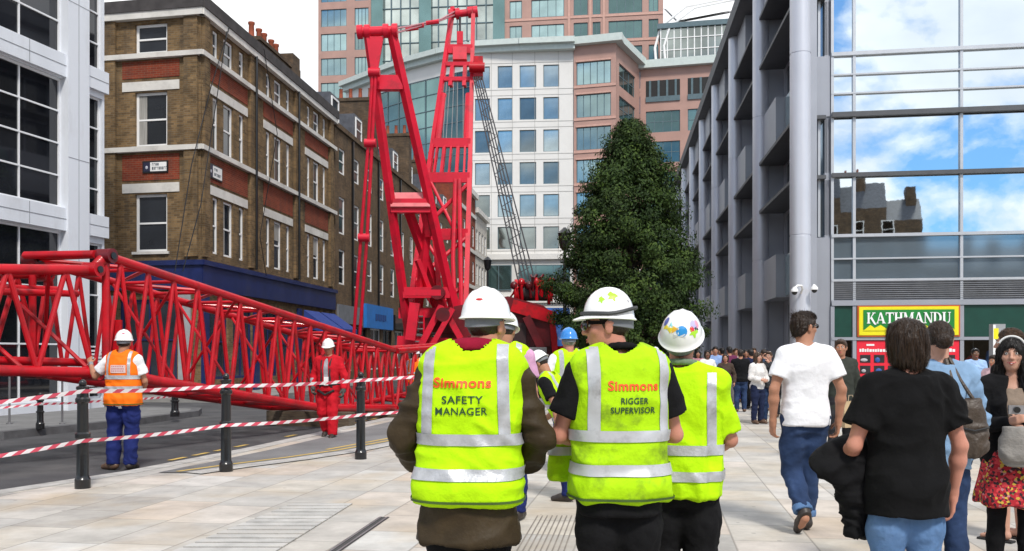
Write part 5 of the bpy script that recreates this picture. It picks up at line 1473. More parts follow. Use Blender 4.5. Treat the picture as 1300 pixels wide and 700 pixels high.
BIND = mat('dark green binding', (.06, .12, .015), .8)
TEXTC = {}
def text_on(name, txt, bvh, xc, zc, h, width, m, parent, front=False, slant=0.0, bold=.025, wonky=0):
    """lettering printed on cloth: the glyph outlines are laid on the garment"""
    key = (txt, bold)
    if key not in TEXTC:
        cu = bpy.data.curves.new('txt', 'FONT'); cu.body = txt; cu.align_x = 'CENTER'; cu.resolution_u = 3; cu.offset = bold; cu.size = 1
        cu.space_character = 1.06
        ob = bpy.data.objects.new('txt', cu); COL.objects.link(ob)
        dg = bpy.context.evaluated_depsgraph_get(); me = bpy.data.meshes.new_from_object(ob.evaluated_get(dg))
        bm = bmesh.new(); bm.from_mesh(me); bmesh.ops.triangulate(bm, faces=bm.faces[:])
        for _ in range(2): bmesh.ops.subdivide_edges(bm, edges=[x for x in bm.edges if x.calc_length() > .13], cuts=1); bmesh.ops.triangulate(bm, faces=bm.faces[:])
        bm.to_mesh(me); bm.free()
        V = np.array([v.co[:] for v in me.vertices]); Fc = [tuple(p.vertices) for p in me.polygons]
        bpy.data.objects.remove(ob); bpy.data.curves.remove(cu); bpy.data.meshes.remove(me); TEXTC[key] = (V, Fc)
    V, Fc = TEXTC[key]
    w = V[:, 0].max() - V[:, 0].min(); x = (V[:, 0] - (V[:, 0].max() + V[:, 0].min()) / 2) / w * width; z = V[:, 1] * h / .72
    x = x + slant * z; s = 1 if front else -1; vs = []
    for a, b in zip(x, z):
        X_ = xc + (a if not front else -a); hit = bvh.ray_cast(Vector((X_, s * .9, zc + b)), Vector((0, -s, 0)))
        vs.append(hit[0] + Vector((0, s * .0042, 0)) if hit[0] is not None else Vector((X_, s * .1, zc + b)))
    mb = MB(); mb.add(vs, Fc); return mb.build(name, m, parent)

SKIN = {}
def skin(tone):
    t = {'fair': (0.50, 0.27, 0.19), 'pink': (0.50, 0.22, 0.155), 'tan': (0.40, 0.19, 0.115), 'brown': (0.17, 0.08, 0.045)}[tone]
    return mat('skin ' + tone, t, .5, var=.12, scale=9, bump=.12, bscale=180, spec=.35)
EYEW = mat('eye white', (.7, .7, .68), .2); IRIS = mat('iris', (.03, .018, .01), .15); LIP = mat('lip', (.45, .10, .09), .4); TEETH = mat('teeth', (.75, .73, .68), .3)
def cloth(name, c, rough=.85, var=.16, scale=7, bump=.6, bscale=13, **kw): return mat(name, c, rough, var=var, scale=scale, bump=bump, bscale=bscale, spec=.2, **kw)
LIME = mat('lime hi-vis fabric', (0.46, 0.80, 0.006), .75, var=.10, scale=6, bump=.75, bscale=11, spec=.12, detail=7)
LIMED = mat('grubby lime hi-vis fabric', (0.40, 0.70, 0.008), .75, var=.14, scale=6, bump=.8, bscale=11, spec=.12, dirt=(.07, .09, .025), dirt_scale=5.5, dirt_amt=.75)
ORHV = mat('orange hi-vis fabric', (0.90, 0.17, 0.006), .7, var=.06, scale=5, bump=.2, spec=.2)
REFL = mat('grey reflective strip', (.44, .45, .47), .42, .2, var=.14, scale=16, bump=.5, bscale=14, dirt=(.3, .3, .29), dirt_scale=9, dirt_amt=.5)
REFLD = mat('grubby reflective strip', (.50, .51, .53), .4, .2, var=.1, scale=14, dirt=(.16, .16, .15), dirt_scale=7, dirt_amt=.8)
BLK = cloth('black cotton', (.006, .006, .007), .9); NAVY = cloth('navy work cloth', (.012, .02, .11)); DENIM = cloth('blue denim', (.022, .042, .10), scale=5, var=.35, dirt=(.09, .135, .24), dirt_scale=2.5, dirt_amt=.55)
DENIML = cloth('light blue denim', (.10, .19, .36), scale=5, var=.3, dirt=(.2, .30, .48), dirt_scale=3, dirt_amt=.5)
BROWN = cloth('brown waxed jacket', (.040, .027, .013), .6, var=.3); MAROON = cloth('maroon fleece', (.26, .008, .03), .95)
WTEE = cloth('white cotton', (.80, .80, .82), var=.03); REDW = cloth('red overall cloth', (.48, .008, .018)); GREYC = cloth('charcoal wool', (.045, .047, .052)); OLIVE = cloth('dark olive coat', (.035, .04, .033))
SHOE = mat('dark shoe leather', (.03, .022, .018), .5, var=.2); SHOEB = mat('brown shoe leather', (.11, .06, .035), .5, var=.2)
HATW = mat('white hard hat plastic', (.82, .82, .82), .22, var=.03, coat=.4, spec=.5); HATB = mat('blue hard hat plastic', (.03, .22, .62), .25, var=.05, coat=.4); HBAND = mat('grey helmet cradle', (.15, .16, .18), .6)
HAIRM = {}
def hairmat(nm):
    c = {'black': (.010, .008, .007), 'dark brown': (.022, .012, .007), 'brown': (.05, .026, .013), 'grey': (.25, .24, .23), 'fair': (.2, .12, .05)}[nm]
    return mat('hair ' + nm, c, .42, var=.55, scale=26, stretch=(1, 1, .12), bump=.7, bscale=60, spec=.4)

BT = [(.79, .125, .10, -.005), (.86, .166, .112, -.012), (.93, .172, .120, -.018), (1.0, .160, .108, -.006), (1.08, .146, .10, .004), (1.18, .153, .108, .006), (1.28, .166, .116, 0), (1.36, .172, .108, -.008), (1.42, .155, .09, -.014), (1.47, .09, .07, -.018)]
class Rig:
    def __init__(s, pose=None, bulk=1.0, fem=False):
        p = dict(lean=0.0, side=0.0, hyaw=0, hpitch=0, hroll=0, neck=0.0, shz=0.0)
        p.update(pose or {}); s.p = p; s.b = bulk; s.fem = fem
        sw = .158 if fem else .178
        L = lambda z: (p['side'] * max(0, z - .93), p['lean'] * max(0, z - .93))
        def up(x, y, z): a = L(z); return np.array([x + a[0], y + a[1], z])
        s.up = up
        d = dict(shL=up(-sw * (1 + (bulk - 1) * .5), -.012, 1.415 + p['shz']), shR=up(sw * (1 + (bulk - 1) * .5), -.012, 1.415 + p['shz']), elL=up(-.235 * (.5 + bulk * .5), -.03, 1.13), elR=up(.235 * (.5 + bulk * .5), -.03, 1.13),
                 wrL=up(-.25 * (.5 + bulk * .5), .05, .885), wrR=up(.25 * (.5 + bulk * .5), .05, .885), hipL=np.array([-.088, 0, .90]), hipR=np.array([.088, 0, .90]), knL=np.array([-.10, .018, .49]), knR=np.array([.10, .018, .49]),
                 anL=np.array([-.105, -.02, .085]), anR=np.array([.105, -.02, .085]), toL=np.array([-.135, .16, .03]), toR=np.array([.135, .16, .03]))
        for k, v in p.items():
            if k in d: d[k] = np.array(v, float)
        for k in ('hdL', 'hdR'):
            e = d['wr' + k[2]] - d['el' + k[2]]; d[k] = np.array(p.get(k, e / np.linalg.norm(e)), float); d[k] = d[k] / np.linalg.norm(d[k])
        d['pnL'] = np.array(p.get('pnL', (1, .25, 0)), float); d['pnR'] = np.array(p.get('pnR', (-1, .25, 0)), float)   # palm normals
        s.j = d
        s.nb = up(0, -.02, 1.475); hc = up(0, .012, 1.632); hc = hc + np.array([p.get('hx', 0), p['neck'], 0]); s.hc = hc
        s.HM = Matrix.Translation(hc.tolist()) @ Matrix.Rotation(R(p['hyaw']), 4, 'Z') @ Matrix.Rotation(R(p['hpitch']), 4, 'X') @ Matrix.Rotation(R(p['hroll']), 4, 'Y')
    def h(s, x, y, z): return np.array((s.HM @ Vector((x, y, z)))[:])
    def torso(s, ex=0.0, ey=None, z0=None, z1=None, flare=None):
        ey = ex if ey is None else ey; out = []
        wx = 1.0
        for z, rx, ry, cy in BT:
            if s.fem: rx = rx * (1.02 if z < 1.0 else (.86 if z < 1.2 else .9)); ry = ry * (1.0 if z < 1.1 else .97) + (.018 if 1.2 < z < 1.32 else 0)
            a = s.up(0, cy, z); f = s.b
            out.append((z, rx * f + ex, ry * (f + (f - 1) * .6) + ey, a[0], a[1]))
        if z0 is not None:
            if z0 < out[0][0]:
                q = out[1]; out = [r for r in out if r[0] > .84]; out.insert(0, (z0, (flare[0] if flare else q[1]), (flare[1] if flare else q[2]), q[3], q[4]))
            else: out = [(z0, *[float(np.interp(z0, [r[0] for r in out], [r[i] for r in out])) for i in range(1, 5)])] + [r for r in out if r[0] > z0 + .01]
        if z1 is not None: out = [r for r in out if r[0] < z1 - .01] + [(z1, *[float(np.interp(z1, [r[0] for r in out], [r[i] for r in out])) for i in range(1, 5)])]
        return out
    def shoulders(s, F_, e, k=.05):
        for q in 'LR':
            a = s.nb + np.array([(-.05 if q == 'L' else .05), 0, -.005]); F_.cap(a, s.j['sh' + q] + np.array([0, 0, .0]), .046 * s.b + e, .052 * s.b + e, k)

def add_hand(F_, w, d, pn, sidev, curl=.35, sc=1.0, thumb=True):
    d = d / np.linalg.norm(d); n = pn - d * np.dot(pn, d); n /= np.linalg.norm(n); sd = np.cross(d, n)
    if np.dot(sd, sidev) < 0: sd = -sd        # towards the thumb
    F_.cap(w, w + d * .035 * sc, .026 * sc, .028 * sc, .02)
    for o in (-.026, -.009, .009, .026): F_.cap(w + d * .03 * sc + sd * o * .8 * sc, w + d * .092 * sc + sd * o * sc, .0135 * sc, .0125 * sc, .014)
    for o, L in ((.030, .072), (.010, .082), (-.010, .077), (-.029, .060)):
        p = w + d * .092 * sc + sd * o * sc; dr = d * 1.0 + sd * o * 1.6
        for i, f in enumerate((.42, .32, .26)):
            ca = curl * (.55 + .75 * i); v = dr * math.cos(ca) + n * math.sin(ca); v = v / np.linalg.norm(v); q = p + v * L * f * sc
            F_.cap(p, q, (.0092 - .0009 * i) * sc, (.0086 - .0009 * i) * sc, .004); p = q
    b = w + d * .022 * sc + sd * .020 * sc + n * .008 * sc; v = d * .66 + sd * .62 + n * .42; v /= np.linalg.norm(v); q = b + v * .048 * sc
    F_.cap(b, q, .0155 * sc, .0115 * sc, .012); v2_ = d * .9 + sd * .25 + n * .36; v2_ /= np.linalg.norm(v2_); F_.cap(q, q + v2_ * .032 * sc, .0108 * sc, .0088 * sc, .006)

def make_body(g, h, tone, root, hands='LR', curl=.4, legs=True, bare=True):
    j = g.j; F_ = Field(h); b = g.b; tf = .88 if g.fem else 1.0
    F_.loft([(z_, rx - (.012 if z_ < 1.05 else 0), ry - (.016 if z_ < 1.05 else 0), a_, b_) for z_, rx, ry, a_, b_ in g.torso(-.022)], .03)
    g.shoulders(F_, -.008)
    nk = .05 if g.fem else .058
    F_.cap(g.nb + np.array([0, 0, -.03]), g.h(0, -.02, -.06), nk * 1.06, nk, .03)
    for s in 'LR':
        sx = np.array([-1.0 if s == 'L' else 1.0, 0, 0])
        F_.chain([j['sh' + s], j['sh' + s] * .45 + j['el' + s] * .55, j['el' + s]], [.050 * tf, .044 * tf, .036 * tf], .03)
        m_ = j['el' + s] * .68 + j['wr' + s] * .32
        F_.chain([j['el' + s], m_, j['wr' + s]], [.037 * tf, .040 * tf, .025 * tf], .02)
        if s in hands:
            th = np.array([0, 1.0, 0]) if abs(j['hd' + s][1]) < .85 else np.array([0, 0, 1.0])
            th = np.array(g.p.get('th' + s, th), float)
            add_hand(F_, j['wr' + s], j['hd' + s], j['pn' + s], th, curl, 1.0 if not g.fem else .9)
        if legs:
            F_.chain([j['hip' + s], j['hip' + s] * .5 + j['kn' + s] * .5, j['kn' + s]], [.070, .058, .044], .02)
            m_ = j['kn' + s] * .68 + j['an' + s] * .32 + np.array([0, -.016, 0])
            F_.chain([j['kn' + s], m_, j['an' + s]], [.044, .046, .032], .02)
            to = j['to' + s]; F_.chain([j['an' + s] + np.array([0, -.01, -.03]), (j['an' + s] + to) / 2 + np.array([0, 0, -.012]), to], [.036, .034, .020], .02)
    # head
    H = g.HM.to_3x3().to_4x4()
    e = lambda x, y, z, rx, ry, rz, k=.02: F_.ell(g.h(x, y, z), (rx, ry, rz), k, H)
    e(0, -.012, .030, .0745, .092, .088); e(0, .022, -.045, .056, .068, .062, .04); e(0, .048, -.088, .026, .026, .022, .03)
    e(0, .062, .022, .052, .026, .02, .02)
    F_.cap(g.h(0, .088, .016), g.h(0, .108, -.026), .008, .012, .012); e(-.012, .094, -.03, .009, .01, .008, .008); e(.012, .094, -.03, .009, .01, .008, .008)
    e(-.04, .058, -.018, .024, .022, .022, .02); e(.04, .058, -.018, .024, .022, .022, .02)
    e(0, .082, -.056, .024, .012, .006, .008); e(0, .081, -.066, .021, .012, .0065, .006)
    for s in (-1, 1):
        e(s * .077, -.008, -.008, .010, .020, .032, .006); e(s * .08, -.012, .012, .011, .022, .014, .006)
        F_.ell(g.h(s * .031, .092, .010), (.014, .012, .009), 0, H, sub=True)
    o, V, Q = field_obj('body', F_, skin(tone), root)
    return o
def eyes(g, root, lip=True, smile=False):
    for s in (-1, 1):
        c = g.h(s * .031, .0765, .010)
        ey = MB().ell(c, (.0115, .0115, .0115), 12, 8).build('eye', EYEW, root, None, True)
        MB().ell(g.h(s * .031, .0855, .010), (.0055, .004, .0055), 10, 6).build('iris', IRIS, ey, None, True)
        MB().tube([g.h(s * .014, .094, .028), g.h(s * .03, .094, .034), g.h(s * .05, .078, .029)], [.003, .004, .002], 6).build('eyebrow', hairmat('dark brown'), root, None, True)
    if lip:
        w = .028 if smile else .022
        MB().tube([g.h(-w, .083, -.057 + (.005 if smile else 0)), g.h(-w * .4, .0945, -.0585), g.h(w * .4, .0945, -.0585), g.h(w, .083, -.057 + (.005 if smile else 0))], [.002, .0045, .0045, .002], 6).build('lips', LIP, root, None, True)
        MB().tube([g.h(-w, .083, -.060 + (.005 if smile else 0)), g.h(0, .094, -.069), g.h(w, .083, -.060 + (.005 if smile else 0))], [.002, .005, .002], 6).build('lips', LIP, root, None, True)
        if smile: MB().tube([g.h(-w * .8, .087, -.0585), g.h(0, .0965, -.0635), g.h(w * .8, .087, -.0585)], [.001, .0035, .001], 6).build('teeth', TEETH, root, None, True)

def make_hair(g, h, nm, root, style='short', seed=0):
    F_ = Field(h); H = g.HM.to_3x3().to_4x4(); tail = []
    if style == 'helmet':            # the fringe below a hard hat
        F_.ell(g.h(0, -.016, .02), (.0785, .094, .09), .01, H); F_.cut(g.h(0, .0, .055), tuple(g.HM.to_3x3() @ Vector((0, 0, 1)))); F_.cut(g.h(0, .02, 0), tuple(g.HM.to_3x3() @ Vector((0, 1, -.5)))); F_.cut(g.h(0, -.05, -.05), tuple(g.HM.to_3x3() @ Vector((0, .3, -1))))
        am = (.002, 60, (1, 1, .3))
    elif style == 'short':
        F_.ell(g.h(0, -.012, .042), (.0835, .104, .090), .02, H); F_.ell(g.h(0, .05, .088), (.05, .045, .032), .03, H); F_.ell(g.h(0, -.055, -.02), (.062, .052, .075), .03, H)
        F_.cut(g.h(0, .062, .045), tuple(g.HM.to_3x3() @ Vector((0, 1, -.75)))); F_.cut(g.h(0, -.06, -.055), tuple(g.HM.to_3x3() @ Vector((0, .5, -1))))
        am = (.006, 45, (1, 1, .45))
    elif style == 'bob':             # thick straight hair over the ears to the nape
        F_.ell(g.h(0, -.014, .038), (.092, .112, .098), .02, H); F_.ell(g.h(0, -.035, -.04), (.094, .092, .10), .04, H)
        F_.cut(g.h(0, .055, .03), tuple(g.HM.to_3x3() @ Vector((0, 1, -.3)))); F_.cut(g.h(0, -.05, -.125), tuple(g.HM.to_3x3() @ Vector((0, .15, -1))))
        am = (.008, 42, (1.2, 1.2, .16))
    elif style == 'bun':
        F_.ell(g.h(0, -.014, .040), (.082, .102, .092), .02, H); F_.ell(g.h(0, -.125, .0), (.05, .045, .05), .02, H)
        F_.cut(g.h(0, .06, .05), tuple(g.HM.to_3x3() @ Vector((0, 1, -.8)))); F_.cut(g.h(0, -.06, -.06), tuple(g.HM.to_3x3() @ Vector((0, .5, -1))))
        am = (.004, 50, (1, .5, 1))
    else:                            # long
        F_.ell(g.h(0, -.016, .038), (.086, .106, .096), .02, H)
        F_.cap(g.h(0, -.06, .0), g.h(0, -.085, -.26), .075, .06, .04)
        for s in (-1, 1): F_.cap(g.h(s * .066, .0, .02), g.h(s * .088, .01, -.24), .034, .036, .03)
        F_.cut(g.h(0, .07, .07), tuple(g.HM.to_3x3() @ Vector((0, 1, .12 if False else -.55))))if False else None
        F_.ell(g.h(0, .10, -.03), (.054, .062, .092), 0, H, sub=True)
        am = (.008, 36, (1.2, 1.2, .2))
    o, V, Q = field_obj('hair', F_, hairmat(nm), root, am, seed)
    if h < .0085 and style != 'helmet':
        rr_ = np.random.default_rng(seed + 3); bv = bvh_of(V, Q); mb = MB(); up = g.HM.to_3x3() @ Vector((0, 0, 1)); bk = g.HM.to_3x3() @ Vector((0, -1, 0)); hc = Vector(g.hc)
        for i in rr_.choice(len(V), min(len(V), 2600 if style in ('bob', 'long') else 1700), replace=False):
            p = Vector(V[i]); rel = p - hc
            L = rr_.uniform(.012, .022) if style in ('bob', 'long') else rr_.uniform(.006, .011); n_ = 6
            if style in ('bob', 'long'): d = -up + rel.normalized() * .15
            elif style == 'bun': d = (hc + bk * .125 - p).normalized()
            else: d = bk * .7 + up * (.55 if rel.dot(up) > .06 else -.7)
            d = d + Vector(rr_.normal(size=3)) * .16; pts = []; lift = rr_.uniform(.0005, .004)
            for k in range(n_):
                hit = bv.find_nearest(p)
                if hit[0] is None: break
                nn = hit[1]
                if (p - hit[0]).dot(nn) < lift or (p - hit[0]).length < .006: p = hit[0] + nn * (lift + (k / n_) ** 2 * (.004 if style == 'short' else .001))
                pts.append(p.copy()); dd = d - nn * d.dot(nn)
                if dd.length < .2: dd = d
                p = p + dd.normalized() * L
            if len(pts) < 3: continue
            w0 = rr_.uniform(.0007, .0016); sd = (pts[1] - pts[0]).cross(pts[0] - hc)
            if sd.length < 1e-9: continue
            sd.normalize(); vs = []
            for k, q in enumerate(pts): ww = w0 * (1 - .75 * k / len(pts)); vs += [q - sd * ww, q + sd * ww]
            mb.add(vs, [(2*k, 2*k+1, 2*k+3, 2*k+2) for k in range(len(pts) - 1)], int(rr_.integers(0, 2)))
        c = {'black': (.015, .012, .010), 'dark brown': (.034, .020, .012), 'brown': (.09, .05, .026), 'grey': (.35, .34, .33), 'fair': (.3, .19, .09)}[nm]
        mb.build('hair_strands', [hairmat(nm), mat('hair paler strand ' + nm, c, .6, var=.3, spec=.15)], o, None, True, 180)  # strands vary at random between the hair colour and a paler one
    return o

def helmet(g, root, m, stickers=(), logo=None, peak_tilt=0, hs=(1.0, 1.0)):
    """hard hat: domed shell with ridges, brim and peak, cradle band inside"""
    T = g.HM @ Matrix.Translation((0, -.008, .047)) @ Matrix.Rotation(R(peak_tilt), 4, 'X')
    n = 40; vs = []; fs = []
    prof = [(0.0, .128), (.18, .126), (.36, .120), (.54, .108), (.70, .091), (.83, .069), (.92, .044), (.975, .016), (1.0, -.002), (1.06, -.008), (1.09, -.013), (1.05, -.016), (.96, -.010), (.90, .02), (.6, .08)]
    for i, (rr_, z) in enumerate(prof):
        for k in range(n):
            a = 2 * math.pi * k / n; cx, cy = math.cos(a), math.sin(a)
            rx, ry = .108 * hs[0], .128 * hs[0]
            f = rr_; zz = z
            if 8 < i < 12: f = rr_ + .30 * max(0, cy) ** 3 * (1 if i < 12 else 0); zz = z - .012 * max(0, cy) ** 3
            if i < 7:
                x = f * cx; rid = math.exp(-(x / .09) ** 2) + .6 * math.exp(-((abs(x) - .38) / .07) ** 2); zz = z + .006 * rid * (1 if i > 0 else 1)
            vs.append(T @ Vector((rx * f * cx, ry * f * cy, zz)))
    for i in range(len(prof) - 1):
        for k in range(n):
            k2 = (k + 1) % n; fs.append((i*n+k, (i+1)*n+k, (i+1)*n+k2, i*n+k2))
    mb = MB(); mb.add(vs, fs); ht = mb.build('hard_hat', m, root, None, True, 55)
    n2 = 28; b = MB(); vs = []; fs = []
    for k in range(n2 + 1):
        a = R(180) + R(180) * k / n2
        for rr_, z in ((.92, -.005), (.93, -.042), (.86, -.045), (.86, -.005)): vs.append(T @ Vector((.094 * rr_ * math.cos(a), .125 * rr_ * math.sin(a), z - .012 * max(0, -math.sin(a)))))
    for k in range(n2):
        for q in range(4): fs.append((k*4+q, k*4+(q+1) % 4, (k+1)*4+(q+1) % 4, (k+1)*4+q))
    b.add(vs, fs); b.build('cradle_band', HBAND, ht, None, True, 50)
    def on(a, el, off=.0015):   # point on the dome, azimuth from the back (deg), height 0..1
        z = .128 * math.sin(R(el)); f = math.cos(R(el)) ** .62
        aa = R(-90 + a); return T @ Vector(((.108 * f + off) * math.cos(aa), (.134 * f + off) * math.sin(aa), z + off))
    ob = ht; bt = None
    V = np.array([v.co[:] for v in ht.data.vertices]); bt = BVHTree.FromPolygons(V.tolist(), [tuple(p.vertices) for p in ht.data.polygons])
    cen = T @ Vector((0, 0, .02))
    def blob(a, el, w, hh, shape, mt, rot=0):
        d = (on(a, el, .1) - cen).normalized(); u = Vector((0, 0, 1)).cross(d).normalized(); v = d.cross(u)
        pts = []
        if shape == 'oval': pts = [(math.cos(t) * w, math.sin(t) * hh) for t in [2 * math.pi * i / 16 for i in range(16)]]
        elif shape == 'tri': pts = [(0, hh), (-w, -hh), (w, -hh)]
        elif shape == 'splat': pts = [(math.cos(t) * w * (1 + .35 * math.cos(5 * t)), math.sin(t) * hh * (1 + .35 * math.sin(4 * t))) for t in [2 * math.pi * i / 20 for i in range(20)]]
        else: pts = [(-w, -hh), (w, -hh), (w, hh), (-w, hh)]
        c_, s_ = math.cos(R(rot)), math.sin(R(rot)); out = []
        for ring in (1.0, .5):
            for x, y in pts:
                x, y = x * ring, y * ring
                o = cen + d * .3 + u * (x * c_ - y * s_) + v * (x * s_ + y * c_); hit = bt.ray_cast(o, -d); out.append((hit[0] if hit[0] else cen + d * .12) + d * .0015)
        n3 = len(pts); o = cen + d * .3; hit = bt.ray_cast(o, -d); out.append((hit[0] if hit[0] else cen + d * .12) + d * .0018)
        fs_ = [(i, (i + 1) % n3, n3 + (i + 1) % n3, n3 + i) for i in range(n3)] + [(n3 + i, n3 + (i + 1) % n3, 2 * n3) for i in range(n3)]
        MB().add(out, fs_).build('sticker', mt, ht)
    for s in stickers: blob(*s)
    return ht, T

def make_shoe(g, s, root, m, h=.009, lift=0):
    a, t = g.j['an' + s], g.j['to' + s]; F_ = Field(h); d = t - a; f = d.copy(); 
    F_.chain([a + np.array([0, 0, .03]), a + np.array([0, 0, -.03])], [.046, .05], .02)
    heel = a + np.array([0, 0, -.038]) - d * .22; F_.cap(heel, a + d * .5 + np.array([0, 0, -.01]), .042, .044, .03); F_.cap(a + d * .45 + np.array([0, 0, -.008]), t, .044, .034, .03)
    dn = np.cross(np.cross(d, [0, 0, 1.0]), d); dn = dn / np.linalg.norm(dn)
    dn = -dn if dn[2] > 0 else dn
    bot = t + np.array([0, 0, -.03]) if True else 0
    bot2 = a + np.array([0, 0, -.085 + .0])
    slope = np.array([0, 0, -1.0]) if abs(d[2] + .055) < .03 else dn
    F_.cut(bot if slope[2] == -1 else t + slope * .030, slope)
    o, V, Q = field_obj('shoe', F_, m, root)
    return o

def make_trousers(g, h, m, root, e=.016, z1=1.0, flare=.0, length=0.0, wr=(.006, 14), seed=0, name='trousers', cuff=0):
    j = g.j; F_ = Field(h); F_.loft(g.torso(e * .45, z0=.80, z1=z1), .03)
    for s in 'LR':
        F_.chain([j['hip' + s] + np.array([0, 0, -.0]), (j['hip' + s] + j['kn' + s]) / 2, j['kn' + s]], [.092 + e * .6, .078 + e * .8, .058 + e], .05)
        end = j['kn' + s] + (j['an' + s] - j['kn' + s]) * (1.02 - length)
        mid = (j['kn' + s] + end) / 2 + np.array([0, -.012, 0]); F_.chain([j['kn' + s], mid, end], [.058 + e, .056 + e, .050 + e + flare], .02, flat1=True)
    return field_obj(name, F_, m, root, wr, seed)

def make_top(g, h, m, root, e=.015, hem=.88, sleeve='long', name='shirt', se=.014, neck=.075, wr=(.006, 13), seed=0, flare=None, open_=False, zmax=1.475, sl_r=None, vee=False, body=True):
    j = g.j; F_ = Field(h)
    F_.loft(g.torso(e, z0=hem, z1=zmax, flare=flare), .03); g.shoulders(F_, e * .35 - .004)
    if vee: F_.ell(g.up(0, .12, 1.44), (.05, .07, .14), 0, None, sub=True)
    F_.ops.append(('sub', np.array(g.nb) - .1, np.array(g.nb) + .1, 0, (lambda c, r_: (lambda X, Y, Z: np.sqrt((X - c[0])**2 + ((Y - c[1]) * 1.0)**2 + ((Z - c[2]) * .8)**2) - r_))(g.nb + np.array([0, .012, .055]), neck)))
    for s in 'LR':
        a, b, c = j['sh' + s], j['el' + s], j['wr' + s]
        if sleeve == 'long': F_.chain([a, (a + b) / 2, b], [.054 + se, .05 + se, .043 + se], .03); F_.chain([b, (b * .6 + c * .4), c + (b - c) * .06], [.043 + se, .045 + se, .034 + se], .02, flat1=True)
        elif sleeve == 'short':
            q = a + (b - a) * .66; F_.cap(a, q, .056 + se, .054 + se * 1.6, .035, flat1=True)
        elif sleeve == 'rolled': F_.chain([a, (a + b) / 2, b], [.054 + se, .05 + se, .043 + se], .03); F_.cap(b, b + (c - b) * .35, .043 + se, .046 + se, .02, flat1=True)
    return field_obj(name, F_, m, root, wr, seed)

def vest(g, h, m, root, e=.04, hem=.84, seed=0, strip=REFL, name='vest', z=(1.06,), vb=True, vx=(.155, .205), vl=None, front=True, neck=.085, wr=(.013, 7), z2=.93, dxv=0.0, sh=.014):
    F_ = Field(h); T = g.torso(e, z0=hem, z1=1.475)
    wmax = max(r[1] for r in T if r[0] > 1.2); dmax = max(r[2] for r in T if r[0] > 1.1)
    T = [(z_, (max(rx, wmax * .99) + (.012 if z_ < .95 else 0)) if z_ < 1.30 else rx * (.95 if z_ < 1.4 else .84), max(ry, dmax * (.97 if z_ < 1.30 else 0)) + (.008 if z_ < .95 else 0), cx, cy) for z_, rx, ry, cx, cy in T]
    F_.loft(T, .03, 2.6)
    for q in 'LR':
        s0 = -1 if q == 'L' else 1; a = g.nb + np.array([.05 * s0, 0, 0]); b = g.nb * .30 + g.j['sh' + q] * .70
        F_.cap(a, b + np.array([0, 0, .004]), .050 * g.b + e * .5 + sh, .054 * g.b + e * .5 + sh, .05)
    F_.ell(g.nb + np.array([0, .012, .045]), (neck, neck * 1.05, neck), 0, None, sub=True)
    o, V, Q = field_obj(name, F_, m, root, wr, seed); bv = bvh_of(V, Q)
    cx, cy = g.up(0, 0, z[0])[:2]
    band('reflective_strip', bv, z[0], z[0] + .05, strip, o, cx, cy); band('reflective_strip', bv, z2, z2 + .05, strip, o, cx, cy)
    band('hem_binding', bv, hem + .010, hem + .022, BIND, o, cx, cy)
    if vb:
        for (x0, x1, s) in ((-vx[1], -vx[0], -1) if vl is None else (vl[0], vl[1], -1), (vx[0], vx[1], 1)):
            for f in ((False, True) if front else (False,)): vert_band('reflective_strip', bv, x0, x1, z[0] + .05, 1.55, strip, o, f, dxv * s)
    return o, bv, V

def person(label, px, Y, yaw, H=1.75, z=0.0, pose=None, bulk=1.0, fem=False, group=None):
    X = gx(px, Y); r = thing('person', label, 'person', (X, Y, z), R(yaw), group, H / 1.75)
    return r, Rig(pose, bulk, fem)
# ------------------------------------------------------------------ the three men in hi-vis vests
TXR = mat('orange red print', (.80, .09, .006), .6, var=.05); TXG = mat('dark green print', (.012, .05, .02), .6, var=.1)
stk = lambda n, c: mat('sticker ' + n, c, .4, var=.05)
# safety manager
p, g = person('hard hatted man in brown jacket and lime vest marked safety manager', 595, 4.1, -3, 1.745, 0, dict(side=.045, hx=.05, hyaw=-28, hpitch=-2, elL=(-.295, .0, 1.13), elR=(.32, .0, 1.13), wrL=(-.26, .20, .98), wrR=(.26, .20, .98), hdL=(.7, .6, -.2), hdR=(-.7, .6, -.2)), 1.02)
make_body(g, .008, 'pink', p); eyes(g, p)
make_hair(g, .007, 'dark brown', p, 'helmet')
make_trousers(g, .012, BLK, p, .022, 1.0)
for s in 'LR': make_shoe(g, s, p, SHOE)
make_top(g, .009, BROWN, p, .028, .665, 'long', 'jacket', .021, .08, (.016, 9), 1, flare=(.235, .175))
F_ = Field(.008)
for i in range(14):
    a0, a1 = R(360 * i / 14), R(360 * (i + 1) / 14); c = g.nb + np.array([0, .012, .045])
    q = lambda a: c + np.array([.082 * math.cos(a), .078 * math.sin(a), .012 - .012 * math.sin(a)])
    F_.cap(q(a0), q(a1), .030, .030, .02)
field_obj('hood_collar', F_, MAROON, p, (.007, 22), 3)
o, bv, V = vest(g, .008, LIME, p, .062, .845, 2, z=(1.105,), z2=.955, vx=(.148, .198), neck=.115, wr=(.0135, 6.5), sh=.032, dxv=-.012)
text_on('lettering', 'Simmons', bv, -.012, 1.36, .044, .255, TXR, o, slant=.05, bold=.03)
text_on('lettering', 'SAFETY', bv, -.01, 1.29, .034, .180, TXG, o, bold=.014); text_on('lettering', 'MANAGER', bv, -.015, 1.240, .034, .228, TXG, o, bold=.010)
helmet(g, p, HATW, [(18, 12, .016, .006, 'oval', stk('red', (.5, .01, .01)))], peak_tilt=2)

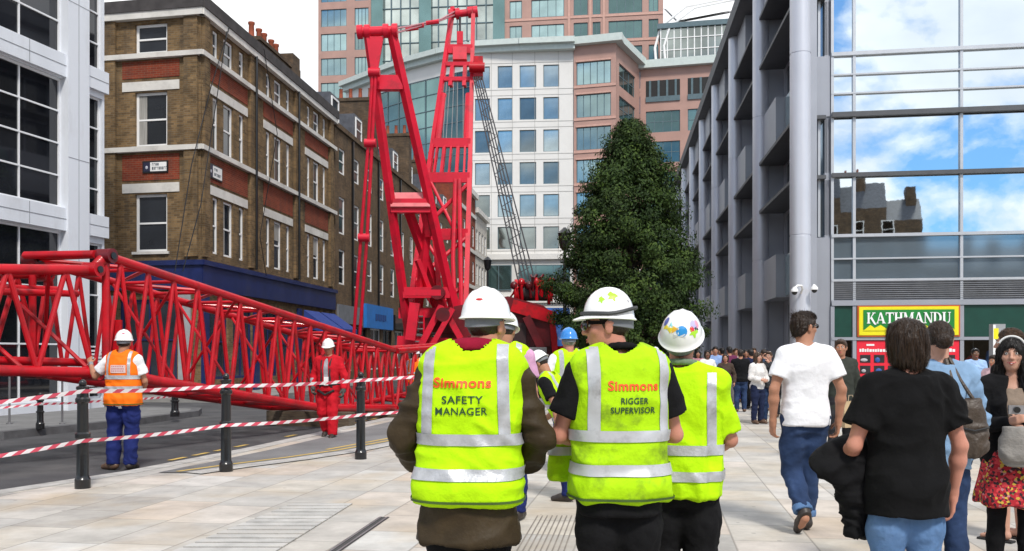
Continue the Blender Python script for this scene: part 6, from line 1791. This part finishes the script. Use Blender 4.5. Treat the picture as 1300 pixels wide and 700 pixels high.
# rigger supervisor, head turned to the left
p, g = person('hard hatted man in profile with sunglasses and lime vest marked rigger supervisor', 786, 4.15, 4, 1.745, 0, dict(hyaw=80, hpitch=-2, neck=-.01, hx=-.055, elL=(-.275, .03, 1.13), wrL=(-.10, .25, 1.10), hdL=(.95, .2, .05), pnL=(.1, -1, 0), elR=(.27, .04, 1.13), wrR=(.06, .26, 1.10), hdR=(-.95, .2, 0), pnR=(0, -1, 0)), 1.01)
make_body(g, .007, 'pink', p); eyes(g, p)
make_hair(g, .006, 'dark brown', p, 'helmet')
make_trousers(g, .012, BLK, p, .022, 1.0)
for s in 'LR': make_shoe(g, s, p, SHOE)
make_top(g, .009, BLK, p, .022, .78, 'short', 'polo_shirt', .018, .072, (.006, 12), 4)
F_ = Field(.007)
for i in range(14):
    a0, a1 = R(360 * i / 14), R(360 * (i + 1) / 14); c = g.nb + np.array([0, .012, .03])
    q = lambda a: c + np.array([.070 * math.cos(a), .068 * math.sin(a), .02 - .018 * math.sin(a)])
    F_.cap(q(a0), q(a1), .016, .016, .012)
field_obj('collar', F_, BLK, p)
o, bv, V = vest(g, .008, LIMED, p, .044, .845, 5, strip=REFLD, z=(1.115,), z2=.965, vx=(.160, .205), vl=(-.165, -.112), neck=.10, wr=(.0145, 6.5), sh=.026)
text_on('lettering', 'Simmons', bv, .035, 1.345, .042, .23, TXR, o, slant=.02, bold=.03)
text_on('lettering', 'RIGGER', bv, .038, 1.285, .028, .125, TXG, o, bold=.018); text_on('lettering', 'SUPERVISOR', bv, .033, 1.243, .028, .205, TXG, o, bold=.018)
GRN2 = stk('lime', (.38, .72, .03))
ht, T = helmet(g, p, HATW, [(-80, 48, .020, .024, 'splat', GRN2), (-112, 20, .013, .015, 'splat', GRN2), (-30, 16, .004, .006, 'rect', stk('grey', (.3, .3, .32)))], peak_tilt=4, hs=(.93, 1.06))
# wraparound glasses and strap
mb = MB()
for s in (-1, 1): mb.ell(g.h(s * .036, .104, .006), (.034, .013, .024), 12, 8, 0, g.HM.to_3x3() @ Matrix.Rotation(R(-22 * s), 3, 'Z'))
mb.bar(g.h(-.066, .085, .018), g.h(-.083, -.02, .016), .006, .016); mb.bar(g.h(.066, .085, .018), g.h(.083, -.02, .016), .006, .016); mb.bar(g.h(-.02, .108, .018), g.h(.02, .108, .018), .006, .008)
mb.build('sunglasses', mat('glossy black lens', (.004, .004, .005), .08, coat=.6), p, None, True)
mb = MB(); pts = []
for i in range(25):
    a = R(-90 + 360 * i / 24); pts.append(T @ Vector((.104 * math.cos(a), .124 * math.sin(a), .012 + .035 * max(0, -math.sin(a)) ** 1.5 - .004)))
mb.tube(pts, .009, 6); mb.build('goggle_strap', mat('dark grey strap', (.035, .037, .04), .6), ht, None, True)
# the lime vest carried over his forearm
t = thing('folded_vest', 'grubby lime vest with grey strip hanging over the rigger forearm', 'vest', (gx(712, 4.35), 4.35, 0), R(8))
F_ = Field(.008); F_.loft([(.90, .055, .05), (1.0, .06, .045), (1.1, .05, .045), (1.14, .035, .035)], .02); F_.loft([(.88, .05, .02, .05, .06), (1.14, .04, .03, .04, .03)], .02)
o, V, Q = field_obj('cloth', F_, LIMED, t, (.010, 14), 2); bv = bvh_of(V, Q); band('reflective_strip', bv, 1.02, 1.06, REFLD, o, 0, 0)

# third man with a hard hat full of stickers
p, g = person('man in lime hi-vis shirt wearing white hard hat covered in colourful stickers', 865, 4.5, -14, 1.68, 0, dict(hyaw=-6, hpitch=36, neck=.0, hroll=5, elL=(-.26, .06, 1.13), wrL=(-.12, .26, 1.08), hdL=(.9, .4, 0), elR=(.245, .05, 1.12), wrR=(.12, .26, 1.05), hdR=(-.9, .4, 0)), .97)
make_body(g, .008, 'pink', p); eyes(g, p)
make_hair(g, .007, 'brown', p, 'helmet')
make_trousers(g, .012, BLK, p, .022, 1.0)
for s in 'LR': make_shoe(g, s, p, SHOE)
make_top(g, .01, BLK, p, .014, .79, 'none', 'shirt', .01, .072, (.004, 12))
F_ = Field(.008)
F_.loft([(z_, max(rx, .200 if z_ < 1.3 else 0), max(ry, .15 if z_ < 1.3 else 0), a_, b_) for z_, rx, ry, a_, b_ in g.torso(.038, z0=.84, z1=1.475)], .03, 2.4); g.shoulders(F_, .022, .04); F_.ell(g.nb + np.array([0, .012, .05]), (.078, .08, .08), 0, None, sub=True)
for s in 'LR': F_.cap(g.j['sh' + s], g.j['sh' + s] + (g.j['el' + s] - g.j['sh' + s]) * .85, .062, .066, .03, flat1=True)
o, V, Q = field_obj('hi_vis_shirt', F_, LIME, p, (.0155, 6.5), 9); bv = bvh_of(V, Q)
band('reflective_strip', bv, 1.055, 1.105, REFL, o); band('reflective_strip', bv, .925, .975, REFL, o)
vert_band('reflective_strip', bv, .135, .18, 1.10, 1.47, REFL, o); vert_band('reflective_strip', bv, -.18, -.135, 1.10, 1.47, REFL, o)
F_ = Field(.007)
for i in range(14):
    a0, a1 = R(360 * i / 14), R(360 * (i + 1) / 14); c = g.nb + np.array([0, .012, .02]); q = lambda a: c + np.array([.074 * math.cos(a), .074 * math.sin(a), .02 - .01 * math.sin(a)])
    F_.cap(q(a0), q(a1), .015, .015, .012)
field_obj('collar', F_, mat('grey green collar', (.14, .20, .13), .8), p)
helmet(g, p, HATW, [(10.8, 32, 0.0280, 0.0280, 'oval', stk('blue', (.02, .25, .6))), (-18.9, 45, 0.0224, 0.0168, 'tri', stk('amber', (.75, .42, .03)), 30), (-43.2, 30, 0.0308, 0.0168, 'rect', stk('yellow', (.75, .6, .03)), -25), (-35.1, 58, 0.0280, 0.0252, 'tri', stk('aqua', (.25, .6, .65))),
    (-70.2, 52, 0.0182, 0.0252, 'oval', stk('indigo', (.08, .10, .35))), (48.6, 28, 0.0154, 0.0154, 'oval', stk('crimson', (.65, .03, .05))), (62.1, 44, 0.0224, 0.0280, 'oval', stk('violet', (.45, .42, .7))), (51.3, 10, 0.0252, 0.0252, 'splat', GRN2), (64.8, 20, 0.0168, 0.0140, 'rect', stk('ink', (.03, .02, .03)), 20),
    (2.7, 6, 0.0308, 0.0112, 'rect', stk('faded grey', (.62, .62, .62))), (78.3, 34, 0.0168, 0.0224, 'oval', stk('pink', (.7, .3, .4)))], peak_tilt=0, hs=(1.0, 1.22))
# ------------------------------------------------------------------ workers further off
p, g = person('worker in orange vest and navy trousers with one hand on the red boom', 157, 12.0, -4, 1.80, ROADZ, dict(hyaw=12, elL=(-.39, .02, 1.20), wrL=(-.53, .16, 1.36), hdL=(-.45, .5, .7), pnL=(.3, .8, -.5), thL=(.6, 0, .8), elR=(.25, .06, 1.14), wrR=(.14, .25, 1.02), hdR=(-.6, .7, 0),
                anL=(-.12, -.03, .085), toL=(-.30, .06, .03), anR=(.10, -.02, .085), toR=(.10, .15, .03), knL=(-.13, .02, .49)), 1.08)
make_body(g, .008, 'tan', p, curl=.7); eyes(g, p); make_hair(g, .008, 'black', p, 'helmet')
make_trousers(g, .011, NAVY, p, .026, 1.0, wr=(.012, 9), seed=3)
make_shoe(g, 'L', p, SHOEB); make_shoe(g, 'R', p, SHOE)
make_top(g, .010, WTEE, p, .016, .80, 'short', 't_shirt', .016, .07)
o, bv, V = vest(g, .010, ORHV, p, .034, .835, 4, z=(1.17,), z2=1.03, vx=(.12, .155), front=True, wr=(.009, 8))
MBX = []
g4 = [[((-.085 + .19 * i / 6, -.9, 1.25 + .10 * j / 3), (0, 1, 0)) for j in range(4)] for i in range(7)]
pb = patch('print_panel', bv, g4, mat('pale print panel', (.66, .50, .48), .5, var=.05), o)
for k, zz in enumerate((1.325, 1.295, 1.268)):
    n = (6, 9, 7)[k]
    for i in range(n):
        x0 = -.07 + .16 * i / n; patch('print_mark', bv, [[((x0 + .012 * a, -.9, zz + .014 * b), (0, 1, 0)) for b in (0, 1)] for a in (0, 1)], mat('red print marks', (.45, .08, .10), .6), o, .007)
MB().tube([g.j['wrL'] + Vector((.02, -.02, -.03)), g.j['wrL'] + Vector((-.005, .01, .012))], .033, 12).build('wrist_watch', mat('watch steel', (.35, .35, .36), .3, .8), p, None, True)
helmet(g, p, HATW, [(12, 18, .018, .014, 'oval', mat('sticker plum', (.45, .12, .18), .4))], peak_tilt=0)

p, g = person('worker in red overalls and black harness walking towards the barrier tape', 417, 16.4, 172, 1.76, ROADZ, dict(hpitch=-8, hyaw=4, elL=(-.29, -.02, 1.13), wrL=(-.30, .06, .90), elR=(.28, .0, 1.12), wrR=(.24, .14, .93), knL=(-.11, .10, .5), anL=(-.11, .10, .09), toL=(-.13, .27, .04), knR=(.10, .02, .48), anR=(.11, -.20, .13), toR=(.12, -.06, .04)), 1.08)
make_body(g, .009, 'tan', p, curl=.8); eyes(g, p); make_hair(g, .009, 'dark brown', p, 'helmet')
make_trousers(g, .012, REDW, p, .03, 1.02, wr=(.012, 9), seed=5)
for s in 'LR': make_shoe(g, s, p, SHOE)
make_top(g, .012, cloth('grey shirt', (.32, .33, .36)), p, .012, .95, 'long', 'shirt', .008, .066)
F_ = Field(.012); F_.loft(g.torso(.032, z0=.86, z1=1.475), .03); g.shoulders(F_, .012); F_.ell(g.nb + np.array([0, .012, .05]), (.08, .08, .08), 0, None, sub=True)
F_.ell((0, .17, 1.25), (.052, .12, .30), 0, None, sub=True)
for s in 'LR':
    a, b, c = g.j['sh' + s], g.j['el' + s], g.j['wr' + s]; F_.chain([a, b], [.072, .062], .03); F_.chain([b, c], [.062, .050], .02, flat1=True)
field_obj('jacket', F_, REDW, p, (.011, 9), 6)
mb = MB()
for s in (-1, 1):
    mb.tube([(s * .05, -.15, 1.42), (s * .085, .06, 1.475), (s * .08, .145, 1.36), (s * .075, .155, 1.15), (s * .09, .15, .98)], .018, 6)
    mb.tube([(s * .09, .15, .96), (s * .17, .06, .84), (s * .12, -.10, .80)], .018, 6)
mb.tube([(.2 * math.cos(R(a)), .165 * math.sin(R(a)), .98) for a in range(0, 361, 20)], .024, 6); mb.tube([(-.15, .13, .88), (0, .19, .80), (.15, .13, .88)], .022, 6)
mb.build('harness', BLACKM, p, None, True)
MB().box(-.06, .02, .165, .19, .97, 1.12).build('white_tag', WHITE, p)
for s in 'LR':
    gl = Field(.007); add_hand(gl, g.j['wr' + s], g.j['hd' + s], g.j['pn' + s], np.array([0, 1., 0]), .9, 1.22); gl.cap(g.j['wr' + s] - g.j['hd' + s] * .05, g.j['wr' + s] + g.j['hd' + s] * .03, .046, .044, .02)
    field_obj('glove', gl, cloth('grey work glove', (.07, .07, .065)), p, (.004, 20))
helmet(g, p, HATW, peak_tilt=0)

def worker(label, px, Y, yaw, H, hat, vm, top, tone='tan', pose=None, legs=NAVY, sleeve='short', z=0.0, h=.011, group=None, bulk=1.05, vz=(1.10, .95)):
    p, g = person(label, px, Y, yaw, H, z, pose, bulk, False, group)
    make_body(g, h, tone, p); eyes(g, p); make_trousers(g, h + .002, legs, p, .024, 1.0, wr=(.01, 9), seed=px)
    for s in 'LR': make_shoe(g, s, p, SHOE, .011)
    make_top(g, h, top, p, .016, .82, sleeve, 'shirt', .014, .07)
    vest(g, h, vm, p, .036, .84, px, z=(vz[0],), z2=vz[1], vx=(.10, .15), wr=(.010, 8))
    make_hair(g, h, 'grey' if hat is HATB else 'dark brown', p, 'helmet')
    helmet(g, p, hat); return p, g
worker('blue hard hatted worker in white shirt and lime vest seen from behind', 722, 11.4, 12, 1.78, HATB, LIME, WTEE, 'pink', dict(elL=(-.29, .02, 1.15), wrL=(-.24, .22, .98)))
worker('worker in lime vest with pink sleeves standing close behind safety manager', 642, 8.2, -6, 1.83, HATW, LIME, cloth('pink cotton', (.55, .30, .45)), 'tan', dict(hyaw=-10, hpitch=-14))
worker('worker in lime vest bending forwards between the safety manager and rigger', 724, 9.3, 62, 1.50, HATW, LIME, BLK, 'tan', dict(lean=.55, hpitch=-38, wrR=(.2, .5, .9), elR=(.25, .3, 1.05)))
worker('distant worker in orange vest and white hard hat beside the tree', 832, 21, 10, 1.62, HATW, ORHV, WTEE, 'tan', None, h=.014)
worker('distant worker in orange and lime vest standing beside end of the boom', 528, 23, 176, 1.60, HATW, ORHV, cloth('pale lilac shirt', (.5, .45, .52)), 'tan', None, sleeve='long', h=.014)

# ------------------------------------------------------------------ passers by on the right
# man in white T-shirt
p, g = person('dark haired man in white t-shirt and turned up jeans walking away', 1022, 7.65, 4, 1.85, 0, dict(hyaw=-72, hpitch=0, elL=(-.265, -.035, 1.14), wrL=(-.255, .02, .885), elR=(.275, -.06, 1.14), wrR=(.275, .0, .885), knL=(-.09, .06, .49), anL=(-.075, -.17, .17), toL=(-.085, -.06, .035), knR=(.07, .09, .5), anR=(.045, .10, .085), toR=(.06, .27, .03)), .94)
make_body(g, .007, 'tan', p, curl=.75); eyes(g, p); make_hair(g, .006, 'dark brown', p, 'short', 2)
make_trousers(g, .009, DENIM, p, .016, .95, 0, .10, (.010, 9), 7)
cf = Field(.008)
for s in 'LR':
    k_, a_ = g.j['kn' + s], g.j['an' + s]; cf.cap(k_ + (a_ - k_) * .80, k_ + (a_ - k_) * .93, .076, .074, 0, flat0=True, flat1=True)
field_obj('turn_up', cf, DENIML, p, (.004, 16))
for s in 'LR': make_shoe(g, s, p, SHOE, .007)
make_top(g, .008, WTEE, p, .032, .855, 'short', 't_shirt', .016, .068, (.0105, 8, (1, 1, .6)), 8)
mb = MB()
for s in (-1, 1): mb.ell(g.h(s * .034, .100, .012), (.028, .010, .019), 12, 8, 0, g.HM.to_3x3() @ Matrix.Rotation(R(-20 * s), 3, 'Z'))
for s in (-1, 1): mb.bar(g.h(s * .064, .088, .018), g.h(s * .083, -.01, .014), .005, .009)
mb.bar(g.h(-.02, .106, .018), g.h(.02, .106, .018), .006, .006)
mb.build('sunglasses', MATS['glossy black lens'], p, None, True)

# man in black T-shirt, jacket over his arm
p, g = person('long haired man in black t-shirt and light jeans carrying jacket over arm', 1150, 4.4, 3, 1.655, 0, dict(hyaw=8, elL=(-.275, -.01, 1.12), wrL=(-.22, .22, 1.02), hdL=(.3, .9, 0), elR=(.27, -.03, 1.12), wrR=(.275, .05, .865), hdR=(-.02, .12, -1)), .98)
make_body(g, .007, 'pink', p, curl=.5); eyes(g, p); make_hair(g, .006, 'dark brown', p, 'bob', 5)
make_trousers(g, .010, DENIML, p, .014, .95, wr=(.008, 9), seed=9)
for s in 'LR': make_shoe(g, s, p, SHOE)
make_top(g, .008, cloth('washed black cotton', (.0045, .0045, .005), .95, var=.3), p, .038, .765, 'short', 't_shirt', .020, .066, (.0125, 8), 10)
t = thing('carried_jacket', 'black jacket draped over the forearm of long haired man', 'jacket', (gx(1082, 4.45), 4.5, 0), 0)
F_ = Field(.008)
F_.cap((-.10, -.02, 1.02), (.06, .05, 1.05), .045, .05, .05); F_.cap((-.13, -.03, .96), (.06, .0, 1.0), .06, .06, .05); F_.cap((-.1, -.03, .93), (-.02, -.01, .90), .05, .06, .05); F_.cap((.02, .0, 1.0), (.02, .0, .80), .065, .07, .05); F_.cap((.03, .0, .8), (.035, .0, .60), .06, .055, .04, flat1=True)
F_.cap((.08, .02, .9), (.085, .02, .66), .04, .04, .03)
field_obj('cloth', F_, BLK, t, (.020, 12), 4)
# woman in denim shirt, shoulder bag
p, g = person('woman in light denim shirt with brown tied hair seen from behind', 1193, 5.8, -4, 1.70, 0, dict(hyaw=-8, elR=(.25, .0, 1.12), wrR=(.2, .2, 1.02)), 1.05, True)
make_body(g, .008, 'fair', p); eyes(g, p); make_hair(g, .007, 'dark brown', p, 'bun', 3)
make_trousers(g, .012, DENIM, p, .012, .99)
for s in 'LR': make_shoe(g, s, p, SHOE)
make_top(g, .009, cloth('pale denim shirt', (.20, .32, .48), var=.2), p, .026, .80, 'long', 'shirt', .016, .072, (.016, 9), 11)
BAGM = mat('brown bag leather', (.055, .038, .026), .5, var=.3, scale=9, bump=.3)
t = thing('shoulder_bag', 'slouchy dark brown leather bag hanging from shoulder of denim shirted woman', 'bag', (gx(1232, 5.62), 5.62, 0), R(-6))
F_ = Field(.008); F_.loft([(.86, .06, .04), (.92, .105, .06), (1.02, .105, .06), (1.14, .085, .045), (1.22, .06, .03)], .03); o, V, Q = field_obj('bag_body', F_, BAGM, t, (.010, 12), 3)
MB().tube([(-.07, .0, 1.18), (-.10, .03, 1.34), (-.115, .08, 1.46), (-.09, .2, 1.48)], .014, 7).build('strap', BAGM, t, None, True); MB().tube([(.03, .0, 1.2), (-.05, .03, 1.34), (-.09, .09, 1.47), (-.07, .2, 1.48)], .012, 7).build('strap', BAGM, t, None, True)
MB().tube([(-.09, -.055, 1.05), (0, -.068, 1.03), (.09, -.055, 1.05)], .006, 6).build('flap_seam', BLACK, t, None, True)
# woman in black cardigan and red floral skirt
p, g = person('smiling dark haired woman in black cardigan and red floral skirt with folded arms', 1284, 6.05, 164, 1.60, 0, dict(hyaw=-14, hpitch=3, elL=(-.225, .06, 1.12), wrL=(-.02, .19, 1.12), hdL=(1, .1, .1), pnL=(0, -1, 0), thL=(0, 0, 1), elR=(.225, .06, 1.11), wrR=(.06, .21, 1.16), hdR=(-.9, .1, .35), pnR=(0, -1, 0), thR=(0, 0, 1)), 1.0, True)
make_body(g, .0065, 'fair', p, curl=.7); eyes(g, p, True, True); make_hair(g, .0065, 'black', p, 'long', 6)
make_trousers(g, .010, BLK, p, .004, .95, wr=(.002, 14), name='leggings')
for s in 'LR': make_shoe(g, s, p, BLK)
def floral():
    m = mat('red floral print', (.50, .02, .03), .85); nt = m.node_tree; N, L = nt.nodes, nt.links; b = N['Principled BSDF']
    tc = N.new('ShaderNodeTexCoord'); v = N.new('ShaderNodeTexVoronoi'); v.inputs['Scale'].default_value = 58; L.new(tc.outputs['Object'], v.inputs['Vector'])
    rp = N.new('ShaderNodeValToRGB'); rp.color_ramp.interpolation = 'CONSTANT'; e = rp.color_ramp.elements; e[0].color = (.42, .012, .025, 1); e[1].position = .42; e[1].color = (.04, .015, .02, 1)
    for q, c in ((.6, (.62, .05, .06)), (.74, (.62, .42, .06)), (.84, (.55, .20, .22)), (.93, (.12, .2, .06))): x = e.new(q); x.color = (*c, 1)
    L.new(v.outputs['Color'], rp.inputs[0]); L.new(rp.outputs[0], b.inputs['Base Color']); return m
FLOR = floral()
F_ = Field(.008); F_.loft([(.56, .25, .21), (.62, .245, .205), (.74, .215, .18), (.86, .188, .145), (.98, .158, .125), (1.04, .15, .115)], .02, 2.1); field_obj('skirt', F_, FLOR, p, (.024, 7, (1, 1, .12)), 4)
make_top(g, .009, cloth('taupe dress top', (.22, .17, .13)), p, .012, .95, 'none', 'top', .01, .15)
F_ = Field(.008); F_.loft(g.torso(.028, z0=.80, z1=1.475, flare=(.215, .16)), .03); g.shoulders(F_, .012); F_.ell(g.nb + np.array([0, .012, .05]), (.075, .08, .08), 0, None, sub=True); F_.ell((0, .18, 1.34), (.062, .17, .36), 0, None, sub=True)
for s in 'LR':
    a, b, c = g.j['sh' + s], g.j['el' + s], g.j['wr' + s]; F_.chain([a, b], [.060, .056], .03); F_.chain([b, c], [.056, .042], .02, flat1=True)
field_obj('cardigan', F_, cloth('black knit', (.008, .008, .009), .95), p, (.010, 10), 5)
mb = MB(); 
for k in range(13):
    a = R(-10 + 200 * k / 12)
mb.tube([g.h(.088 * math.cos(R(a)), .035 + .0 * a, .050 + .088 * math.sin(R(a))) for a in range(25, 156, 10)], .008, 8); mb.build('white_headband', mat('white plastic band', (.7, .7, .68), .25), p, None, True)
t = thing('handbag', 'grey canvas handbag held against the black cardigan', 'bag', (gx(1297, 5.84), 5.84, 0), R(-16))
F_ = Field(.008); F_.loft([(.78, .09, .04), (.84, .13, .065), (.95, .13, .065), (1.03, .11, .04)], .03); field_obj('bag_body', F_, mat('grey canvas', (.26, .245, .225), .85, var=.15, scale=10, bump=.3), t, (.010, 12), 2)
MB().tube([(-.09, 0, 1.02), (-.05, .03, 1.10), (.05, .03, 1.10), (.09, 0, 1.02)], .009, 7).build('handle', BLACK, t, None, True)
t = thing('compact_camera', 'small silver compact camera held by the floral skirted woman', 'camera', (gx(1290, 5.80), 5.80, 1.145), R(164))
MB().box(-.045, .045, -.012, .012, -.028, .028).build('body', mat('camera silver', (.42, .42, .44), .3, .7), t); MB().tube([(0, .011, 0), (0, .03, 0)], .02, 14).build('lens', BLACK, t, None, True)
# woman behind her with bare legs and flip flops
p, g = person('woman with pinned up brown hair and bare legs behind the floral skirted woman', 1283, 7.3, 30, 1.70, 0, dict(hyaw=20), 1.0, True)
make_body(g, .009, 'fair', p); eyes(g, p); make_hair(g, .008, 'brown', p, 'bun', 8)
make_top(g, .011, BLK, p, .02, .82, 'long', 'top', .014, .07); F_ = Field(.011); F_.loft([(.50, .19, .15), (.7, .18, .14), (.95, .165, .125)], .02); field_obj('skirt', F_, BLK, p, (.012, 8))
for s in 'LR':
    a, t_ = g.j['an' + s], g.j['to' + s]; d = (t_ - a); f = MB(); f.bar((a[0] - d[0] * .3, a[1] - d[1] * .35, .009), (t_[0] + d[0] * .15, t_[1] + d[1] * .15, .009), .09, .016); f.tube([(t_[0] - .035, t_[1] - .07, .03), (t_[0], t_[1] - .02, .055), (t_[0] + .035, t_[1] - .07, .03)], .006, 6)
    f.build('flip_flop', BLACKM, p)
# further passers by
HOLD = dict(elL=(-.24, .03, 1.13), wrL=(-.08, .24, 1.06), hdL=(.9, .3, 0), elR=(.24, .03, 1.13), wrR=(.08, .24, 1.08), hdR=(-.9, .3, 0))
WALK = dict(knL=(-.09, .12, .5), anL=(-.09, .2, .10), toL=(-.1, .36, .06), knR=(.09, .02, .47), anR=(.09, -.24, .14), toR=(.1, -.1, .04), elL=(-.25, -.1, 1.14), wrL=(-.25, .0, .9), elR=(.25, .06, 1.13), wrR=(.24, .2, .93))
PHOTO = dict(elR=(.26, .16, 1.34), wrR=(.10, .26, 1.60), hdR=(-.5, .3, .8), elL=(-.24, .1, 1.2), wrL=(-.06, .27, 1.50), hdL=(.4, .2, .8))
def passer(label, px, Y, yaw, H, top, legs, hair='dark brown', style='short', fem=False, pose=None, sleeve='long', tone='tan', hem=.85, h=.012, group='crowd before the glass office', bulk=1.02, skirt=False):
    p, g = person(label, px, Y, yaw, H, 0, pose, bulk, fem, group)
    make_body(g, h, tone, p, curl=.6); eyes(g, p, True, False); make_hair(g, h * .9, hair, p, style, px)
    make_trousers(g, h + .001, legs, p, .014, .99, wr=(.009, 9), seed=px)
    for s in 'LR': make_shoe(g, s, p, SHOE if px % 2 else SHOEB, .011)
    make_top(g, h, top, p, .022, hem, sleeve, 'shirt' if sleeve == 'short' else 'jacket', .016, .07, (.009, 9), px)
    return p, g
cc = lambda n, c: cloth(n, c)
passer('man in dark olive coat with short hair by the shop doorway', 1067, 12.6, 150 - 330, 1.70, OLIVE, cc('dark grey trousers', (.03, .03, .035)), 'brown', hem=.66, group=None, pose=dict(hyaw=-25))
t = thing('paper_bag', 'tan paper carrier bag held beside the dark olive coat', 'bag', (gx(1078, 12.4), 12.4, 0), R(20))
F_ = MB(); F_.add([(-.11, -.05, .50), (.11, -.05, .50), (.11, .05, .50), (-.11, .05, .50), (-.12, -.04, .86), (.12, -.04, .86), (.12, .04, .86), (-.12, .04, .86)], [(3, 2, 1, 0), (0, 1, 5, 4), (1, 2, 6, 5), (2, 3, 7, 6), (3, 0, 4, 7)])
F_.build('bag_body', mat('kraft paper', (.45, .33, .19), .85, var=.1), t); MB().tube([(-.05, -.04, .86), (-.03, -.03, .94), (.03, -.03, .94), (.05, -.04, .86)], .006, 6).build('handle', mat('paper cord', (.4, .3, .2), .9), t)
passer('man in pale blue shirt standing facing the camera by the a-board', 1238, 19.5, 170, 1.62, cc('pale blue shirt', (.30, .44, .66)), DENIM, 'black', group=None, tone='brown')
passer('boy in pale pink checked shirt with hands together near the totem', 1262, 15.2, 120, 1.48, cc('pale pink shirt', (.62, .42, .45)), NAVY, 'dark brown', pose=HOLD, sleeve='short', group=None)
passer('woman with big dark hair in open white jacket in the crowd', 898, 24.5, 178, 1.60, cc('white jacket', (.72, .70, .68)), BLK, 'black', 'bob', True, tone='brown', hem=.78)
passer('man in light blue shirt behind the white jacketed woman', 908, 27, 172, 1.72, cc('light blue shirt', (.22, .32, .55)), NAVY, 'black', tone='tan')
passer('woman in brown patterned top with dark hair walking in the crowd', 921, 23, 165, 1.50, cc('brown top', (.06, .04, .03)), cc('grey trousers', (.12, .11, .11)), 'dark brown', 'bob', True, WALK)
passer('man in plum t-shirt with back turned in the crowd', 926, 27, 10, 1.72, cc('plum cotton', (.13, .025, .07)), cc('grey trousers', (.12, .11, .11)), 'black', sleeve='short')
passer('man in black shirt and blue jeans with back turned in the crowd', 940, 23.6, -6, 1.62, BLK, DENIM, 'dark brown', pose=HOLD, bulk=1.1)
passer('man in navy jacket and dark trousers facing into the arcade', 953, 25, 20, 1.63, cc('navy jacket', (.012, .016, .05)), BLK, 'black')
passer('fair haired woman in white blouse and dark jeans holding things', 962, 19.6, 205, 1.54, cc('white blouse', (.66, .64, .62)), cc('dark jeans', (.012, .018, .05)), 'brown', 'long', True, HOLD, tone='fair')
passer('man in charcoal jacket raising hands to eyes beside fair haired woman', 976, 19.8, 150, 1.56, GREYC, DENIM, 'brown', pose=PHOTO, tone='fair')
passer('man in dark jacket half hidden behind the white t-shirt man', 992, 21.5, 160, 1.62, cc('dark jacket', (.02, .022, .026)), cc('dark trousers', (.02, .02, .024)), 'grey', tone='pink')
passer('woman in dusty pink top almost hidden behind stickered hard hat man', 886, 28, 175, 1.62, cc('dusty pink top', (.42, .20, .24)), BLK, 'black', 'long', True, tone='tan')
passer('man in grey sweatshirt walking far along the arcade', 914, 33, 178, 1.70, cc('grey sweatshirt', (.2, .2, .21)), DENIM, 'dark brown', pose=WALK)
passer('woman in black coat far along the arcade beside a column', 931, 35, 182, 1.66, BLK, BLK, 'fair', 'long', True, WALK, tone='fair')

for i, (px, Y, H, yaw, c, nm, lg, hr, fem, lab) in enumerate((
    (903, 30, 1.66, 175, (.25, .03, .04), 'brick red top', BLK, 'dark brown', True, 'woman in brick red top behind the white jacketed woman'),
    (917, 29, 1.70, 5, (.05, .06, .05), 'dark moss top', DENIM, 'black', False, 'man in dark moss coloured top with back turned beyond plum shirted man'),
    (934, 28.5, 1.68, 185, (.45, .44, .42), 'pale grey top', NAVY, 'brown', False, 'man in pale grey top just behind the black shirted man'),
    (947, 27.5, 1.64, 170, (.10, .03, .10), 'dark violet coat', BLK, 'black', True, 'woman in dark violet coat beside the navy jacketed man'),
    (957, 30, 1.70, 178, (.30, .24, .16), 'sand jacket', DENIM, 'brown', False, 'man in sand coloured jacket deep in the arcade'),
    (970, 24, 1.62, 20, (.03, .05, .09), 'slate jacket', DENIM, 'dark brown', False, 'man in slate jacket with back turned behind the charcoal jacket'),
    (1002, 26, 1.64, 176, (.40, .12, .05), 'rust top', BLK, 'brown', True, 'woman in rust coloured top seen past the white t-shirt man'),
    (1048, 17, 1.60, 8, (.02, .02, .022), 'soot jacket', BLK, 'black', False, 'man in soot black jacket by the corner column'))):
    passer(lab, px, Y, yaw, H, cc(nm, c), lg, hr, 'long' if fem else 'short', fem, HOLD if i % 3 else WALK)
